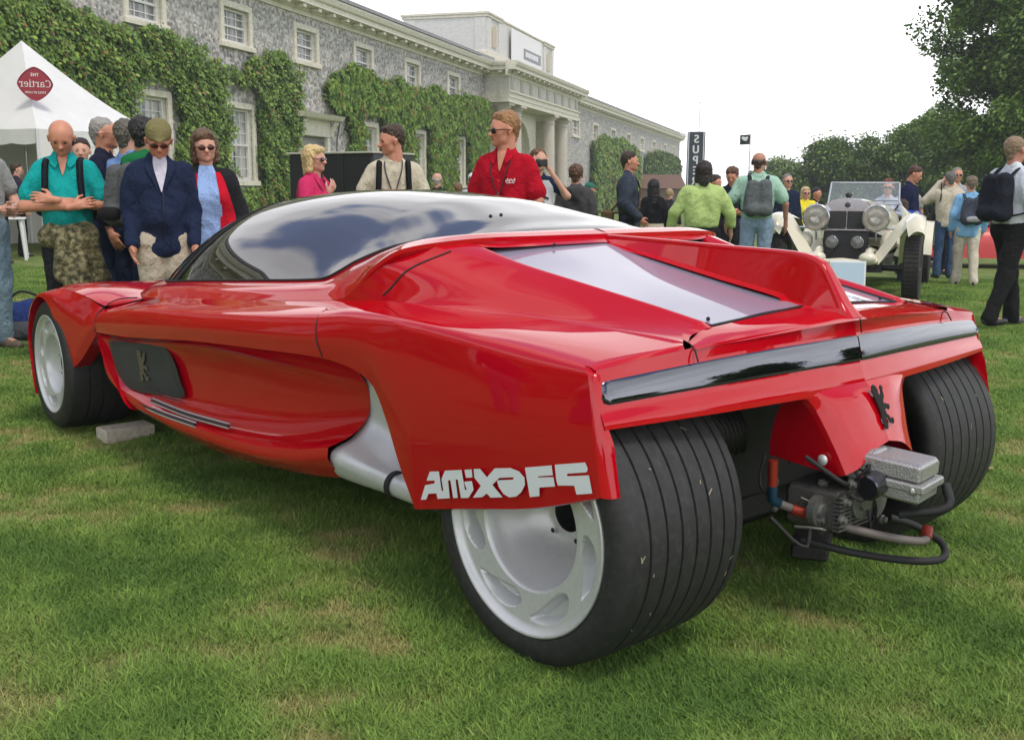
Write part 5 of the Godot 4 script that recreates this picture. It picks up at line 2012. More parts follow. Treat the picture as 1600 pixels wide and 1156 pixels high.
func old_wheel(t: Node3D, called: String, p: Vector3, side: float, chrome: Material) -> void:
	var o := Node3D.new()
	o.name = called
	t.add_child(o, true)
	var tf := Transform3D(Basis(V(0, 0, 1), V(side, 0, 0), V(0, 1, 0)), p)
	var g := Geo.new()
	g.lathe([Vector2(.28, .06), Vector2(.33, .095), Vector2(.385, .10), Vector2(.402, .085)], 48, tf)
	for k in 7:
		var y0 := .085 - k * .0243
		g.lathe([Vector2(.402, y0), Vector2(.405, y0 - .018)], 48, tf)
		g.lathe([Vector2(.405, y0 - .018), Vector2(.393, y0 - .0185), Vector2(.393, y0 - .0238), Vector2(.402, y0 - .0243)], 48, tf)
	g.lathe([Vector2(.402, -.085), Vector2(.385, -.10), Vector2(.33, -.095), Vector2(.28, -.06)], 48, tf)
	for k in 48:
		var a := TAU * k / 48
		var c := tf * V(.403 * cos(a), 0, .403 * sin(a))
		g.box(c, V(.15, .007, .02), Basis(V(1, 0, 0), TAU * k / 48.0 * 0.0) * Basis(), 0.0)
	obj("tyre", g, mottled([[0.0, Color(0.016, 0.015, 0.014)], [1.0, Color(0.05, 0.046, 0.04)]], 0.03, 0.8, 4.0, 0.1), o)
	var r := Geo.new()
	r.lathe([Vector2(.285, .06), Vector2(.27, .05), Vector2(.265, 0), Vector2(.27, -.05), Vector2(.285, -.06)], 40, tf)
	r.lathe([Vector2(.001, .09), Vector2(.045, .08), Vector2(.06, .03), Vector2(.06, -.06)], 20, tf)
	for k in 28:
		var a := TAU * k / 28
		r.tube([tf * V(.055 * cos(a + .35), .04, .055 * sin(a + .35)), tf * V(.27 * cos(a), .0, .27 * sin(a))], .004, 4, false)
	obj("rim_and_spokes", r, mat(Color(0.5, 0.48, 0.40), 0.4), o)

# low red sports car seen past the photographers
func red_roadster() -> void:
	var t := thing("red_roadster", "low red open sports car parked behind the photographers", "car", on_ground(9.4, -20.2), deg_to_rad(80))
	var p := mat(Color(0.55, 0.008, 0.012), 0.35)
	p.clearcoat_enabled = true
	p.clearcoat = 1.0
	var rows := []
	for q in [[2.0, .35, .50, .30], [1.8, .62, .62, .26], [1.2, .76, .80, .22], [.6, .78, .82, .2], [0, .78, .80, .2], [-.8, .78, .80, .2], [-1.3, .79, .86, .2], [-1.8, .70, .80, .24], [-2.05, .45, .62, .34]]:
		var row := PackedVector3Array()
		for k in 17:
			var a := PI * k / 16.0
			row.append(V(q[1] * signf(cos(a)) * pow(absf(cos(a)), .45), q[3] + (q[2] - q[3]) * pow(sin(a), .5), q[0]))
		rows.append(row)
	var g := Geo.new()
	g.sheet(skin(rows.map(func(r): return Array(r)), 1, 5), V(0, .4, 0))
	obj("body", g, p, t)
	var c := Geo.new()
	c.ball(V(0, .80, -.45), V(.55, .08, .62), 8, 18)
	obj("cockpit", c, mat(Color(0.02, 0.02, 0.02), 0.6), t)
	var w := Geo.new()
	w.sheet([PackedVector3Array([V(-.55, .80, .25), V(-.3, .82, .38), V(0, .82, .42), V(.3, .82, .38), V(.55, .80, .25)]), PackedVector3Array([V(-.48, 1.06, .0), V(-.26, 1.08, .10), V(0, 1.08, .13), V(.26, 1.08, .10), V(.48, 1.06, .0)])], V(0, .8, -1))
	var gm := mat(Color(0.7, 0.75, 0.8), 0.03)
	gm.transparency = BaseMaterial3D.TRANSPARENCY_ALPHA
	gm.albedo_color.a = .2
	obj("windscreen", w, gm, t)
	for z in [1.25, -1.3]:
		for s in [-1.0, 1.0]:
			old_wheel(t, "wheel", V(.70 * s, .38, z), s, p)

# ---------------------------------------------------------------- people
# A figure is laid out as joints for a standing height of 1.8 m, facing +z, its own left at +x.
# Each layer (skin, shirt, trousers, hair ...) is the smooth union of tapered capsules, meshed by surface nets.

class Field:
	var caps := []   # [a, b, ra, rb, k]
	var subs := []   # [centre, radius] taken away
	func add(a: Vector3, b: Vector3, ra: float, rb: float, k := 0.03) -> void:
		caps.append([a, b, ra, rb, k])

	func dist(p: Vector3) -> float:
		var f := 9.0
		for c in caps:
			var ab: Vector3 = c[1] - c[0]
			var q: Vector3 = p - c[0]
			var t := clampf(q.dot(ab) / maxf(ab.length_squared(), 1e-9), 0.0, 1.0)
			var d: float = (q - ab * t).length() - c[2] - (c[3] - c[2]) * t
			var k: float = c[4]
			var h := k - absf(d - f)
			f = minf(d, f) - (h * h / (4.0 * k) if h > 0.0 else 0.0)
		return f

	# the front (or back) of the figure at x, y, standing off by gap
	func on_face(x: float, y: float, gap: float, front := 1.0) -> Vector3:
		var z := .5
		for k in 40:
			var d := dist(Vector3(x, y, z * front))
			if d < gap or z < -.3:
				break
			z -= maxf(d - gap, .002) * .9
		return Vector3(x, y, z * front)

	func mesh_into(g: Geo, cell: float, xf := Transform3D(), wrinkle: FastNoiseLite = null, amp := 0.0, cut := []) -> void:
		if caps.is_empty():
			return
		var lo := Vector3.INF
		var hi := -Vector3.INF
		for c in caps:
			var r: float = maxf(c[2], c[3])
			lo = lo.min(c[0] - Vector3.ONE * r).min(c[1] - Vector3.ONE * r)
			hi = hi.max(c[0] + Vector3.ONE * r).max(c[1] + Vector3.ONE * r)
		lo -= Vector3.ONE * cell * 2.2
		hi += Vector3.ONE * cell * 2.2
		var nx := int((hi.x - lo.x) / cell) + 2
		var ny := int((hi.y - lo.y) / cell) + 2
		var nz := int((hi.z - lo.z) / cell) + 2
		var f := PackedFloat32Array()
		f.resize(nx * ny * nz)
		f.fill(9.0)
		for c in caps:
			var a: Vector3 = c[0]
			var b: Vector3 = c[1]
			var ra: float = c[2]
			var rb: float = c[3]
			var k: float = c[4]
			var pad := maxf(ra, rb) + k + cell * 1.8
			var p0 := ((a.min(b) - Vector3.ONE * pad - lo) / cell).floor()
			var p1 := ((a.max(b) + Vector3.ONE * pad - lo) / cell).ceil()
			var ab := b - a
			var inv := 1.0 / maxf(ab.length_squared(), 1e-9)
			var dr := rb - ra
			for iz in range(maxi(0, int(p0.z)), mini(nz, int(p1.z) + 1)):
				for iy in range(maxi(0, int(p0.y)), mini(ny, int(p1.y) + 1)):
					var at := (iz * ny + iy) * nx
					for ix in range(maxi(0, int(p0.x)), mini(nx, int(p1.x) + 1)):
						var q := lo + Vector3(ix, iy, iz) * cell - a
						var t := clampf(q.dot(ab) * inv, 0.0, 1.0)
						var d := (q - ab * t).length() - ra - dr * t
						var e := f[at + ix]
						var h := k - absf(d - e)
						if h > 0.0:
							f[at + ix] = minf(d, e) - h * h / (4.0 * k)
						elif d < e:
							f[at + ix] = d
		for c in subs:
			for iz in nz:
				for iy in ny:
					var at := (iz * ny + iy) * nx
					for ix in nx:
						var d: float = c[1] - (lo + Vector3(ix, iy, iz) * cell - c[0]).length()
						if d > -.02 and d > f[at + ix] - .008:
							var hh := clampf(.5 + .5 * (d - f[at + ix]) / .008, 0.0, 1.0)
							f[at + ix] = lerpf(f[at + ix], d, hh) + .008 * hh * (1.0 - hh)
		# planes that trim the layer: [point, outward normal]
		for c in cut:
			for iz in nz:
				for iy in ny:
					var at := (iz * ny + iy) * nx
					for ix in nx:
						var d: float = (lo + Vector3(ix, iy, iz) * cell - c[0]).dot(c[1])
						if d > f[at + ix]:
							f[at + ix] = d
		var id := PackedInt32Array()
		id.resize(nx * ny * nz)
		id.fill(-1)
		var first := g.v.size()
		var sx := 1
		var sy := nx
		var sz := nx * ny
		var off := [0, sx, sy, sx + sy, sz, sx + sz, sy + sz, sx + sy + sz]
		var lim := cell * 1.75
		for iz in nz - 1:
			for iy in ny - 1:
				var at := (iz * ny + iy) * nx
				for ix in nx - 1:
					var i := at + ix
					var f0 := f[i]
					if f0 > lim or f0 < -lim:
						continue
					var n := 0
					for o in off:
						if f[i + o] < 0.0:
							n += 1
					if n == 0 or n == 8:
						continue
					# mean of the crossings on the twelve edges
					var s := Vector3.ZERO
					var m := 0
					for e in [[0, 1], [2, 3], [4, 5], [6, 7], [0, 2], [1, 3], [4, 6], [5, 7], [0, 4], [1, 5], [2, 6], [3, 7]]:
						var u: float = f[i + off[e[0]]]
						var w: float = f[i + off[e[1]]]
						if (u < 0.0) != (w < 0.0):
							var t := u / (u - w)
							var c0: int = e[0]
							var c1: int = e[1]
							s += Vector3(c0 & 1, (c0 >> 1) & 1, c0 >> 2).lerp(Vector3(c1 & 1, (c1 >> 1) & 1, c1 >> 2), t)
							m += 1
					id[i] = g.v.size()
					g.vert(lo + (Vector3(ix, iy, iz) + s / m) * cell, Vector3.ZERO)
		var it := g.ix.size()
		for iz in range(1, nz - 1):
			for iy in range(1, ny - 1):
				var at := (iz * ny + iy) * nx
				for ix in range(1, nx - 1):
					var i := at + ix
					var f0 := f[i]
					if f0 > lim or f0 < -lim:
						continue
					var ins := f0 < 0.0
					if (f[i + sx] < 0.0) != ins:
						Field.quad(g, id[i - sy - sz], id[i - sz], id[i], id[i - sy], ins)
					if (f[i + sy] < 0.0) != ins:
						Field.quad(g, id[i - sx - sz], id[i - sx], id[i], id[i - sz], ins)
					if (f[i + sz] < 0.0) != ins:
						Field.quad(g, id[i - sx - sy], id[i - sy], id[i], id[i - sx], ins)
		# smooth normals from the faces
		for pass_no in 2:
			for k in range(first, g.v.size()):
				g.n[k] = Vector3.ZERO
			for k in range(it, g.ix.size(), 3):
				var a := g.ix[k]
				var b := g.ix[k + 1]
				var c := g.ix[k + 2]
				var nn := (g.v[c] - g.v[a]).cross(g.v[b] - g.v[a])
				g.n[a] += nn
				g.n[b] += nn
				g.n[c] += nn
			for k in range(first, g.v.size()):
				g.n[k] = g.n[k].normalized()
			if pass_no == 0 and wrinkle:
				for k in range(first, g.v.size()):
					g.v[k] += g.n[k] * (maxf(wrinkle.get_noise_3dv(g.v[k] * Vector3(1, .8, 1)), -.3) + .12) * amp
			else:
				break
		for k in range(first, g.v.size()):
			g.v[k] = xf * g.v[k]
			g.n[k] = (xf.basis * g.n[k]).normalized()

	static func quad(g: Geo, a: int, b: int, c: int, d: int, ins: bool) -> void:
		if a < 0 or b < 0 or c < 0 or d < 0:
			return
		if ins:
			g.ix.append_array(PackedInt32Array([a, c, b, a, d, c]))
		else:
			g.ix.append_array(PackedInt32Array([a, b, c, a, c, d]))

var cloth_mats := {}
var skin_mats := {}
var folds: FastNoiseLite
var hair_noise: FastNoiseLite

func cloth(c: Color, rough := 0.85) -> StandardMaterial3D:
	var key := "%s %s" % [c, rough]
	if not cloth_mats.has(key):
		var m := mat(c, rough)
		m.metallic_specular = 0.25
		m.normal_enabled = true
		m.normal_texture = cloth_mats["folds"]
		m.normal_scale = 1.0
		m.uv1_triplanar = true
		m.uv1_scale = V(1.5, 1.0, 1.5)
		cloth_mats[key] = m
	return cloth_mats[key]

func skin_of(c: Color) -> StandardMaterial3D:
	if not skin_mats.has(c):
		var m := mat(c, 0.5)
		m.subsurf_scatter_enabled = true
		m.subsurf_scatter_strength = 0.08
		skin_mats[c] = m
	return skin_mats[c]

func along(a: Vector3, b: Vector3, t: float) -> Vector3:
	return a.lerp(b, t)

# five bent fingers and a palm, hand pointing from wrist along d, palm facing pn
func hand(f: Field, wrist: Vector3, d: Vector3, pn: Vector3, curl: float, thumb_side: float) -> void:
	d = d.normalized()
	var side := d.cross(pn).normalized() * thumb_side
	pn = side.cross(d).normalized() * thumb_side
	f.add(wrist - d * .03, wrist + d * .035, .026, .028, .012)
	f.add(wrist + d * .03 + side * .018, wrist + d * .085 + side * .022, .017, .015, .012)
	f.add(wrist + d * .03 - side * .018, wrist + d * .08 - side * .024, .017, .014, .012)
	f.add(wrist + d * .03, wrist + d * .085, .018, .015, .012)
	for k in 4:
		var base := wrist + d * (.088 - .004 * absf(k - 1.3)) + side * (.030 - .020 * k)
		var len: float = [.072, .080, .074, .058][k]
		var d1 := (d + pn * curl * .5 + side * (.10 - .07 * k)).normalized()
		var d2 := (d + pn * curl * 1.3 + side * (.06 - .04 * k)).normalized()
		f.add(base, base + d1 * len * .5, .0095, .009, .004)
		f.add(base + d1 * len * .5, base + d1 * len * .5 + d2 * len * .5, .009, .0075, .004)
	var tb := wrist + d * .03 + side * .030
	var t1 := tb + (d * .7 + side * .8 + pn * .3).normalized() * .042
	f.add(tb, t1, .014, .011, .008)
	f.add(t1, t1 + (d * 1.0 + side * .25 + pn * (.2 + curl * .4)).normalized() * .032, .0105, .0085, .005)

# p: a dictionary of what the figure wears and how it stands
func person(label: String, at: Vector3, face_deg: float, height: float, p: Dictionary, group := "") -> Node3D:
	var cell: float = p.get("cell", .024)
	var o := thing("person", label, "person", at, deg_to_rad(face_deg), group)
	var s := height / 1.8
	var sc := Transform3D(Basis().scaled(Vector3.ONE * s), Vector3.ZERO)
	var wide: float = p.get("wide", 1.0)
	var fem: bool = p.get("woman", false)
	var belly: float = p.get("belly", 0.0)
	# joints
	var step: float = p.get("step", 0.0)
	var sw := .162 * wide * (.92 if fem else 1.0)
	var hw := .088 * wide
	var j := {}
	for sd in [1, -1]:
		var w: float = step * sd
		j["hip%d" % sd] = V(hw * sd, .94, 0)
		j["knee%d" % sd] = V((hw + .01) * sd, .50 + absf(w) * .02, .03 + w * .22)
		j["ankle%d" % sd] = V((hw + .015) * sd, .085 + (.07 * absf(w) if w < 0 else 0.0), -.02 + w * .42)
		j["toe%d" % sd] = j["ankle%d" % sd] + V(.02 * sd, -.05, .17)
		j["sh%d" % sd] = V(sw * sd, 1.432, -.015)
	if p.get("sit", false):
		for sd in [1, -1]:
			j["knee%d" % sd] = V((hw + .04) * sd, .90, .42)
			j["ankle%d" % sd] = V((hw + .04) * sd, .58, .60)
			j["toe%d" % sd] = V((hw + .05) * sd, .60, .74)
	# arms: elbow and wrist, given for the left; mirrored unless the right is given too
	var la: Array = p.get("left", [V(.232, 1.17, -.04), V(.245, .93, .06)])
	var ra: Array = p.get("right", [V(-la[0].x, la[0].y, la[0].z), V(-la[1].x, la[1].y, la[1].z)])
	j["el1"] = la[0]
	j["wr1"] = la[1]
	j["el-1"] = ra[0]
	j["wr-1"] = ra[1]
	var skin_c: Color = p.get("skin", Color(0.52, 0.27, 0.18))
	var sk := skin_of(skin_c)
	# --- body: head, neck, arms and hands, and a slimmer trunk and legs under the clothes
	var g := Geo.new()
	var b := Field.new()
	b.add(V(-.06, 1.0, 0), V(-.09 * wide, 1.34, -.01), .08, .075)
	b.add(V(.06, 1.0, 0), V(.09 * wide, 1.34, -.01), .08, .075)
	b.add(V(0, 1.36, -.02), V(0, 1.56, .0), .062, .054)
	for sd in [1, -1]:
		b.add(j["sh%d" % sd] * V(.9, .99, 1), j["el%d" % sd], .040, .038)
		b.add(j["el%d" % sd], j["wr%d" % sd], .041, .028)
		b.add(V(0, 1.39, -.02), j["sh%d" % sd] * V(.9, .98, 1), .045, .036)
		b.add(j["hip%d" % sd], j["knee%d" % sd], .075, .052)
		b.add(j["knee%d" % sd], j["ankle%d" % sd], .05, .036)
		b.add(j["ankle%d" % sd], j["toe%d" % sd], .034, .028)
	b.mesh_into(g, maxf(cell, .02), sc)
	# head
	var turn: Vector3 = p.get("head", V(0, 0, 0))      # pitch (down positive), yaw to its left, roll, in degrees
	var hb := Basis.from_euler(V(deg_to_rad(turn.x), deg_to_rad(turn.y), deg_to_rad(turn.z)))
	var pivot := V(0, 1.55, -.005)
	var hx := sc * Transform3D(hb, pivot)
	var h := Field.new()
	h.add(V(0, .145, -.018), V(0, .135, .012), .083, .080, .03)
	h.add(V(0, .10, .035), V(0, .035, .052), .062, .036, .03)     # face to chin
	h.add(V(-.028, .05, .035), V(.028, .05, .035), .038, .038, .025)
	h.add(V(0, .06, -.02), V(0, -.06, -.012), .060, .056, .03)
	h.add(V(0, .112, .094), V(0, .082, .112), .0085, .0145, .012)  # nose
	h.add(V(-.012, .080, .100), V(.012, .080, .100), .0085, .0085, .008)
	h.add(V(-.038, .126, .080), V(.038, .126, .080), .012, .012, .014)  # brow
	h.add(V(-.017, .052, .086), V(.017, .052, .086), .0085, .0085, .012)  # lips
	h.add(V(0, .022, .076), V(0, .022, .078), .018, .018, .014)
	for sd in [1, -1]:
		h.add(V(.083 * sd, .112, -.008), V(.087 * sd, .078, -.002), .013, .009, .008)  # ear
		h.add(V(.094 * sd, .116, -.016), V(.092 * sd, .095, -.014), .009, .007, .006)
		h.add(V(.045 * sd, .092, .060), V(.040 * sd, .085, .062), .024, .022, .02)
	for sd in [1, -1]:
		h.subs.append([V(.033 * sd, .108, .112), .025])
	h.subs.append([V(0, .0525, .1035), .010])
	h.mesh_into(g, p.get("fine", cell * .42), hx)
	# hands
	var hc: float = p.get("hand_cell", 0.0)
	var hf := Field.new()
	for sd in [1, -1]:
		var el: Vector3 = j["el%d" % sd]
		var wr: Vector3 = j["wr%d" % sd]
		var dv := (wr - el).normalized()
		var key := "hand_l" if sd == 1 else "hand_r"
		var hp: Array = p.get(key, [dv + V(0, -.1, .08), V(-sd, 0, .25), .5])
		hand(hf, wr + dv * .02, hp[0], hp[1], hp[2], -float(sd))
	hf.mesh_into(g, hc if hc > 0.0 else maxf(.0075, cell * .38), sc)
	var body := obj("body", g, sk, o)
	# --- face details
	var fg := Geo.new()
	if p.get("face", true):
		for sd in [1, -1]:
			fg.ball(hx * V(.032 * sd, .107, .0855), V(.0075, .0068, .006) * s, 6, 8, hb)
			fg.tube([hx * V(.019 * sd, .110, .089), hx * V(.033 * sd, .116, .0905), hx * V(.047 * sd, .109, .083)], .0028 * s, 5)
		obj("eyes", fg, mat(Color(0.02, 0.014, 0.012), 0.25), o)
		var lg := Geo.new()
		lg.ball(hx * V(0, .053, .0905), V(.023, .0065, .007) * s, 6, 10, hb)
		obj("lips", lg, mat(skin_c * Color(.75, .45, .45), 0.45), o)
		var bg := Geo.new()
		for sd in [1, -1]:
			bg.tube([hx * V(.016 * sd, .126, .0945), hx * V(.034 * sd, .131, .0905), hx * V(.052 * sd, .125, .079)], .0035 * s, 5)
		obj("eyebrows", bg, mat((p.get("hair", Color(0.05, 0.035, 0.02)) as Color) * .8, 0.8), o)
	if p.has("glasses"):
		var gl := Geo.new()
		var sg: bool = p.get("shades", true)
		for sd in [1, -1]:
			gl.ball(hx * V(.033 * sd, .108, .098), V(.029, .019, .006) * s, 8, 14, hb * Basis(Vector3.UP, .22 * sd))
			gl.tube([hx * V(.060 * sd, .113, .089), hx * V(.082 * sd, .114, .05), hx * V(.096 * sd, .110, -.012)], .0032 * s, 5)
		gl.tube([hx * V(-.010, .112, .105), hx * V(.010, .112, .105)], .003 * s, 5)
		var gm := mat(p.glasses, 0.08)
		if not sg:
			gm.transparency = BaseMaterial3D.TRANSPARENCY_ALPHA
			gm.albedo_color.a = .35
		obj("sunglasses" if sg else "spectacles", gl, gm, o)
	# --- hair
	var style: String = p.get("style", "short")
	if style != "bald":
		var hr := Field.new()
		match style:
			"crop", "short", "curly":
				var up := .006 if style == "crop" else (.013 if style == "short" else .020)
				hr.add(V(0, .156 + up * .5, -.030), V(0, .158 + up * .4, -.008), .083 + up * .35, .076 + up * .5, .02)
				hr.add(V(0, .11, -.055), V(0, .055, -.050), .062, .044, .02)
				for sd in [1, -1]:
					hr.add(V(.058 * sd, .150, -.022), V(.068 * sd, .112, -.030), .026, .014, .015)
				if style != "crop":
					hr.add(V(-.04, .205, .036), V(.045, .202, .032), .028, .028, .02)
			"fringe":   # bald crown with hair round the back
				hr.add(V(0, .105, -.060), V(0, .055, -.052), .052, .040, .02)
				for sd in [1, -1]:
					hr.add(V(.050 * sd, .12, -.050), V(.068 * sd, .10, -.025), .034, .020, .02)
			"bob", "long":
				var dn := -.02 if style == "bob" else -.17
				hr.add(V(0, .160, -.030), V(0, .163, -.004), .094, .086, .02)
				hr.add(V(0, .12, -.045), V(0, dn + .02, -.050), .078, .066, .03)
				for sd in [1, -1]:
					hr.add(V(.062 * sd, .15, -.002), V(.078 * sd, dn + .03, -.014), .038, .032, .025)
				hr.add(V(-.045, .19, .058), V(.03, .195, .055), .030, .034, .02)
		var hg := Geo.new()
		hr.mesh_into(hg, p.get("fine", cell * .42), hx, hair_noise, .009 if style != "curly" else .022)
		var hm := mat(p.get("hair", Color(0.05, 0.035, 0.02)), 0.55)
		hm.normal_enabled = true
		hm.normal_texture = cloth_mats["hairs"]
		hm.normal_scale = 2.2
		hm.uv1_triplanar = true
		hm.uv1_scale = V(9, 2.5, 9)
		obj("hair", hg, hm, o)
	if p.has("cap"):
		var cf := Field.new()
		cf.add(V(0, .168, -.020), V(0, .158, .018), .092, .088, .02)
		cf.add(V(0, .150, .075), V(0, .142, .105), .046, .030, .02)
		var cg := Geo.new()
		cf.mesh_into(cg, p.get("fine", cell * .42), hx, null, 0.0, [[V(0, .128, 0), V(0, -1, .18).normalized()]])
		obj("cap", cg, cloth(p.cap), o)
	# --- trousers
	var tf := Field.new()
	var tw: float = p.get("trouser_width", 1.0)
	var waist: float = p.get("waist", 1.04)
	tf.add(V(-.055 * wide, waist - .06, -.005), V(.055 * wide, waist - .06, -.005), .108 + .02 * (wide - 1.0), .108, .03)
	tf.add(V(-.07 * wide, .93, -.012), V(.07 * wide, .93, -.012), .112, .112, .03)
	for sd in [1, -1]:
		tf.add(j["hip%d" % sd], j["knee%d" % sd], .098 * tw, .072 * tw, .03)
		var cuff: Vector3 = j["ankle%d" % sd]
		tf.add(j["knee%d" % sd], cuff + V(0, -.01, 0), .072 * tw, .066 * tw, .025)
	var tg := Geo.new()
	tf.mesh_into(tg, cell, sc, folds, .028)
	obj("trousers", tg, cloth(p.get("trousers", Color(0.02, 0.02, 0.025))), o)
	# --- shoes
	var sf := Field.new()
	for sd in [1, -1]:
		var an: Vector3 = j["ankle%d" % sd]
		var dirn := V(.12 * sd, -.06, 1.0).normalized()
		sf.add(an + V(0, -.035, -.035), an + V(0, -.04, .05), .046, .046, .02)
		sf.add(an + V(0, -.045, .05), an + V(0, -.045, 0) + dirn * V(1, 0, 1) * .175, .042, .034, .02)
	var sg2 := Geo.new()
	sf.mesh_into(sg2, cell, sc, null, 0.0, [[V(0, .002, 0), V(0, -1, 0)]])
	obj("shoes", sg2, mat(p.get("shoes", Color(0.02, 0.018, 0.016)), 0.5), o)
	# --- shirt or jacket
	var jf := Field.new()
	var hem: float = p.get("hem", .96)
	var bulk: float = p.get("bulk", .0)
	var tr := .103 + bulk * .8
	jf.add(V(-.058 * wide, hem + .06, -.005), V(-.080 * wide, 1.33, -.012), tr + belly * .3, tr, .05)
	jf.add(V(.058 * wide, hem + .06, -.005), V(.080 * wide, 1.33, -.012), tr + belly * .3, tr, .05)
	if belly > 0.0:
		jf.add(V(0, 1.12, .03 + belly), V(0, 1.24, .02), .12, .11, .06)
	if fem:
		for sd in [1, -1]:
			jf.add(V(.07 * sd, 1.29, .085), V(.07 * sd, 1.28, .09), .066 + bulk * .4, .064 + bulk * .4, .04)
	jf.add(V(-.10 * wide, 1.405, -.018), V(.10 * wide, 1.405, -.018), .072 + bulk * .5, .072 + bulk * .5, .06)
	for sd in [1, -1]:
		jf.add(V(.03 * sd, 1.475, -.02), j["sh%d" % sd] * V(.9, 1.0, 1), .046, .050, .05)
	jf.add(V(0, 1.44, -.018), V(0, 1.485, -.014), .078, .066, .03)
	var sleeve: float = p.get("sleeve", 1.0)     # 0.55 stops above the elbow, 2 reaches the wrist
	for sd in [1, -1]:
		var sh: Vector3 = j["sh%d" % sd]
		var el: Vector3 = j["el%d" % sd]
		var wr: Vector3 = j["wr%d" % sd]
		if sleeve < 1.0:
			jf.add(sh * V(.97, .995, 1), sh.lerp(el, sleeve + .12), .057 + bulk, .062 + bulk, .014)
		else:
			jf.add(sh * V(.97, .995, 1), el, .058 + bulk * .8, .052 + bulk * .8, .014)
			if sleeve > 1.0:
				jf.add(el, el.lerp(wr, sleeve - 1.0), .050 + bulk * .8, .040 + bulk * .7, .012)
	if p.get("collar", true):
		jf.add(V(-.03, 1.515, -.03), V(.03, 1.515, -.03), .052, .052, .02)
	if p.get("hood", false):
		jf.add(V(-.07, 1.47, -.10), V(.07, 1.47, -.10), .055, .055, .04)
		jf.add(V(0, 1.46, -.12), V(0, 1.38, -.14), .07, .045, .04)
	var jg := Geo.new()
	var cuts := [[V(0, hem, 0), V(0, -1, 0)]]
	if sleeve < 1.0:
		pass
	jf.mesh_into(jg, cell, sc, folds, p.get("fold", .035) * .62, cuts)
	var top := obj("jacket" if p.get("jacket", false) else "shirt", jg, cloth(p.get("shirt", Color(0.3, 0.3, 0.3)), p.get("cloth_rough", 0.85)), o)
	shapes[o] = jf
	# --- open front: an inner garment seen between the jacket's edges
	if p.has("inner"):
		var open: Array = p.get("open", [[1.53, .055], [1.45, .045], [1.36, .024], [1.28, .002]])
		obj("inner_shirt", drape(jf, sc, open, 0.0, .017), cloth(p.inner), o)
	if p.get("jacket", false) and not p.has("open"):
		var zp := []
		for k in 9:
			zp.append(sc * jf.on_face(.008, lerpf(1.30, hem + .02, k / 8.0), .012))
		var zg := Geo.new()
		zg.tube(zp, .005 * s, 5)
		obj("zip", zg, mat((p.get("shirt") as Color) * .45, 0.6), o)
		for sd in [1, -1]:
			obj("collar_leaf", drape(jf, sc, [[1.535, .008, .052 * sd], [1.49, .026, .075 * sd], [1.43, .026, .068 * sd], [1.36, .012, .045 * sd], [1.31, .002, .025 * sd]], 0, .018), cloth(p.get("shirt")), o)
	if p.has("vneck"):
		obj("open_collar", drape(jf, sc, [[1.55, .032], [1.50, .034], [1.45, .022], [1.40, .010], [1.375, .001]], 0, .007), sk, o)
		for sd in [1, -1]:
			obj("collar_leaf", drape(jf, sc, [[1.535, .006, .045 * sd], [1.50, .022, .060 * sd], [1.46, .026, .058 * sd], [1.43, .004, .048 * sd]], 0, .016), cloth(p.get("shirt")), o)
	# --- straps and bags
	if p.has("pack"):
		var pf := Field.new()
		var z := -.19 - bulk
		pf.add(V(-.085, 1.10, z), V(-.075, 1.38, z + .01), .095, .075, .05)
		pf.add(V(.085, 1.10, z), V(.075, 1.38, z + .01), .095, .075, .05)
		pf.add(V(-.07, 1.09, z - .07), V(.07, 1.09, z - .07), .06, .06, .04)
		var pg := Geo.new()
		pf.mesh_into(pg, cell, sc, folds, .02)
		var k := thing("backpack", p.pack_label, "backpack", at, deg_to_rad(face_deg), "")
		obj("bag", pg, cloth(p.pack, .7), k)
		var sp := Geo.new()
		for sd in [1, -1]:
			var path := [sc * V(.10 * sd, 1.40, z + .03), sc * V(.112 * sd, 1.50, -.055)]
			for q in [[.112, 1.47], [.114, 1.42], [.116, 1.35], [.120, 1.27], [.128, 1.19]]:
				path.append(sc * jf.on_face(q[0] * sd * wide, q[1], .016))
			path.append(sc * V(.19 * sd * wide, 1.10, -.03))
			path.append(sc * V(.13 * sd, 1.06, z + .04))
			sp.tube(crv(path, 26), .024 * s, 8, true, V2(1.0, .35))
		obj("strap", sp, cloth(p.get("strap", p.pack), .7), k)
		if p.has("pocket"):
			var q := Field.new()
			q.add(V(-.06, 1.10, z - .13), V(.06, 1.10, z - .13), .05, .05, .03)
			var qg := Geo.new()
			q.mesh_into(qg, cell, sc)
			obj("pocket", qg, cloth(p.pocket, .7), k)
	return o

var shapes := {}

# a strip of cloth lying on the front of a figure: rows of [height, half width], centred on x0
func drape(f: Field, sc: Transform3D, rows: Array, x0: float, gap: float, front := 1.0) -> Geo:
	var g := Geo.new()
	var out := []
	for k in rows.size():
		var row := PackedVector3Array()
		for e in 9:
			var x: float = x0 + (rows[k][2] if rows[k].size() > 2 else 0.0) + rows[k][1] * (e - 4) / 4.0
			row.append(sc * f.on_face(x, rows[k][0], gap, front))
		out.append(row)
	var fine := skin(out.map(func(r): return Array(r)), 1, 5)
	g.sheet(fine, V(0, 1.2, -.3 * front))
	return g

func V2(x: float, y: float) -> Vector2:
	return Vector2(x, y)

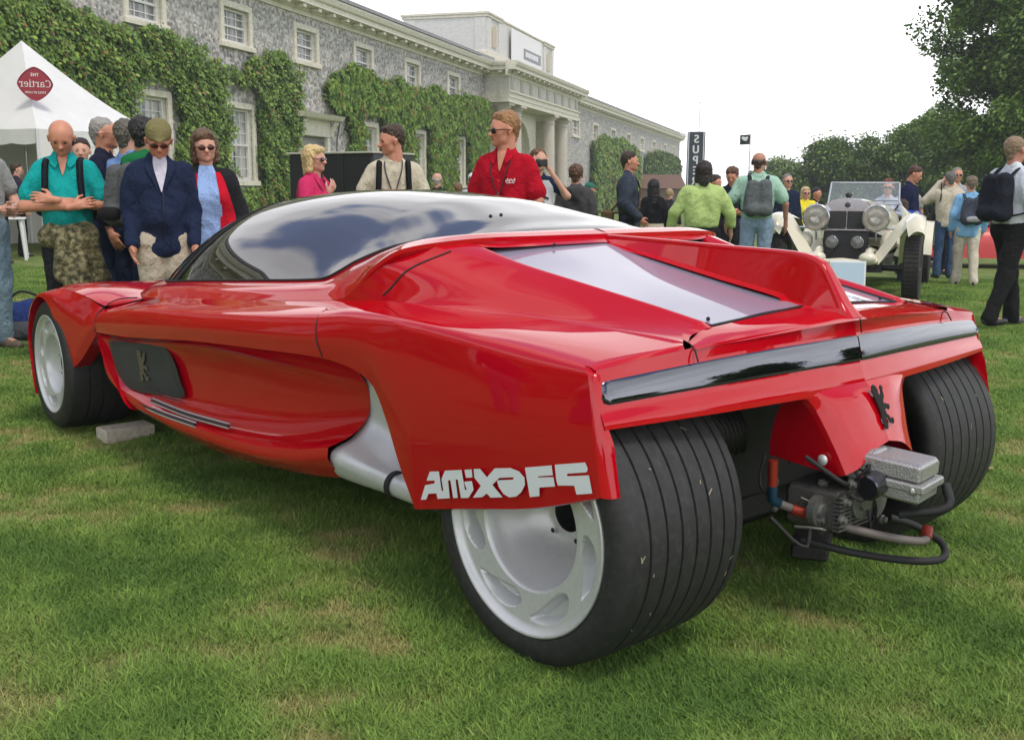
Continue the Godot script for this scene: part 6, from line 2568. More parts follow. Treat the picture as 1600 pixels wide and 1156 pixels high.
func people() -> void:
	folds = noise(3.2, FastNoiseLite.TYPE_SIMPLEX_SMOOTH, 3, 17)
	hair_noise = noise(26.0, FastNoiseLite.TYPE_SIMPLEX_SMOOTH, 3, 18)
	var fn := noise(0.006, FastNoiseLite.TYPE_SIMPLEX_SMOOTH, 4, 23)
	fn.fractal_type = FastNoiseLite.FRACTAL_RIDGED
	fn.fractal_gain = .42
	fn.domain_warp_enabled = true
	fn.domain_warp_amplitude = 30.0
	var ft := noise_tex(fn, [18.0], 512, true)
	cloth_mats["folds"] = ft
	cloth_mats["hairs"] = noise_tex(noise(0.03, FastNoiseLite.TYPE_SIMPLEX_SMOOTH, 3, 24), [8.0], 256, true)
	crowd()

func crowd() -> void:
	var pale := Color(0.58, 0.31, 0.22)
	var ruddy := Color(0.55, 0.24, 0.15)
	var tan := Color(0.45, 0.24, 0.15)
	var navy := Color(0.012, 0.021, 0.05)
	var black := Color(0.012, 0.012, 0.014)
	var jeans := Color(0.10, 0.17, 0.29)
	var brown := Color(0.045, 0.024, 0.012)
	var grey := Color(0.19, 0.18, 0.17)
	var dark_glass := Color(0.012, 0.01, 0.01)
	var n := {"cell": .021, "fine": .0088, "hand_cell": .0065}
	var m := {"cell": .027, "fine": .0115}
	var f := {"cell": .03, "fine": .0135}
	var at := func(x: float, z: float) -> Vector3: return on_ground(x, z)
	var mk := func(base: Dictionary, more: Dictionary) -> Dictionary: return base.merged(more)
	var down := [V(.27, 1.17, -.03), V(.275, .93, .07)]
	# the row behind the nose of the red car
	var t := person("man in teal polo shirt, arms crossed, looking down, camouflage jacket at his waist", at.call(-3.19, -7.52), 14, 1.75, mk.call(n, {"vneck": true, "wide": 1.03, "belly": .03, "shirt": Color(0.006, 0.33, 0.32), "sleeve": .62, "left": [V(.285, 1.15, .04), V(-.03, 1.20, .205)], "right": [V(-.285, 1.15, .05), V(.06, 1.155, .225)], "hand_l": [V(-.9, .15, .1), V(0, -.3, -1), .5], "hand_r": [V(.9, .25, -.1), V(0, -.3, -1), .5], "head": V(30, 2, 0), "skin": ruddy, "style": "bald", "hair": Color(0.42, 0.165, 0.085), "trousers": Color(0.018, 0.018, 0.02), "hem": .90, "pack": Color(0.012, 0.014, 0.02), "pack_label": "black backpack worn by the man in teal polo shirt"}))
	camo_jacket(t)
	person("grey haired man in dark jacket and spectacles behind the man in teal", at.call(-3.20, -8.35), 95, 1.81, mk.call(m, {"shirt": Color(0.012, 0.014, 0.035), "jacket": true, "bulk": .02, "sleeve": 2.0, "skin": ruddy, "hair": Color(0.30, 0.28, 0.26), "style": "crop", "glasses": Color(0.02, 0.02, 0.02), "shades": false, "trousers": navy}))
	person("dark haired visitor just visible over the teal man's shoulder", at.call(-4.11, -10.09), 20, 1.72, mk.call(f, {"shirt": black, "sleeve": 2.0, "hair": Color(0.03, 0.012, 0.01), "skin": pale}))
	person("young man with black hair in green hooded top, back turned, grey backpack", at.call(-2.62, -7.55), 148, 1.75, mk.call(n, {"shirt": Color(0.010, 0.15, 0.05), "sleeve": 2.0, "hood": true, "bulk": .015, "skin": tan, "hair": Color(0.008, 0.007, 0.007), "style": "short", "trousers": Color(0.012, 0.02, 0.045), "glasses": black, "shades": false, "head": V(0, 25, 0), "pack": Color(0.10, 0.105, 0.11), "strap": Color(0.02, 0.02, 0.02), "pocket": Color(0.012, 0.012, 0.013), "pack_label": "grey and black backpack worn by the young man in green"}))
	person("man in pale blue denim shirt standing between grey haired man and green top", at.call(-2.97, -8.20), 165, 1.78, mk.call(m, {"shirt": Color(0.16, 0.27, 0.52), "sleeve": 2.0, "skin": pale, "hair": Color(0.10, 0.09, 0.07), "trousers": navy}))
	person("older man in flat cap and navy jacket looking down at the car's nose", at.call(-2.42, -7.25), 20, 1.71, mk.call(n, {"shirt": Color(0.013, 0.022, 0.055), "jacket": true, "wide": .98, "bulk": .014, "belly": .02, "sleeve": 2.0, "hem": .82, "fold": .06, "left": [V(.225, 1.15, -.02), V(.215, .92, .10)], "head": V(28, 0, 0), "skin": ruddy, "style": "fringe", "hair": grey, "cap": Color(0.19, 0.17, 0.075), "glasses": Color(0.05, 0.02, 0.01), "trousers": Color(0.48, 0.43, 0.33), "trouser_width": 1.12, "inner": Color(0.55, 0.54, 0.64)}))
	var r := person("woman in red and black jacket over a light blue top, wearing sunglasses", at.call(-2.17, -7.48), 16, 1.66, mk.call(n, {"woman": true, "shirt": Color(0.018, 0.018, 0.022), "jacket": true, "bulk": .02, "wide": .98, "sleeve": 2.0, "hem": .80, "fold": .05, "head": V(4, 8, 3), "skin": pale, "style": "bob", "hair": Color(0.12, 0.07, 0.035), "glasses": Color(0.05, 0.012, 0.01), "trousers": Color(0.06, 0.10, 0.2), "inner": Color(0.28, 0.42, 0.72), "open": [[1.52, .05], [1.42, .075, .01], [1.28, .085, .015], [1.12, .09, .015], [.96, .09, .01], [.82, .085, .01]]}))
	red_lapels(r)
	# behind the roof of the red car
	var pk := person("blonde woman in pink jacket and sunglasses, in profile, holding her bag strap", at.call(-1.68, -8.99), 72, 1.64, mk.call(n, {"woman": true, "shirt": Color(0.55, 0.03, 0.12), "jacket": true, "sleeve": 2.0, "bulk": .012, "right": [V(-.27, 1.18, .05), V(-.12, 1.33, .17)], "hand_r": [V(.3, .6, .3), V(.3, 0, -1), 1.0], "skin": pale, "style": "bob", "hair": Color(0.60, 0.44, 0.20), "glasses": Color(0.06, 0.015, 0.02), "trousers": navy}))
	person("dark haired woman in black waistcoat over a white top, looking this way", at.call(-1.86, -14.04), 12, 1.54, mk.call(f, {"woman": true, "shirt": black, "sleeve": .3, "hair": black, "style": "bob", "skin": pale, "inner": Color(0.6, 0.6, 0.65), "open": [[1.52, .05], [1.40, .04], [1.28, .01]]}))
	var tn := person("man in tan T-shirt turning to his right, spectacles pushed up, backpack straps", at.call(-.99, -8.78), 6, 1.80, mk.call(n, {"shirt": Color(0.56, 0.51, 0.39), "sleeve": .58, "wide": 1.05, "left": [V(.28, 1.16, .0), V(.10, 1.03, .22)], "right": [V(-.28, 1.16, .0), V(-.06, 1.02, .24)], "head": V(8, -72, 0), "skin": ruddy, "hair": brown, "style": "short", "trousers": navy, "pack": black, "pack_label": "black backpack worn by the man in tan T-shirt"}))
	lanyard(tn, Color(0.05, 0.05, 0.06))
	person("bald grey haired man in dark jacket with his back turned, near the climber", at.call(-1.13, -15.77), 175, 1.57, mk.call(f, {"shirt": Color(0.022, 0.028, 0.028), "sleeve": 2.0, "bulk": .02, "hair": Color(0.4, 0.38, 0.35), "style": "fringe", "skin": pale}))
	person("small visitor with sandy hair half hidden by the roof of the red car", at.call(-.91, -17.40), 200, 1.43, mk.call(f, {"shirt": Color(0.3, 0.2, 0.16), "sleeve": 2.0, "hair": Color(0.18, 0.10, 0.045), "skin": pale}))
	person("visitor in white sun hat and pale shirt far behind the red car's roof", at.call(-.69, -17.99), 190, 1.60, mk.call(f, {"shirt": Color(0.42, 0.44, 0.47), "sleeve": 2.0, "cap": Color(0.72, 0.72, 0.70), "style": "crop", "skin": pale}))
	var rd := person("tall fair man in red short sleeved shirt and black wraparound sunglasses", at.call(-.06, -7.61), -26, 1.83, mk.call(n, {"shirt": Color(0.42, 0.004, 0.018), "vneck": true, "sleeve": .66, "wide": 1.0, "bulk": .008, "left": [V(.245, 1.18, -.03), V(.25, .93, .08)], "head": V(4, -40, 0), "skin": ruddy, "hair": Color(0.30, 0.155, 0.06), "style": "short", "glasses": dark_glass, "trousers": Color(0.04, 0.04, 0.045)}))
	lanyard(rd, Color(0.06, 0.008, 0.012))
	shirt_badge(rd)
	var bb := person("brown haired person in white numbered bib holding a camera to the face", at.call(.28, -11.71), 8, 1.74, mk.call(m, {"shirt": navy, "sleeve": .5, "left": [V(.31, 1.27, .16), V(.07, 1.60, .19)], "right": [V(-.28, 1.25, .18), V(-.07, 1.60, .19)], "hand_l": [V(-.4, .8, .2), V(-.3, 0, -1), .7], "hand_r": [V(.4, .8, .2), V(.3, 0, -1), .7], "skin": pale, "hair": Color(0.13, 0.07, 0.03), "style": "curly", "trousers": navy}))
	bib(bb)
	person("boy in grey hooded jacket seen from behind, brown tousled hair", at.call(.73, -12.28), 172, 1.60, mk.call(m, {"shirt": Color(0.06, 0.06, 0.062), "sleeve": 2.0, "hood": true, "bulk": .025, "hair": Color(0.10, 0.045, 0.02), "style": "curly", "skin": pale}))
	person("man in green baseball cap in the crowd left of the navy raincoat", at.call(1.27, -17.40), 60, 1.47, mk.call(f, {"shirt": Color(0.4, 0.3, 0.25), "sleeve": .5, "cap": Color(0.03, 0.15, 0.11), "style": "crop", "skin": ruddy}))
	var rc := person("man in navy raincoat in profile, hands in pockets, brown bag at his hip", at.call(1.48, -13.40), 82, 1.81, mk.call(m, {"shirt": Color(0.030, 0.040, 0.060), "cloth_rough": .5, "jacket": true, "wide": 1.1, "bulk": .03, "fold": .06, "sleeve": 2.0, "hem": .78, "right": [V(-.29, 1.16, -.06), V(-.23, .98, .12)], "skin": ruddy, "hair": Color(0.035, 0.02, 0.012), "style": "short", "trousers": black}))
	shoulder_bag("brown canvas shoulder bag at the hip of the man in navy raincoat", rc, V(-.10, .92, -.26), V(.26, .28, .14), Color(0.16, 0.11, 0.05))
	var bh := person("woman with long black hair, black top and flowered skirt, back turned", at.call(2.0, -15.03), 178, 1.50, mk.call(f, {"woman": true, "shirt": black, "sleeve": 2.0, "hair": Color(0.006, 0.005, 0.006), "style": "long", "skin": tan, "trousers": black}))
	skirt(bh)
	person("fair haired man in charcoal jacket beyond the woman with long black hair", at.call(2.89, -19.43), 150, 1.42, mk.call(f, {"shirt": Color(0.03, 0.032, 0.04), "sleeve": 2.0, "bulk": .02, "hair": Color(0.35, 0.25, 0.14), "style": "crop", "skin": pale}))
	person("woman in lime green sweater and black trousers seen from behind", at.call(2.06, -11.44), 176, 1.62, mk.call(m, {"woman": true, "wide": 1.22, "bulk": .03, "belly": .03, "shirt": Color(0.42, 0.55, 0.20), "sleeve": 1.75, "hem": 1.0, "left": [V(.33, 1.18, .02), V(.36, .97, .10)], "skin": tan, "hair": Color(0.016, 0.009, 0.007), "style": "bob", "trousers": black, "trouser_width": 1.2, "waist": 1.02}))
	person("visitor with dark curls in the crowd, right of the lime green sweater", at.call(3.18, -16.55), 40, 1.61, mk.call(f, {"shirt": black, "sleeve": 2.0, "hair": Color(0.035, 0.02, 0.012), "style": "curly", "skin": ruddy}))
	person("smiling man with brown curly hair in dark polo shirt, arms folded", at.call(3.13, -15.07), -12, 1.69, mk.call(f, {"shirt": Color(0.014, 0.018, 0.03), "sleeve": .6, "left": [V(.29, 1.16, .05), V(.0, 1.15, .2)], "right": [V(-.29, 1.16, .05), V(.04, 1.12, .22)], "head": V(20, -12, 0), "skin": ruddy, "hair": Color(0.10, 0.045, 0.02), "style": "curly"}))
	person("balding man in mint green T-shirt and pale jeans seen from behind", at.call(3.01, -12.98), 170, 1.79, mk.call(m, {"shirt": Color(0.36, 0.56, 0.45), "sleeve": .62, "wide": 1.16, "belly": .03, "bulk": .018, "left": [V(.34, 1.16, .0), V(.36, .93, .08)], "skin": Color(0.42, 0.20, 0.13), "hair": Color(0.05, 0.03, 0.018), "style": "fringe", "head": V(4, -12, 0), "trousers": Color(0.25, 0.35, 0.47), "trouser_width": 1.08, "pack": Color(0.11, 0.125, 0.13), "strap": Color(0.02, 0.025, 0.03), "pack_label": "grey sling backpack on the mint T-shirt"}))
	person("man in dark blue jacket and sunglasses behind the mint T-shirt", at.call(4.53, -17.43), 10, 1.67, mk.call(f, {"shirt": navy, "sleeve": 2.0, "bulk": .015, "glasses": dark_glass, "hair": grey, "style": "crop", "skin": pale}))
	person("blonde woman in bright yellow jacket and sunglasses facing this way", at.call(5.21, -18.78), 4, 1.49, mk.call(f, {"woman": true, "shirt": Color(0.78, 0.66, 0.04), "sleeve": 2.0, "bulk": .03, "wide": 1.1, "hair": Color(0.55, 0.42, 0.22), "style": "bob", "glasses": Color(0.08, 0.02, 0.012), "skin": pale}))
	person("dark haired man in black between the yellow jacket and the windscreen", at.call(5.54, -19.21), 30, 1.48, mk.call(f, {"shirt": black, "sleeve": 2.0, "hair": black, "skin": ruddy}))
	var nv := person("young man in navy T-shirt looking down, royal blue jacket at his waist", at.call(6.02, -15.95), 48, 1.76, mk.call(f, {"shirt": Color(0.010, 0.014, 0.045), "sleeve": .55, "head": V(22, 12, 0), "skin": ruddy, "hair": Color(0.07, 0.03, 0.016), "style": "short", "trousers": jeans}))
	waist_jacket(nv)
	person("visitor in pale shirt seen past the navy T-shirt", at.call(6.72, -17.9), -20, 1.63, mk.call(f, {"shirt": Color(0.42, 0.42, 0.40), "sleeve": .5, "hair": brown, "skin": ruddy}))
	var ph := person("photographer in cream jacket and jeans seen from behind, arms raised", at.call(6.99, -16.91), 176, 1.71, mk.call(f, {"wide": 1.1, "shirt": Color(0.52, 0.47, 0.37), "jacket": true, "bulk": .025, "sleeve": 2.0, "left": [V(.34, 1.30, .12), V(.10, 1.60, .16)], "right": [V(-.32, 1.28, .14), V(-.08, 1.60, .17)], "hem": .86, "skin": pale, "hair": Color(0.13, 0.125, 0.12), "style": "short", "trousers": Color(0.045, 0.085, 0.17)}))
	hung_camera("black camera hanging on a strap at the cream jacket", ph, V(.20, .98, .12))
	person("man with short grey hair and sunglasses behind the photographer", at.call(7.45, -17.75), -8, 1.80, mk.call(f, {"shirt": Color(0.35, 0.36, 0.38), "sleeve": 2.0, "hair": Color(0.22, 0.19, 0.15), "style": "crop", "glasses": dark_glass, "skin": ruddy}))
	person("woman in light blue jacket and cream trousers walking away with a backpack", at.call(6.65, -15.33), 168, 1.60, mk.call(f, {"woman": true, "step": .38, "shirt": Color(0.20, 0.42, 0.66), "jacket": true, "bulk": .03, "wide": 1.05, "hem": .80, "sleeve": 2.0, "skin": pale, "hair": Color(0.16, 0.12, 0.08), "style": "short", "trousers": Color(0.58, 0.53, 0.43), "trouser_width": 1.12, "shoes": black, "pack": Color(0.05, 0.06, 0.085), "pocket": Color(0.35, 0.36, 0.37), "pack_label": "dark blue and grey backpack of the woman in light blue jacket"}))
	var wm := person("man in white shirt and black trousers striding at the right edge, backpack", at.call(4.70, -9.92), 112, 1.81, mk.call(m, {"step": .62, "wide": 1.06, "shirt": Color(0.62, 0.66, 0.74), "sleeve": .6, "bulk": .02, "hem": .96, "skin": Color(0.50, 0.22, 0.16), "hair": Color(0.25, 0.17, 0.10), "style": "crop", "trousers": Color(0.012, 0.012, 0.013), "trouser_width": 1.05, "shoes": Color(0.025, 0.025, 0.027), "pack": Color(0.014, 0.016, 0.026), "pack_label": "dark backpack worn by the man in white shirt"}))
	# at the left edge
	person("person in pale jeans and grey top at the left edge of the lawn", at.call(-4.06, -8.05), 60, 1.80, mk.call(m, {"shirt": Color(0.30, 0.31, 0.30), "sleeve": .5, "left": [V(.26, 1.14, .04), V(.05, 1.1, .26)], "trousers": Color(0.20, 0.29, 0.36), "shoes": Color(0.14, 0.10, 0.07), "skin": pale, "hair": brown}))
	person("man in dark suit standing inside the white marquee", at.call(-8.45, -17.2), 60, 1.74, mk.call(f, {"shirt": Color(0.02, 0.02, 0.024), "jacket": true, "hem": .8, "sleeve": 2.0, "skin": pale, "hair": black, "trousers": black}))
	person("second dark clothed visitor further inside the white marquee", at.call(-9.0, -19.2), 120, 1.70, mk.call(f, {"shirt": Color(0.03, 0.02, 0.04), "sleeve": 2.0, "skin": pale, "hair": brown, "trousers": black}))
	# onlookers on this side of the red car, whom its paint mirrors
	var group := "onlookers on the near side of the red car"
	var look := [[-4.6, -2.9, Color(0.02, 0.03, 0.08)], [-5.3, -1.9, Color(0.5, 0.5, 0.48)], [-4.4, -1.0, Color(0.03, 0.03, 0.03)], [-5.6, .1, Color(0.05, 0.12, 0.3)], [-4.3, 1.2, Color(0.3, 0.28, 0.2)]]
	var says := ["onlooker in dark blue top, first along the left side of the red car", "onlooker in pale grey top, second along the left side of the red car", "onlooker in black top, third along the left side of the red car", "onlooker in mid blue top, fourth along the left side of the red car", "onlooker in khaki top, fifth along the left side of the red car"]
	for k in look.size():
		person(says[k], at.call(look[k][0], look[k][1]), 95, 1.68 + .04 * k, mk.call(f, {"cell": .036, "fine": .02, "shirt": look[k][2], "sleeve": 2.0, "hair": brown, "trousers": jeans}), group)

func scaled(o: Node3D) -> float:
	return 1.0

func attach(o: Node3D, called: String, g: Geo, m: Material) -> MeshInstance3D:
	return obj(called, g, m, o)

func camo() -> StandardMaterial3D:
	var f := noise(0.02, FastNoiseLite.TYPE_SIMPLEX, 2, 41)
	var m := mat(Color(1, 1, 1), 0.9)
	var t := NoiseTexture2D.new()
	t.width = 256
	t.height = 256
	t.seamless = true
	t.noise = f
	var g := Gradient.new()
	g.interpolation_mode = Gradient.GRADIENT_INTERPOLATE_CONSTANT
	g.offsets = PackedFloat32Array([0.0, 0.34, 0.5, 0.64])
	g.colors = PackedColorArray([Color(0.03, 0.03, 0.018).linear_to_srgb(), Color(0.16, 0.14, 0.06).linear_to_srgb(), Color(0.08, 0.085, 0.03).linear_to_srgb(), Color(0.30, 0.26, 0.15).linear_to_srgb()])
	t.color_ramp = g
	m.albedo_texture = t
	m.uv1_triplanar = true
	m.uv1_scale = Vector3.ONE * 3.0
	return m

func camo_jacket(o: Node3D) -> void:
	var c := thing("camouflage_jacket", "camouflage jacket tied at the waist of the man in teal", "jacket", o.position, o.rotation.y)
	var f := Field.new()
	f.add(V(-.10, .95, .06), V(.13, .95, .05), .10, .10, .04)
	f.add(V(-.02, .92, .13), V(-.05, .66, .13), .055, .06, .04)
	f.add(V(.07, .93, .12), V(.09, .58, .14), .06, .07, .04)
	f.add(V(.16, .92, .06), V(.20, .64, .05), .06, .07, .04)
	f.add(V(.02, .80, .16), V(.0, .50, .15), .045, .04, .03)
	f.add(V(-.10, .98, .13), V(.10, .90, .15), .04, .04, .03)
	var g := Geo.new()
	f.mesh_into(g, .02, Transform3D(Basis().scaled(Vector3.ONE * .97), Vector3.ZERO), folds, .05)
	obj("cloth", g, camo(), c)

func red_lapels(o: Node3D) -> void:
	var sc := Transform3D(Basis().scaled(Vector3.ONE * 1.66 / 1.8), Vector3.ZERO)
	obj("red_lining", drape(shapes[o], sc, [[1.47, .018, .085], [1.40, .028, .105], [1.28, .038, .130], [1.16, .055, .145], [1.0, .06, .15], [.84, .06, .15]], 0, .024), cloth(Color(0.50, 0.006, 0.022)), o)
	obj("red_lining", drape(shapes[o], sc, [[1.46, .010, -.070], [1.34, .014, -.085], [1.18, .018, -.095], [1.0, .03, -.105], [.84, .04, -.11]], 0, .024), cloth(Color(0.40, 0.006, 0.03)), o)

func lanyard(o: Node3D, c: Color) -> void:
	var g := Geo.new()
	var f: Field = shapes[o]
	var path := [V(-.065, 1.52, -.03)]
	for q in [[-.075, 1.47], [-.06, 1.38], [-.02, 1.26], [.0, 1.22], [.03, 1.30], [.065, 1.42], [.072, 1.48]]:
		path.append(f.on_face(q[0], q[1], .012))
	path.append(V(.062, 1.52, -.03))
	g.tube(crv(path, 30), .006, 6)
	obj("lanyard", g, mat(c, 0.7), o)

func shirt_badge(o: Node3D) -> void:
	var f: Field = shapes[o]
	# embroidery too small to read
	var g := Geo.new()
	for k in 6:
		g.box(V(-.03 + k * .012, .008 * (k % 2), 0), V(.009, .014 + .004 * (k % 3), .004))
	g.box(V(.0, -.014, 0), V(.06, .005, .004))
	var b := obj("chest_embroidery", g, mat(Color(0.6, 0.45, 0.45), 0.7), o)
	b.position = f.on_face(.10, 1.33, .018)
	b.rotation = V(-.1, .45, 0)
	for k in 4:
		var q := Geo.new()
		q.ball(f.on_face(0, 1.33 - k * .09, .012), V(.006, .006, .003), 5, 8)
		obj("button", q, mat(Color(0.5, 0.1, 0.1), 0.5), o)

func bib(o: Node3D) -> void:
	var f: Field = shapes[o]
	obj("bib", drape(f, Transform3D(), [[1.40, .10], [1.32, .15], [1.2, .165], [1.08, .165], [.98, .16]], 0, .02), mat(Color(0.68, 0.69, 0.72), 0.7), o)
	var t := obj("bib_number", letters("25", .15, .004, true), mat(Color(0.02, 0.02, 0.03), 0.7), o)
	t.position = f.on_face(0, 1.15, .03)
	var c := thing("camera", "small black camera held up by the person in the bib", "camera", o.position, o.rotation.y)
	var q := Geo.new()
	q.box(V(0, 1.585, .20), V(.13, .08, .05), Basis(), .01)
	q.tube([V(0, 1.58, .22), V(0, 1.58, .29)], .032, 14)
	obj("housing", q, mat(Color(0.015, 0.015, 0.016), 0.4), c)

func shoulder_bag(label: String, o: Node3D, p: Vector3, s: Vector3, c: Color) -> void:
	var b := thing("shoulder_bag", label, "bag", o.position, o.rotation.y)
	var f: Field = shapes[o]
	var g := Geo.new()
	g.box(p, s, Basis(), .035)
	obj("bag", g, cloth(c), b)
	var fl := Geo.new()
	fl.box(p + V(0, s.y * .28, -.01), V(s.x * 1.02, s.y * .5, s.z * 1.05), Basis(), .03)
	obj("flap", fl, cloth(c * .8), b)
	var st := Geo.new()
	st.tube(crv([p + V(s.x * .3, s.y * .4, 0), f.on_face(-.05, 1.15, .016, -1.0), f.on_face(.05, 1.32, .016, -1.0), V(.095, 1.52, -.02), f.on_face(.06, 1.36, .016), f.on_face(-.06, 1.2, .016), f.on_face(-.15, 1.08, .016), p + V(-s.x * .4, s.y * .4, .06)], 26), .013, 6)
	obj("strap", st, cloth(c * .6), b)

func skirt(o: Node3D) -> void:
	var g := Geo.new()
	var rows := []
	for i in 8:
		var row := PackedVector3Array()
		for k in 28:
			var a := TAU * k / 28
			var r := lerpf(.13, .22, i / 7.0) * (1.0 + .06 * sin(a * 7.0) * i / 7.0)
			row.append(V(r * 1.2 * cos(a), .87 - .40 * i / 7.0, r * sin(a)))
		rows.append(row)
	g.sheet(rows, V(0, .7, 0), true)
	var m := mottled([[0.0, Color(0.10, 0.14, 0.05)], [0.40, Color(0.55, 0.52, 0.40)], [0.55, Color(0.62, 0.58, 0.48)], [0.66, Color(0.35, 0.10, 0.05)], [1.0, Color(0.20, 0.22, 0.08)]], 0.035, 0.85, 3.0)
	obj("skirt", g, m, o)

func waist_jacket(o: Node3D) -> void:
	var c := thing("blue_jacket", "royal blue jacket tied round the waist of the navy T-shirt man", "jacket", o.position, o.rotation.y)
	var f := Field.new()
	f.add(V(-.13, .97, 0), V(.13, .97, 0), .135, .135, .04)
	f.add(V(-.12, .92, -.03), V(-.15, .66, -.05), .11, .12, .05)
	f.add(V(.12, .92, -.03), V(.16, .64, -.02), .11, .12, .05)
	f.add(V(0, .95, .13), V(.05, .70, .17), .05, .05, .04)
	var g := Geo.new()
	f.mesh_into(g, .028, Transform3D(), folds, .04)
	obj("cloth", g, cloth(Color(0.012, 0.07, 0.42), .6), c)

func hung_camera(label: String, o: Node3D, p: Vector3) -> void:
	var c := thing("camera", label, "camera", o.position, o.rotation.y)
	var g := Geo.new()
	g.box(p, V(.14, .10, .07), Basis(), .015)
	g.tube([p + V(.0, 0, .03), p + V(.05, -.03, .13)], .036, 14)
	obj("housing", g, mat(Color(0.014, 0.014, 0.015), 0.4), c)
	var s := Geo.new()
	s.tube(crv([p + V(0, .05, 0), V(.16, 1.25, -.10), V(.14, 1.52, -.03)], 14), .012, 6)
	obj("strap", s, mat(Color(0.012, 0.012, 0.013), 0.7), c)

# ---------------------------------------------------------------- tent, banners and small things
func marquee() -> void:
	var ax := -10.5
	var az := -19.9
	var white := mottled([[0.0, Color(0.70, 0.70, 0.69)], [1.0, Color(0.80, 0.80, 0.79)]], 0.008, 0.55, 0.5, 0.0, true)
	white.backlight_enabled = true
	white.backlight = Color(0.45, 0.45, 0.45)
	var wall_cloth := mat(Color(0.70, 0.69, 0.66), 0.7)
	var t := thing("marquee", "white pyramid topped marquee with open front at the left edge", "tent", V(ax + .72, ground(ax, az), az - 1.55 + .0))
	# corner posts: near, right, far, left (relative to the centre)
	var cs := [V(1.12, 2.30, 2.1), V(2.5, 2.30, -.7), V(-1.1, 2.30, -2.2), V(-2.4, 2.30, .7)]
	var apex := V(0, 4.12, 0)
	for k in 4:
		var a: Vector3 = cs[k]
		var b: Vector3 = cs[(k + 1) % 4]
		var g := Geo.new()
		var rows := []
		for i in 9:
			var f := i / 8.0
			var row := PackedVector3Array()
			for e in 13:
				var m := a.lerp(b, e / 12.0)
				var q := m.lerp(apex, f)
				q.y -= .16 * sin(PI * f) * (1.0 - f * .3)
				row.append(q)
			rows.append(row)
		g.sheet(rows, V(0, 0, 0))
		var val := []
		for yy in [0.0, -.12, -.25]:
			var row := PackedVector3Array()
			for e in 25:
				var m := a.lerp(b, e / 24.0)
				row.append(m + V(0, yy - (.03 * absf(sin(e * PI / 4.0)) if yy < -.2 else 0.0), 0) + m.normalized() * V(1, 0, 1) * .012 * sin(e * 1.3))
			val.append(row)
		g.sheet(val, V(0, 2, 0))
		obj("roof_panel", g, white, t)
		var p := Geo.new()
		p.tube([V(a.x, 0, a.z), a], .028, 10)
		obj("pole", p, mat(Color(0.6, 0.6, 0.6), 0.4), t)
	for pr in [[0, 1], [1, 2], [2, 3]]:
		var a: Vector3 = cs[pr[0]]
		var b: Vector3 = cs[pr[1]]
		var w := Geo.new()
		var r0 := PackedVector3Array()
		var r1 := PackedVector3Array()
		for e in 33:
			var m := a.lerp(b, lerpf(.01, .99, e / 32.0))
			var o := m.normalized() * V(1, 0, 1) * .03 * sin(e * .9)
			r0.append(V(m.x, .02, m.z) + o)
			r1.append(V(m.x, 2.2, m.z) + o * .4)
		w.sheet([r0, r1], V(0, 1, 0))
		obj("side_wall", w, wall_cloth, t)
	# red lozenge sign with mirrored writing, hung on the near corner of the roof
	var s := thing("lozenge_sign", "dark red rounded lozenge sign with white mirrored script on the marquee", "sign", V(-8.92, 3.12, -20.0), .35)
	var o := PackedVector2Array()
	for k in 48:
		var a := TAU * k / 48
		var e := pow(pow(absf(cos(a)), 1.45) + pow(absf(sin(a)), 1.45), -1.0 / 1.45)
		o.append(Vector2(cos(a), sin(a)) * e * .30)
	var d := Geo.new()
	d.prism(o, 0, .03)
	obj("plate", d, mat(Color(0.28, 0.006, 0.02), 0.35), s)
	var rim := Geo.new()
	var rp := []
	for q in o:
		rp.append(V(q.x * 1.0, q.y * 1.0, .03))
	rp.append(rp[0])
	rim.tube(rp, .012, 6, false)
	obj("rim", rim, mat(Color(0.22, 0.005, 0.03), 0.3), s)
	var wt := mat(Color(0.72, 0.66, 0.64), 0.5)
	var l1 := obj("lettering", letters("Cartier", .125, .006, true, "Droid Serif", false), wt, s)
	l1.position = V(.0, .0, .034)
	var l2 := obj("lettering", letters("THE", .06, .006, true), wt, s)
	l2.position = V(0, .165, .034)
	var l3 := obj("lettering", letters("STYLE ET LUXE", .04, .006, true), wt, s)
	l3.position = V(0, -.155, .034)
	# white plastic table inside
	var tb := thing("plastic_table", "white plastic table just inside the marquee's opening", "table", V(-8.95, ground(-9, -19), -18.35), .4)
	var top := Geo.new()
	top.box(V(0, .72, 0), V(.8, .035, .7), Basis(), .015)
	obj("tabletop", top, mat(Color(0.72, 0.72, 0.74), 0.4), tb)
	for q in [[-.35, -.3], [.35, -.3], [-.35, .3], [.35, .3]]:
		var lg := Geo.new()
		lg.tube([V(q[0] * 1.05, 0, q[1] * 1.05), V(q[0] * .92, .71, q[1] * .92)], [.026, .04], 8)
		obj("leg", lg, mat(Color(0.72, 0.72, 0.74), 0.4), tb)

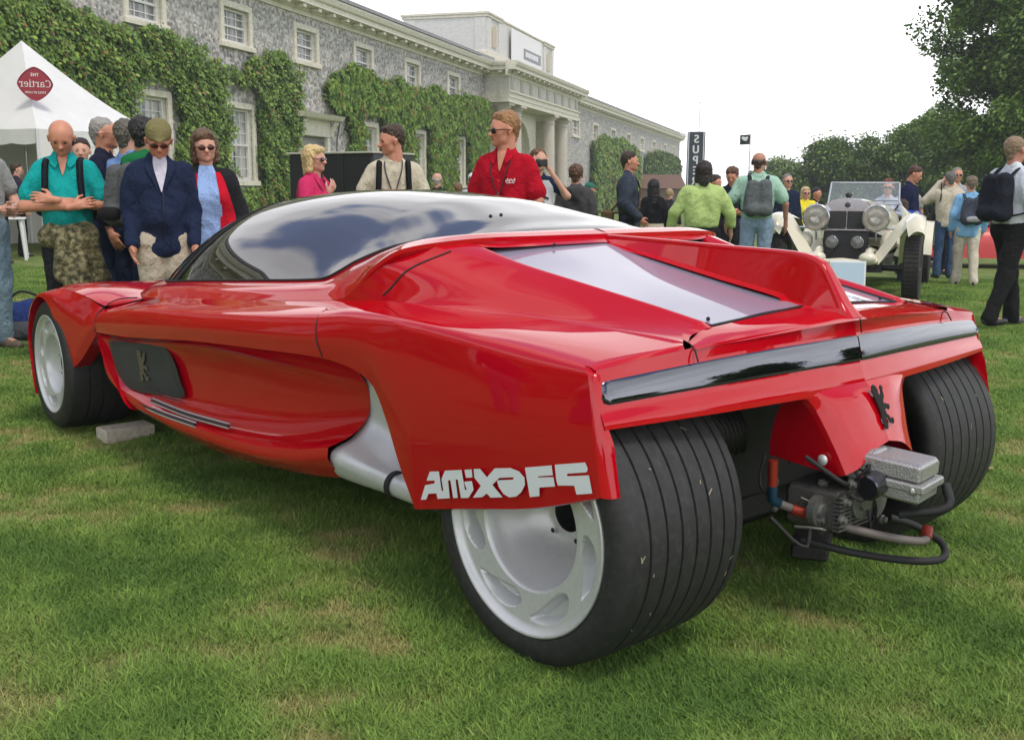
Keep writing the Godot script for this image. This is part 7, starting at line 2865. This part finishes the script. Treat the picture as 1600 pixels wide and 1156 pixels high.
func banner_tower() -> void:
	# upright banner between two striped edges, letters stacked and mirrored
	var p := V(8.95, 0, -52.0)
	p.y = ground(p.x, p.z)
	var t := thing("tall_banner", "tall dark blue banner tower with stacked white mirrored letters", "banner", p, -.18)
	var g := Geo.new()
	g.box(V(0, 2.3, 0), V(.86, 4.6, .86), Basis(), .01)
	obj("tower", g, mat(Color(0.022, 0.032, 0.055), 0.5), t)
	for x in [-.36, .36]:
		var s := Geo.new()
		s.box(V(x, 2.3, .435), V(.05, 4.6, .012))
		obj("white_stripe", s, mat(Color(0.62, 0.65, 0.7), 0.5), t)
	var k := 0
	for c in ["S", "U", "P", "E", "R"]:
		var l := obj("letter", letters(c, .40, .012, true), mat(Color(0.72, 0.73, 0.75), 0.5), t)
		l.position = V(0, 4.25 - k * .5, .438)
		k += 1
	var m := thing("radio_mast", "thin pale mast rising behind the dark blue banner tower", "mast", V(12.2, ground(12.2, -70), -70.0))
	var q := Geo.new()
	q.tube([V(0, 0, 0), V(0, 8.2, 0)], [.05, .025], 6)
	q.tube([V(-.25, 7.6, 0), V(.25, 7.6, 0)], .02, 5)
	q.tube([V(0, 8.2, 0), V(0, 8.9, 0)], .012, 5)
	obj("pole", q, mat(Color(0.5, 0.5, 0.52), 0.5), m)
	# flag and lower sign
	var f := thing("black_flag", "small black and white flag on a thin pole, right of the banner tower", "flag", V(9.8, ground(9.8, -44), -44.0), -.2)
	var fp := Geo.new()
	fp.tube([V(.0, 0, 0), V(0, 4.0, 0)], .022, 8)
	obj("pole", fp, mat(Color(0.5, 0.5, 0.5), 0.4), f)
	var fl := Geo.new()
	var rows := []
	for i in 5:
		var row := PackedVector3Array()
		for e in 9:
			row.append(V(-.42 * e / 8.0, 3.98 - .40 * i / 4.0 - .02 * e / 8.0, .03 * sin(e * 1.1)))
		rows.append(row)
	fl.sheet(rows, V(0, 3, -5))
	obj("cloth", fl, mat(Color(0.02, 0.025, 0.035), 0.7), f)
	var em := Geo.new()
	em.ball(V(-.24, 3.80, .03), V(.13, .075, .012), 8, 16, Basis(Vector3.FORWARD, .5))
	em.ball(V(-.14, 3.84, .03), V(.05, .05, .012), 8, 12)
	obj("emblem", em, mat(Color(0.68, 0.7, 0.72), 0.6), f)
	var sg := thing("square_sign", "black square sign with a white mirrored letter behind the mint T-shirt", "sign", V(8.75, ground(8.7, -38), -38.0), -.2)
	var sp := Geo.new()
	sp.box(V(0, 1.95, 0), V(.62, .62, .06), Basis(), .01)
	obj("panel", sp, mat(Color(0.016, 0.02, 0.035), 0.5), sg)
	var pp := Geo.new()
	pp.tube([V(0, 0, -.05), V(0, 2.2, -.05)], .03, 8)
	obj("post", pp, mat(Color(0.1, 0.1, 0.1), 0.5), sg)
	var lt := obj("letter", letters("F", .42, .012, true), mat(Color(0.72, 0.73, 0.75), 0.5), sg)
	lt.position = V(0, 1.95, .033)

func black_hoarding() -> void:
	# dark panelled enclosure standing before the garden door
	var t := thing("black_trailer", "long black panelled trailer with a pale top edge before the garden door", "trailer", V(-3.35, ground(-3.1, -19.5), -19.4), deg_to_rad(-31))
	var blk := mat(Color(0.016, 0.017, 0.02), 0.28)
	var g := Geo.new()
	g.box(V(0, 1.0, -.6), V(2.0, 1.86, 1.2), Basis(), .02)
	obj("box_body", g, blk, t)
	for k in 3:
		var p := Geo.new()
		p.box(V(-.66 + k * .66, 1.0, .008), V(.63, 1.76, .03), Basis(), .008)
		obj("side_panel", p, blk, t)
		var r := Geo.new()
		r.box(V(-.66 + k * .66, .72, .03), V(.6, .02, .02))
		obj("rail", r, mat(Color(0.05, 0.05, 0.055), 0.35), t)
	var e := Geo.new()
	e.box(V(0, 1.945, -.58), V(2.06, .035, 1.26), Basis(), .008)
	obj("top_edge", e, mat(Color(0.45, 0.43, 0.37), 0.5), t)
	for x in [-.8, .8]:
		old_wheel(t, "wheel", V(x, .12, -.2), 1.0, blk)

func small_things() -> void:
	var w := thing("wooden_block", "pale wooden block wedged behind the red car's front wheel", "block", Vector3.ZERO)
	w.position = V(-1.96, ground(-1.96, -5.15) - .003, -5.15)
	w.rotation.y = PI + .72333
	var g := Geo.new()
	g.box(V(0, .036, 0), V(.25, .07, .14), Basis(), .006)
	obj("block", g, mottled([[0.0, Color(0.40, 0.34, 0.26)], [0.5, Color(0.55, 0.49, 0.40)], [1.0, Color(0.62, 0.57, 0.49)]], 0.02, 0.8, 3.0, 0.1), w)
	var b := thing("holdall", "blue and grey holdall on the grass beside the man in teal", "bag", on_ground(-4.05, -8.6), .3)
	var f := Field.new()
	f.add(V(-.14, .16, 0), V(.14, .17, 0), .14, .13, .04)
	f.add(V(.05, .26, .02), V(.16, .24, .0), .08, .07, .04)
	var q := Geo.new()
	f.mesh_into(q, .02, Transform3D(), folds, .04)
	obj("bag", q, cloth(Color(0.022, 0.045, 0.19), .6), b)
	var f2 := Field.new()
	f2.add(V(-.10, .09, .12), V(.06, .08, .14), .09, .08, .04)
	var q2 := Geo.new()
	f2.mesh_into(q2, .02, Transform3D(), folds, .03)
	obj("pocket", q2, cloth(Color(0.07, 0.075, 0.085), .7), b)
	var h := Geo.new()
	h.tube(crv([V(-.16, .26, 0), V(-.05, .40, .02), V(.08, .38, .02), V(.16, .28, 0)], 12), .012, 6)
	obj("handle", h, mat(Color(0.02, 0.02, 0.03), 0.7), b)
	# low brown roofed building far beyond the end of the house
	var lo := thing("low_outbuilding", "low brown roofed outbuilding beyond the end of the house", "building", V(13.5, -.8, -115.0), .1)
	var lw := Geo.new()
	lw.box(V(0, 1.1, 0), V(9, 2.6, 5))
	obj("wall", lw, mat(Color(0.20, 0.13, 0.09), 0.9), lo)
	var lr := Geo.new()
	lr.prism(PackedVector2Array([Vector2(-3, 2.3), Vector2(3, 2.3), Vector2(0, 3.8)]), -4.8, 4.8, Transform3D(Basis(Vector3.UP, PI / 2), Vector3.ZERO))
	obj("roof", lr, mat(Color(0.16, 0.09, 0.06), 0.9), lo)
	# a few fallen leaves near the tail of the red car
	var rng := RandomNumberGenerator.new()
	rng.seed = 5
	for k in 3:
		var lf := Geo.new()
		lf.flat([V(-.02, .0, -.035), V(.025, .008, -.01), V(.012, .012, .035), V(-.02, .004, .02)], V(0, 1, 0))
		var p: Vector3 = [on_ground(2.15, -4.55), on_ground(1.75, -5.3), on_ground(-1.9, -3.3)][k]
		var o := obj("fallen_leaf", lf, mat(Color(0.30, 0.20, 0.10), 0.8))
		o.position = p + V(0, .028, 0)
		o.rotation.y = k * 1.3
		tag(o, ["dry tan leaf on the grass right of the red car's gearbox", "dry tan leaf on the grass beyond the far rear wheel", "dry tan leaf on the grass left of the near rear wheel"][k], "leaf", "fallen leaves on the lawn")

func _ready() -> void:
	setup()
	lawn()
	house()
	trees()
	show_car()
	people()
	tourer()
	red_roadster()
	marquee()
	banner_tower()
	black_hoarding()
	small_things()
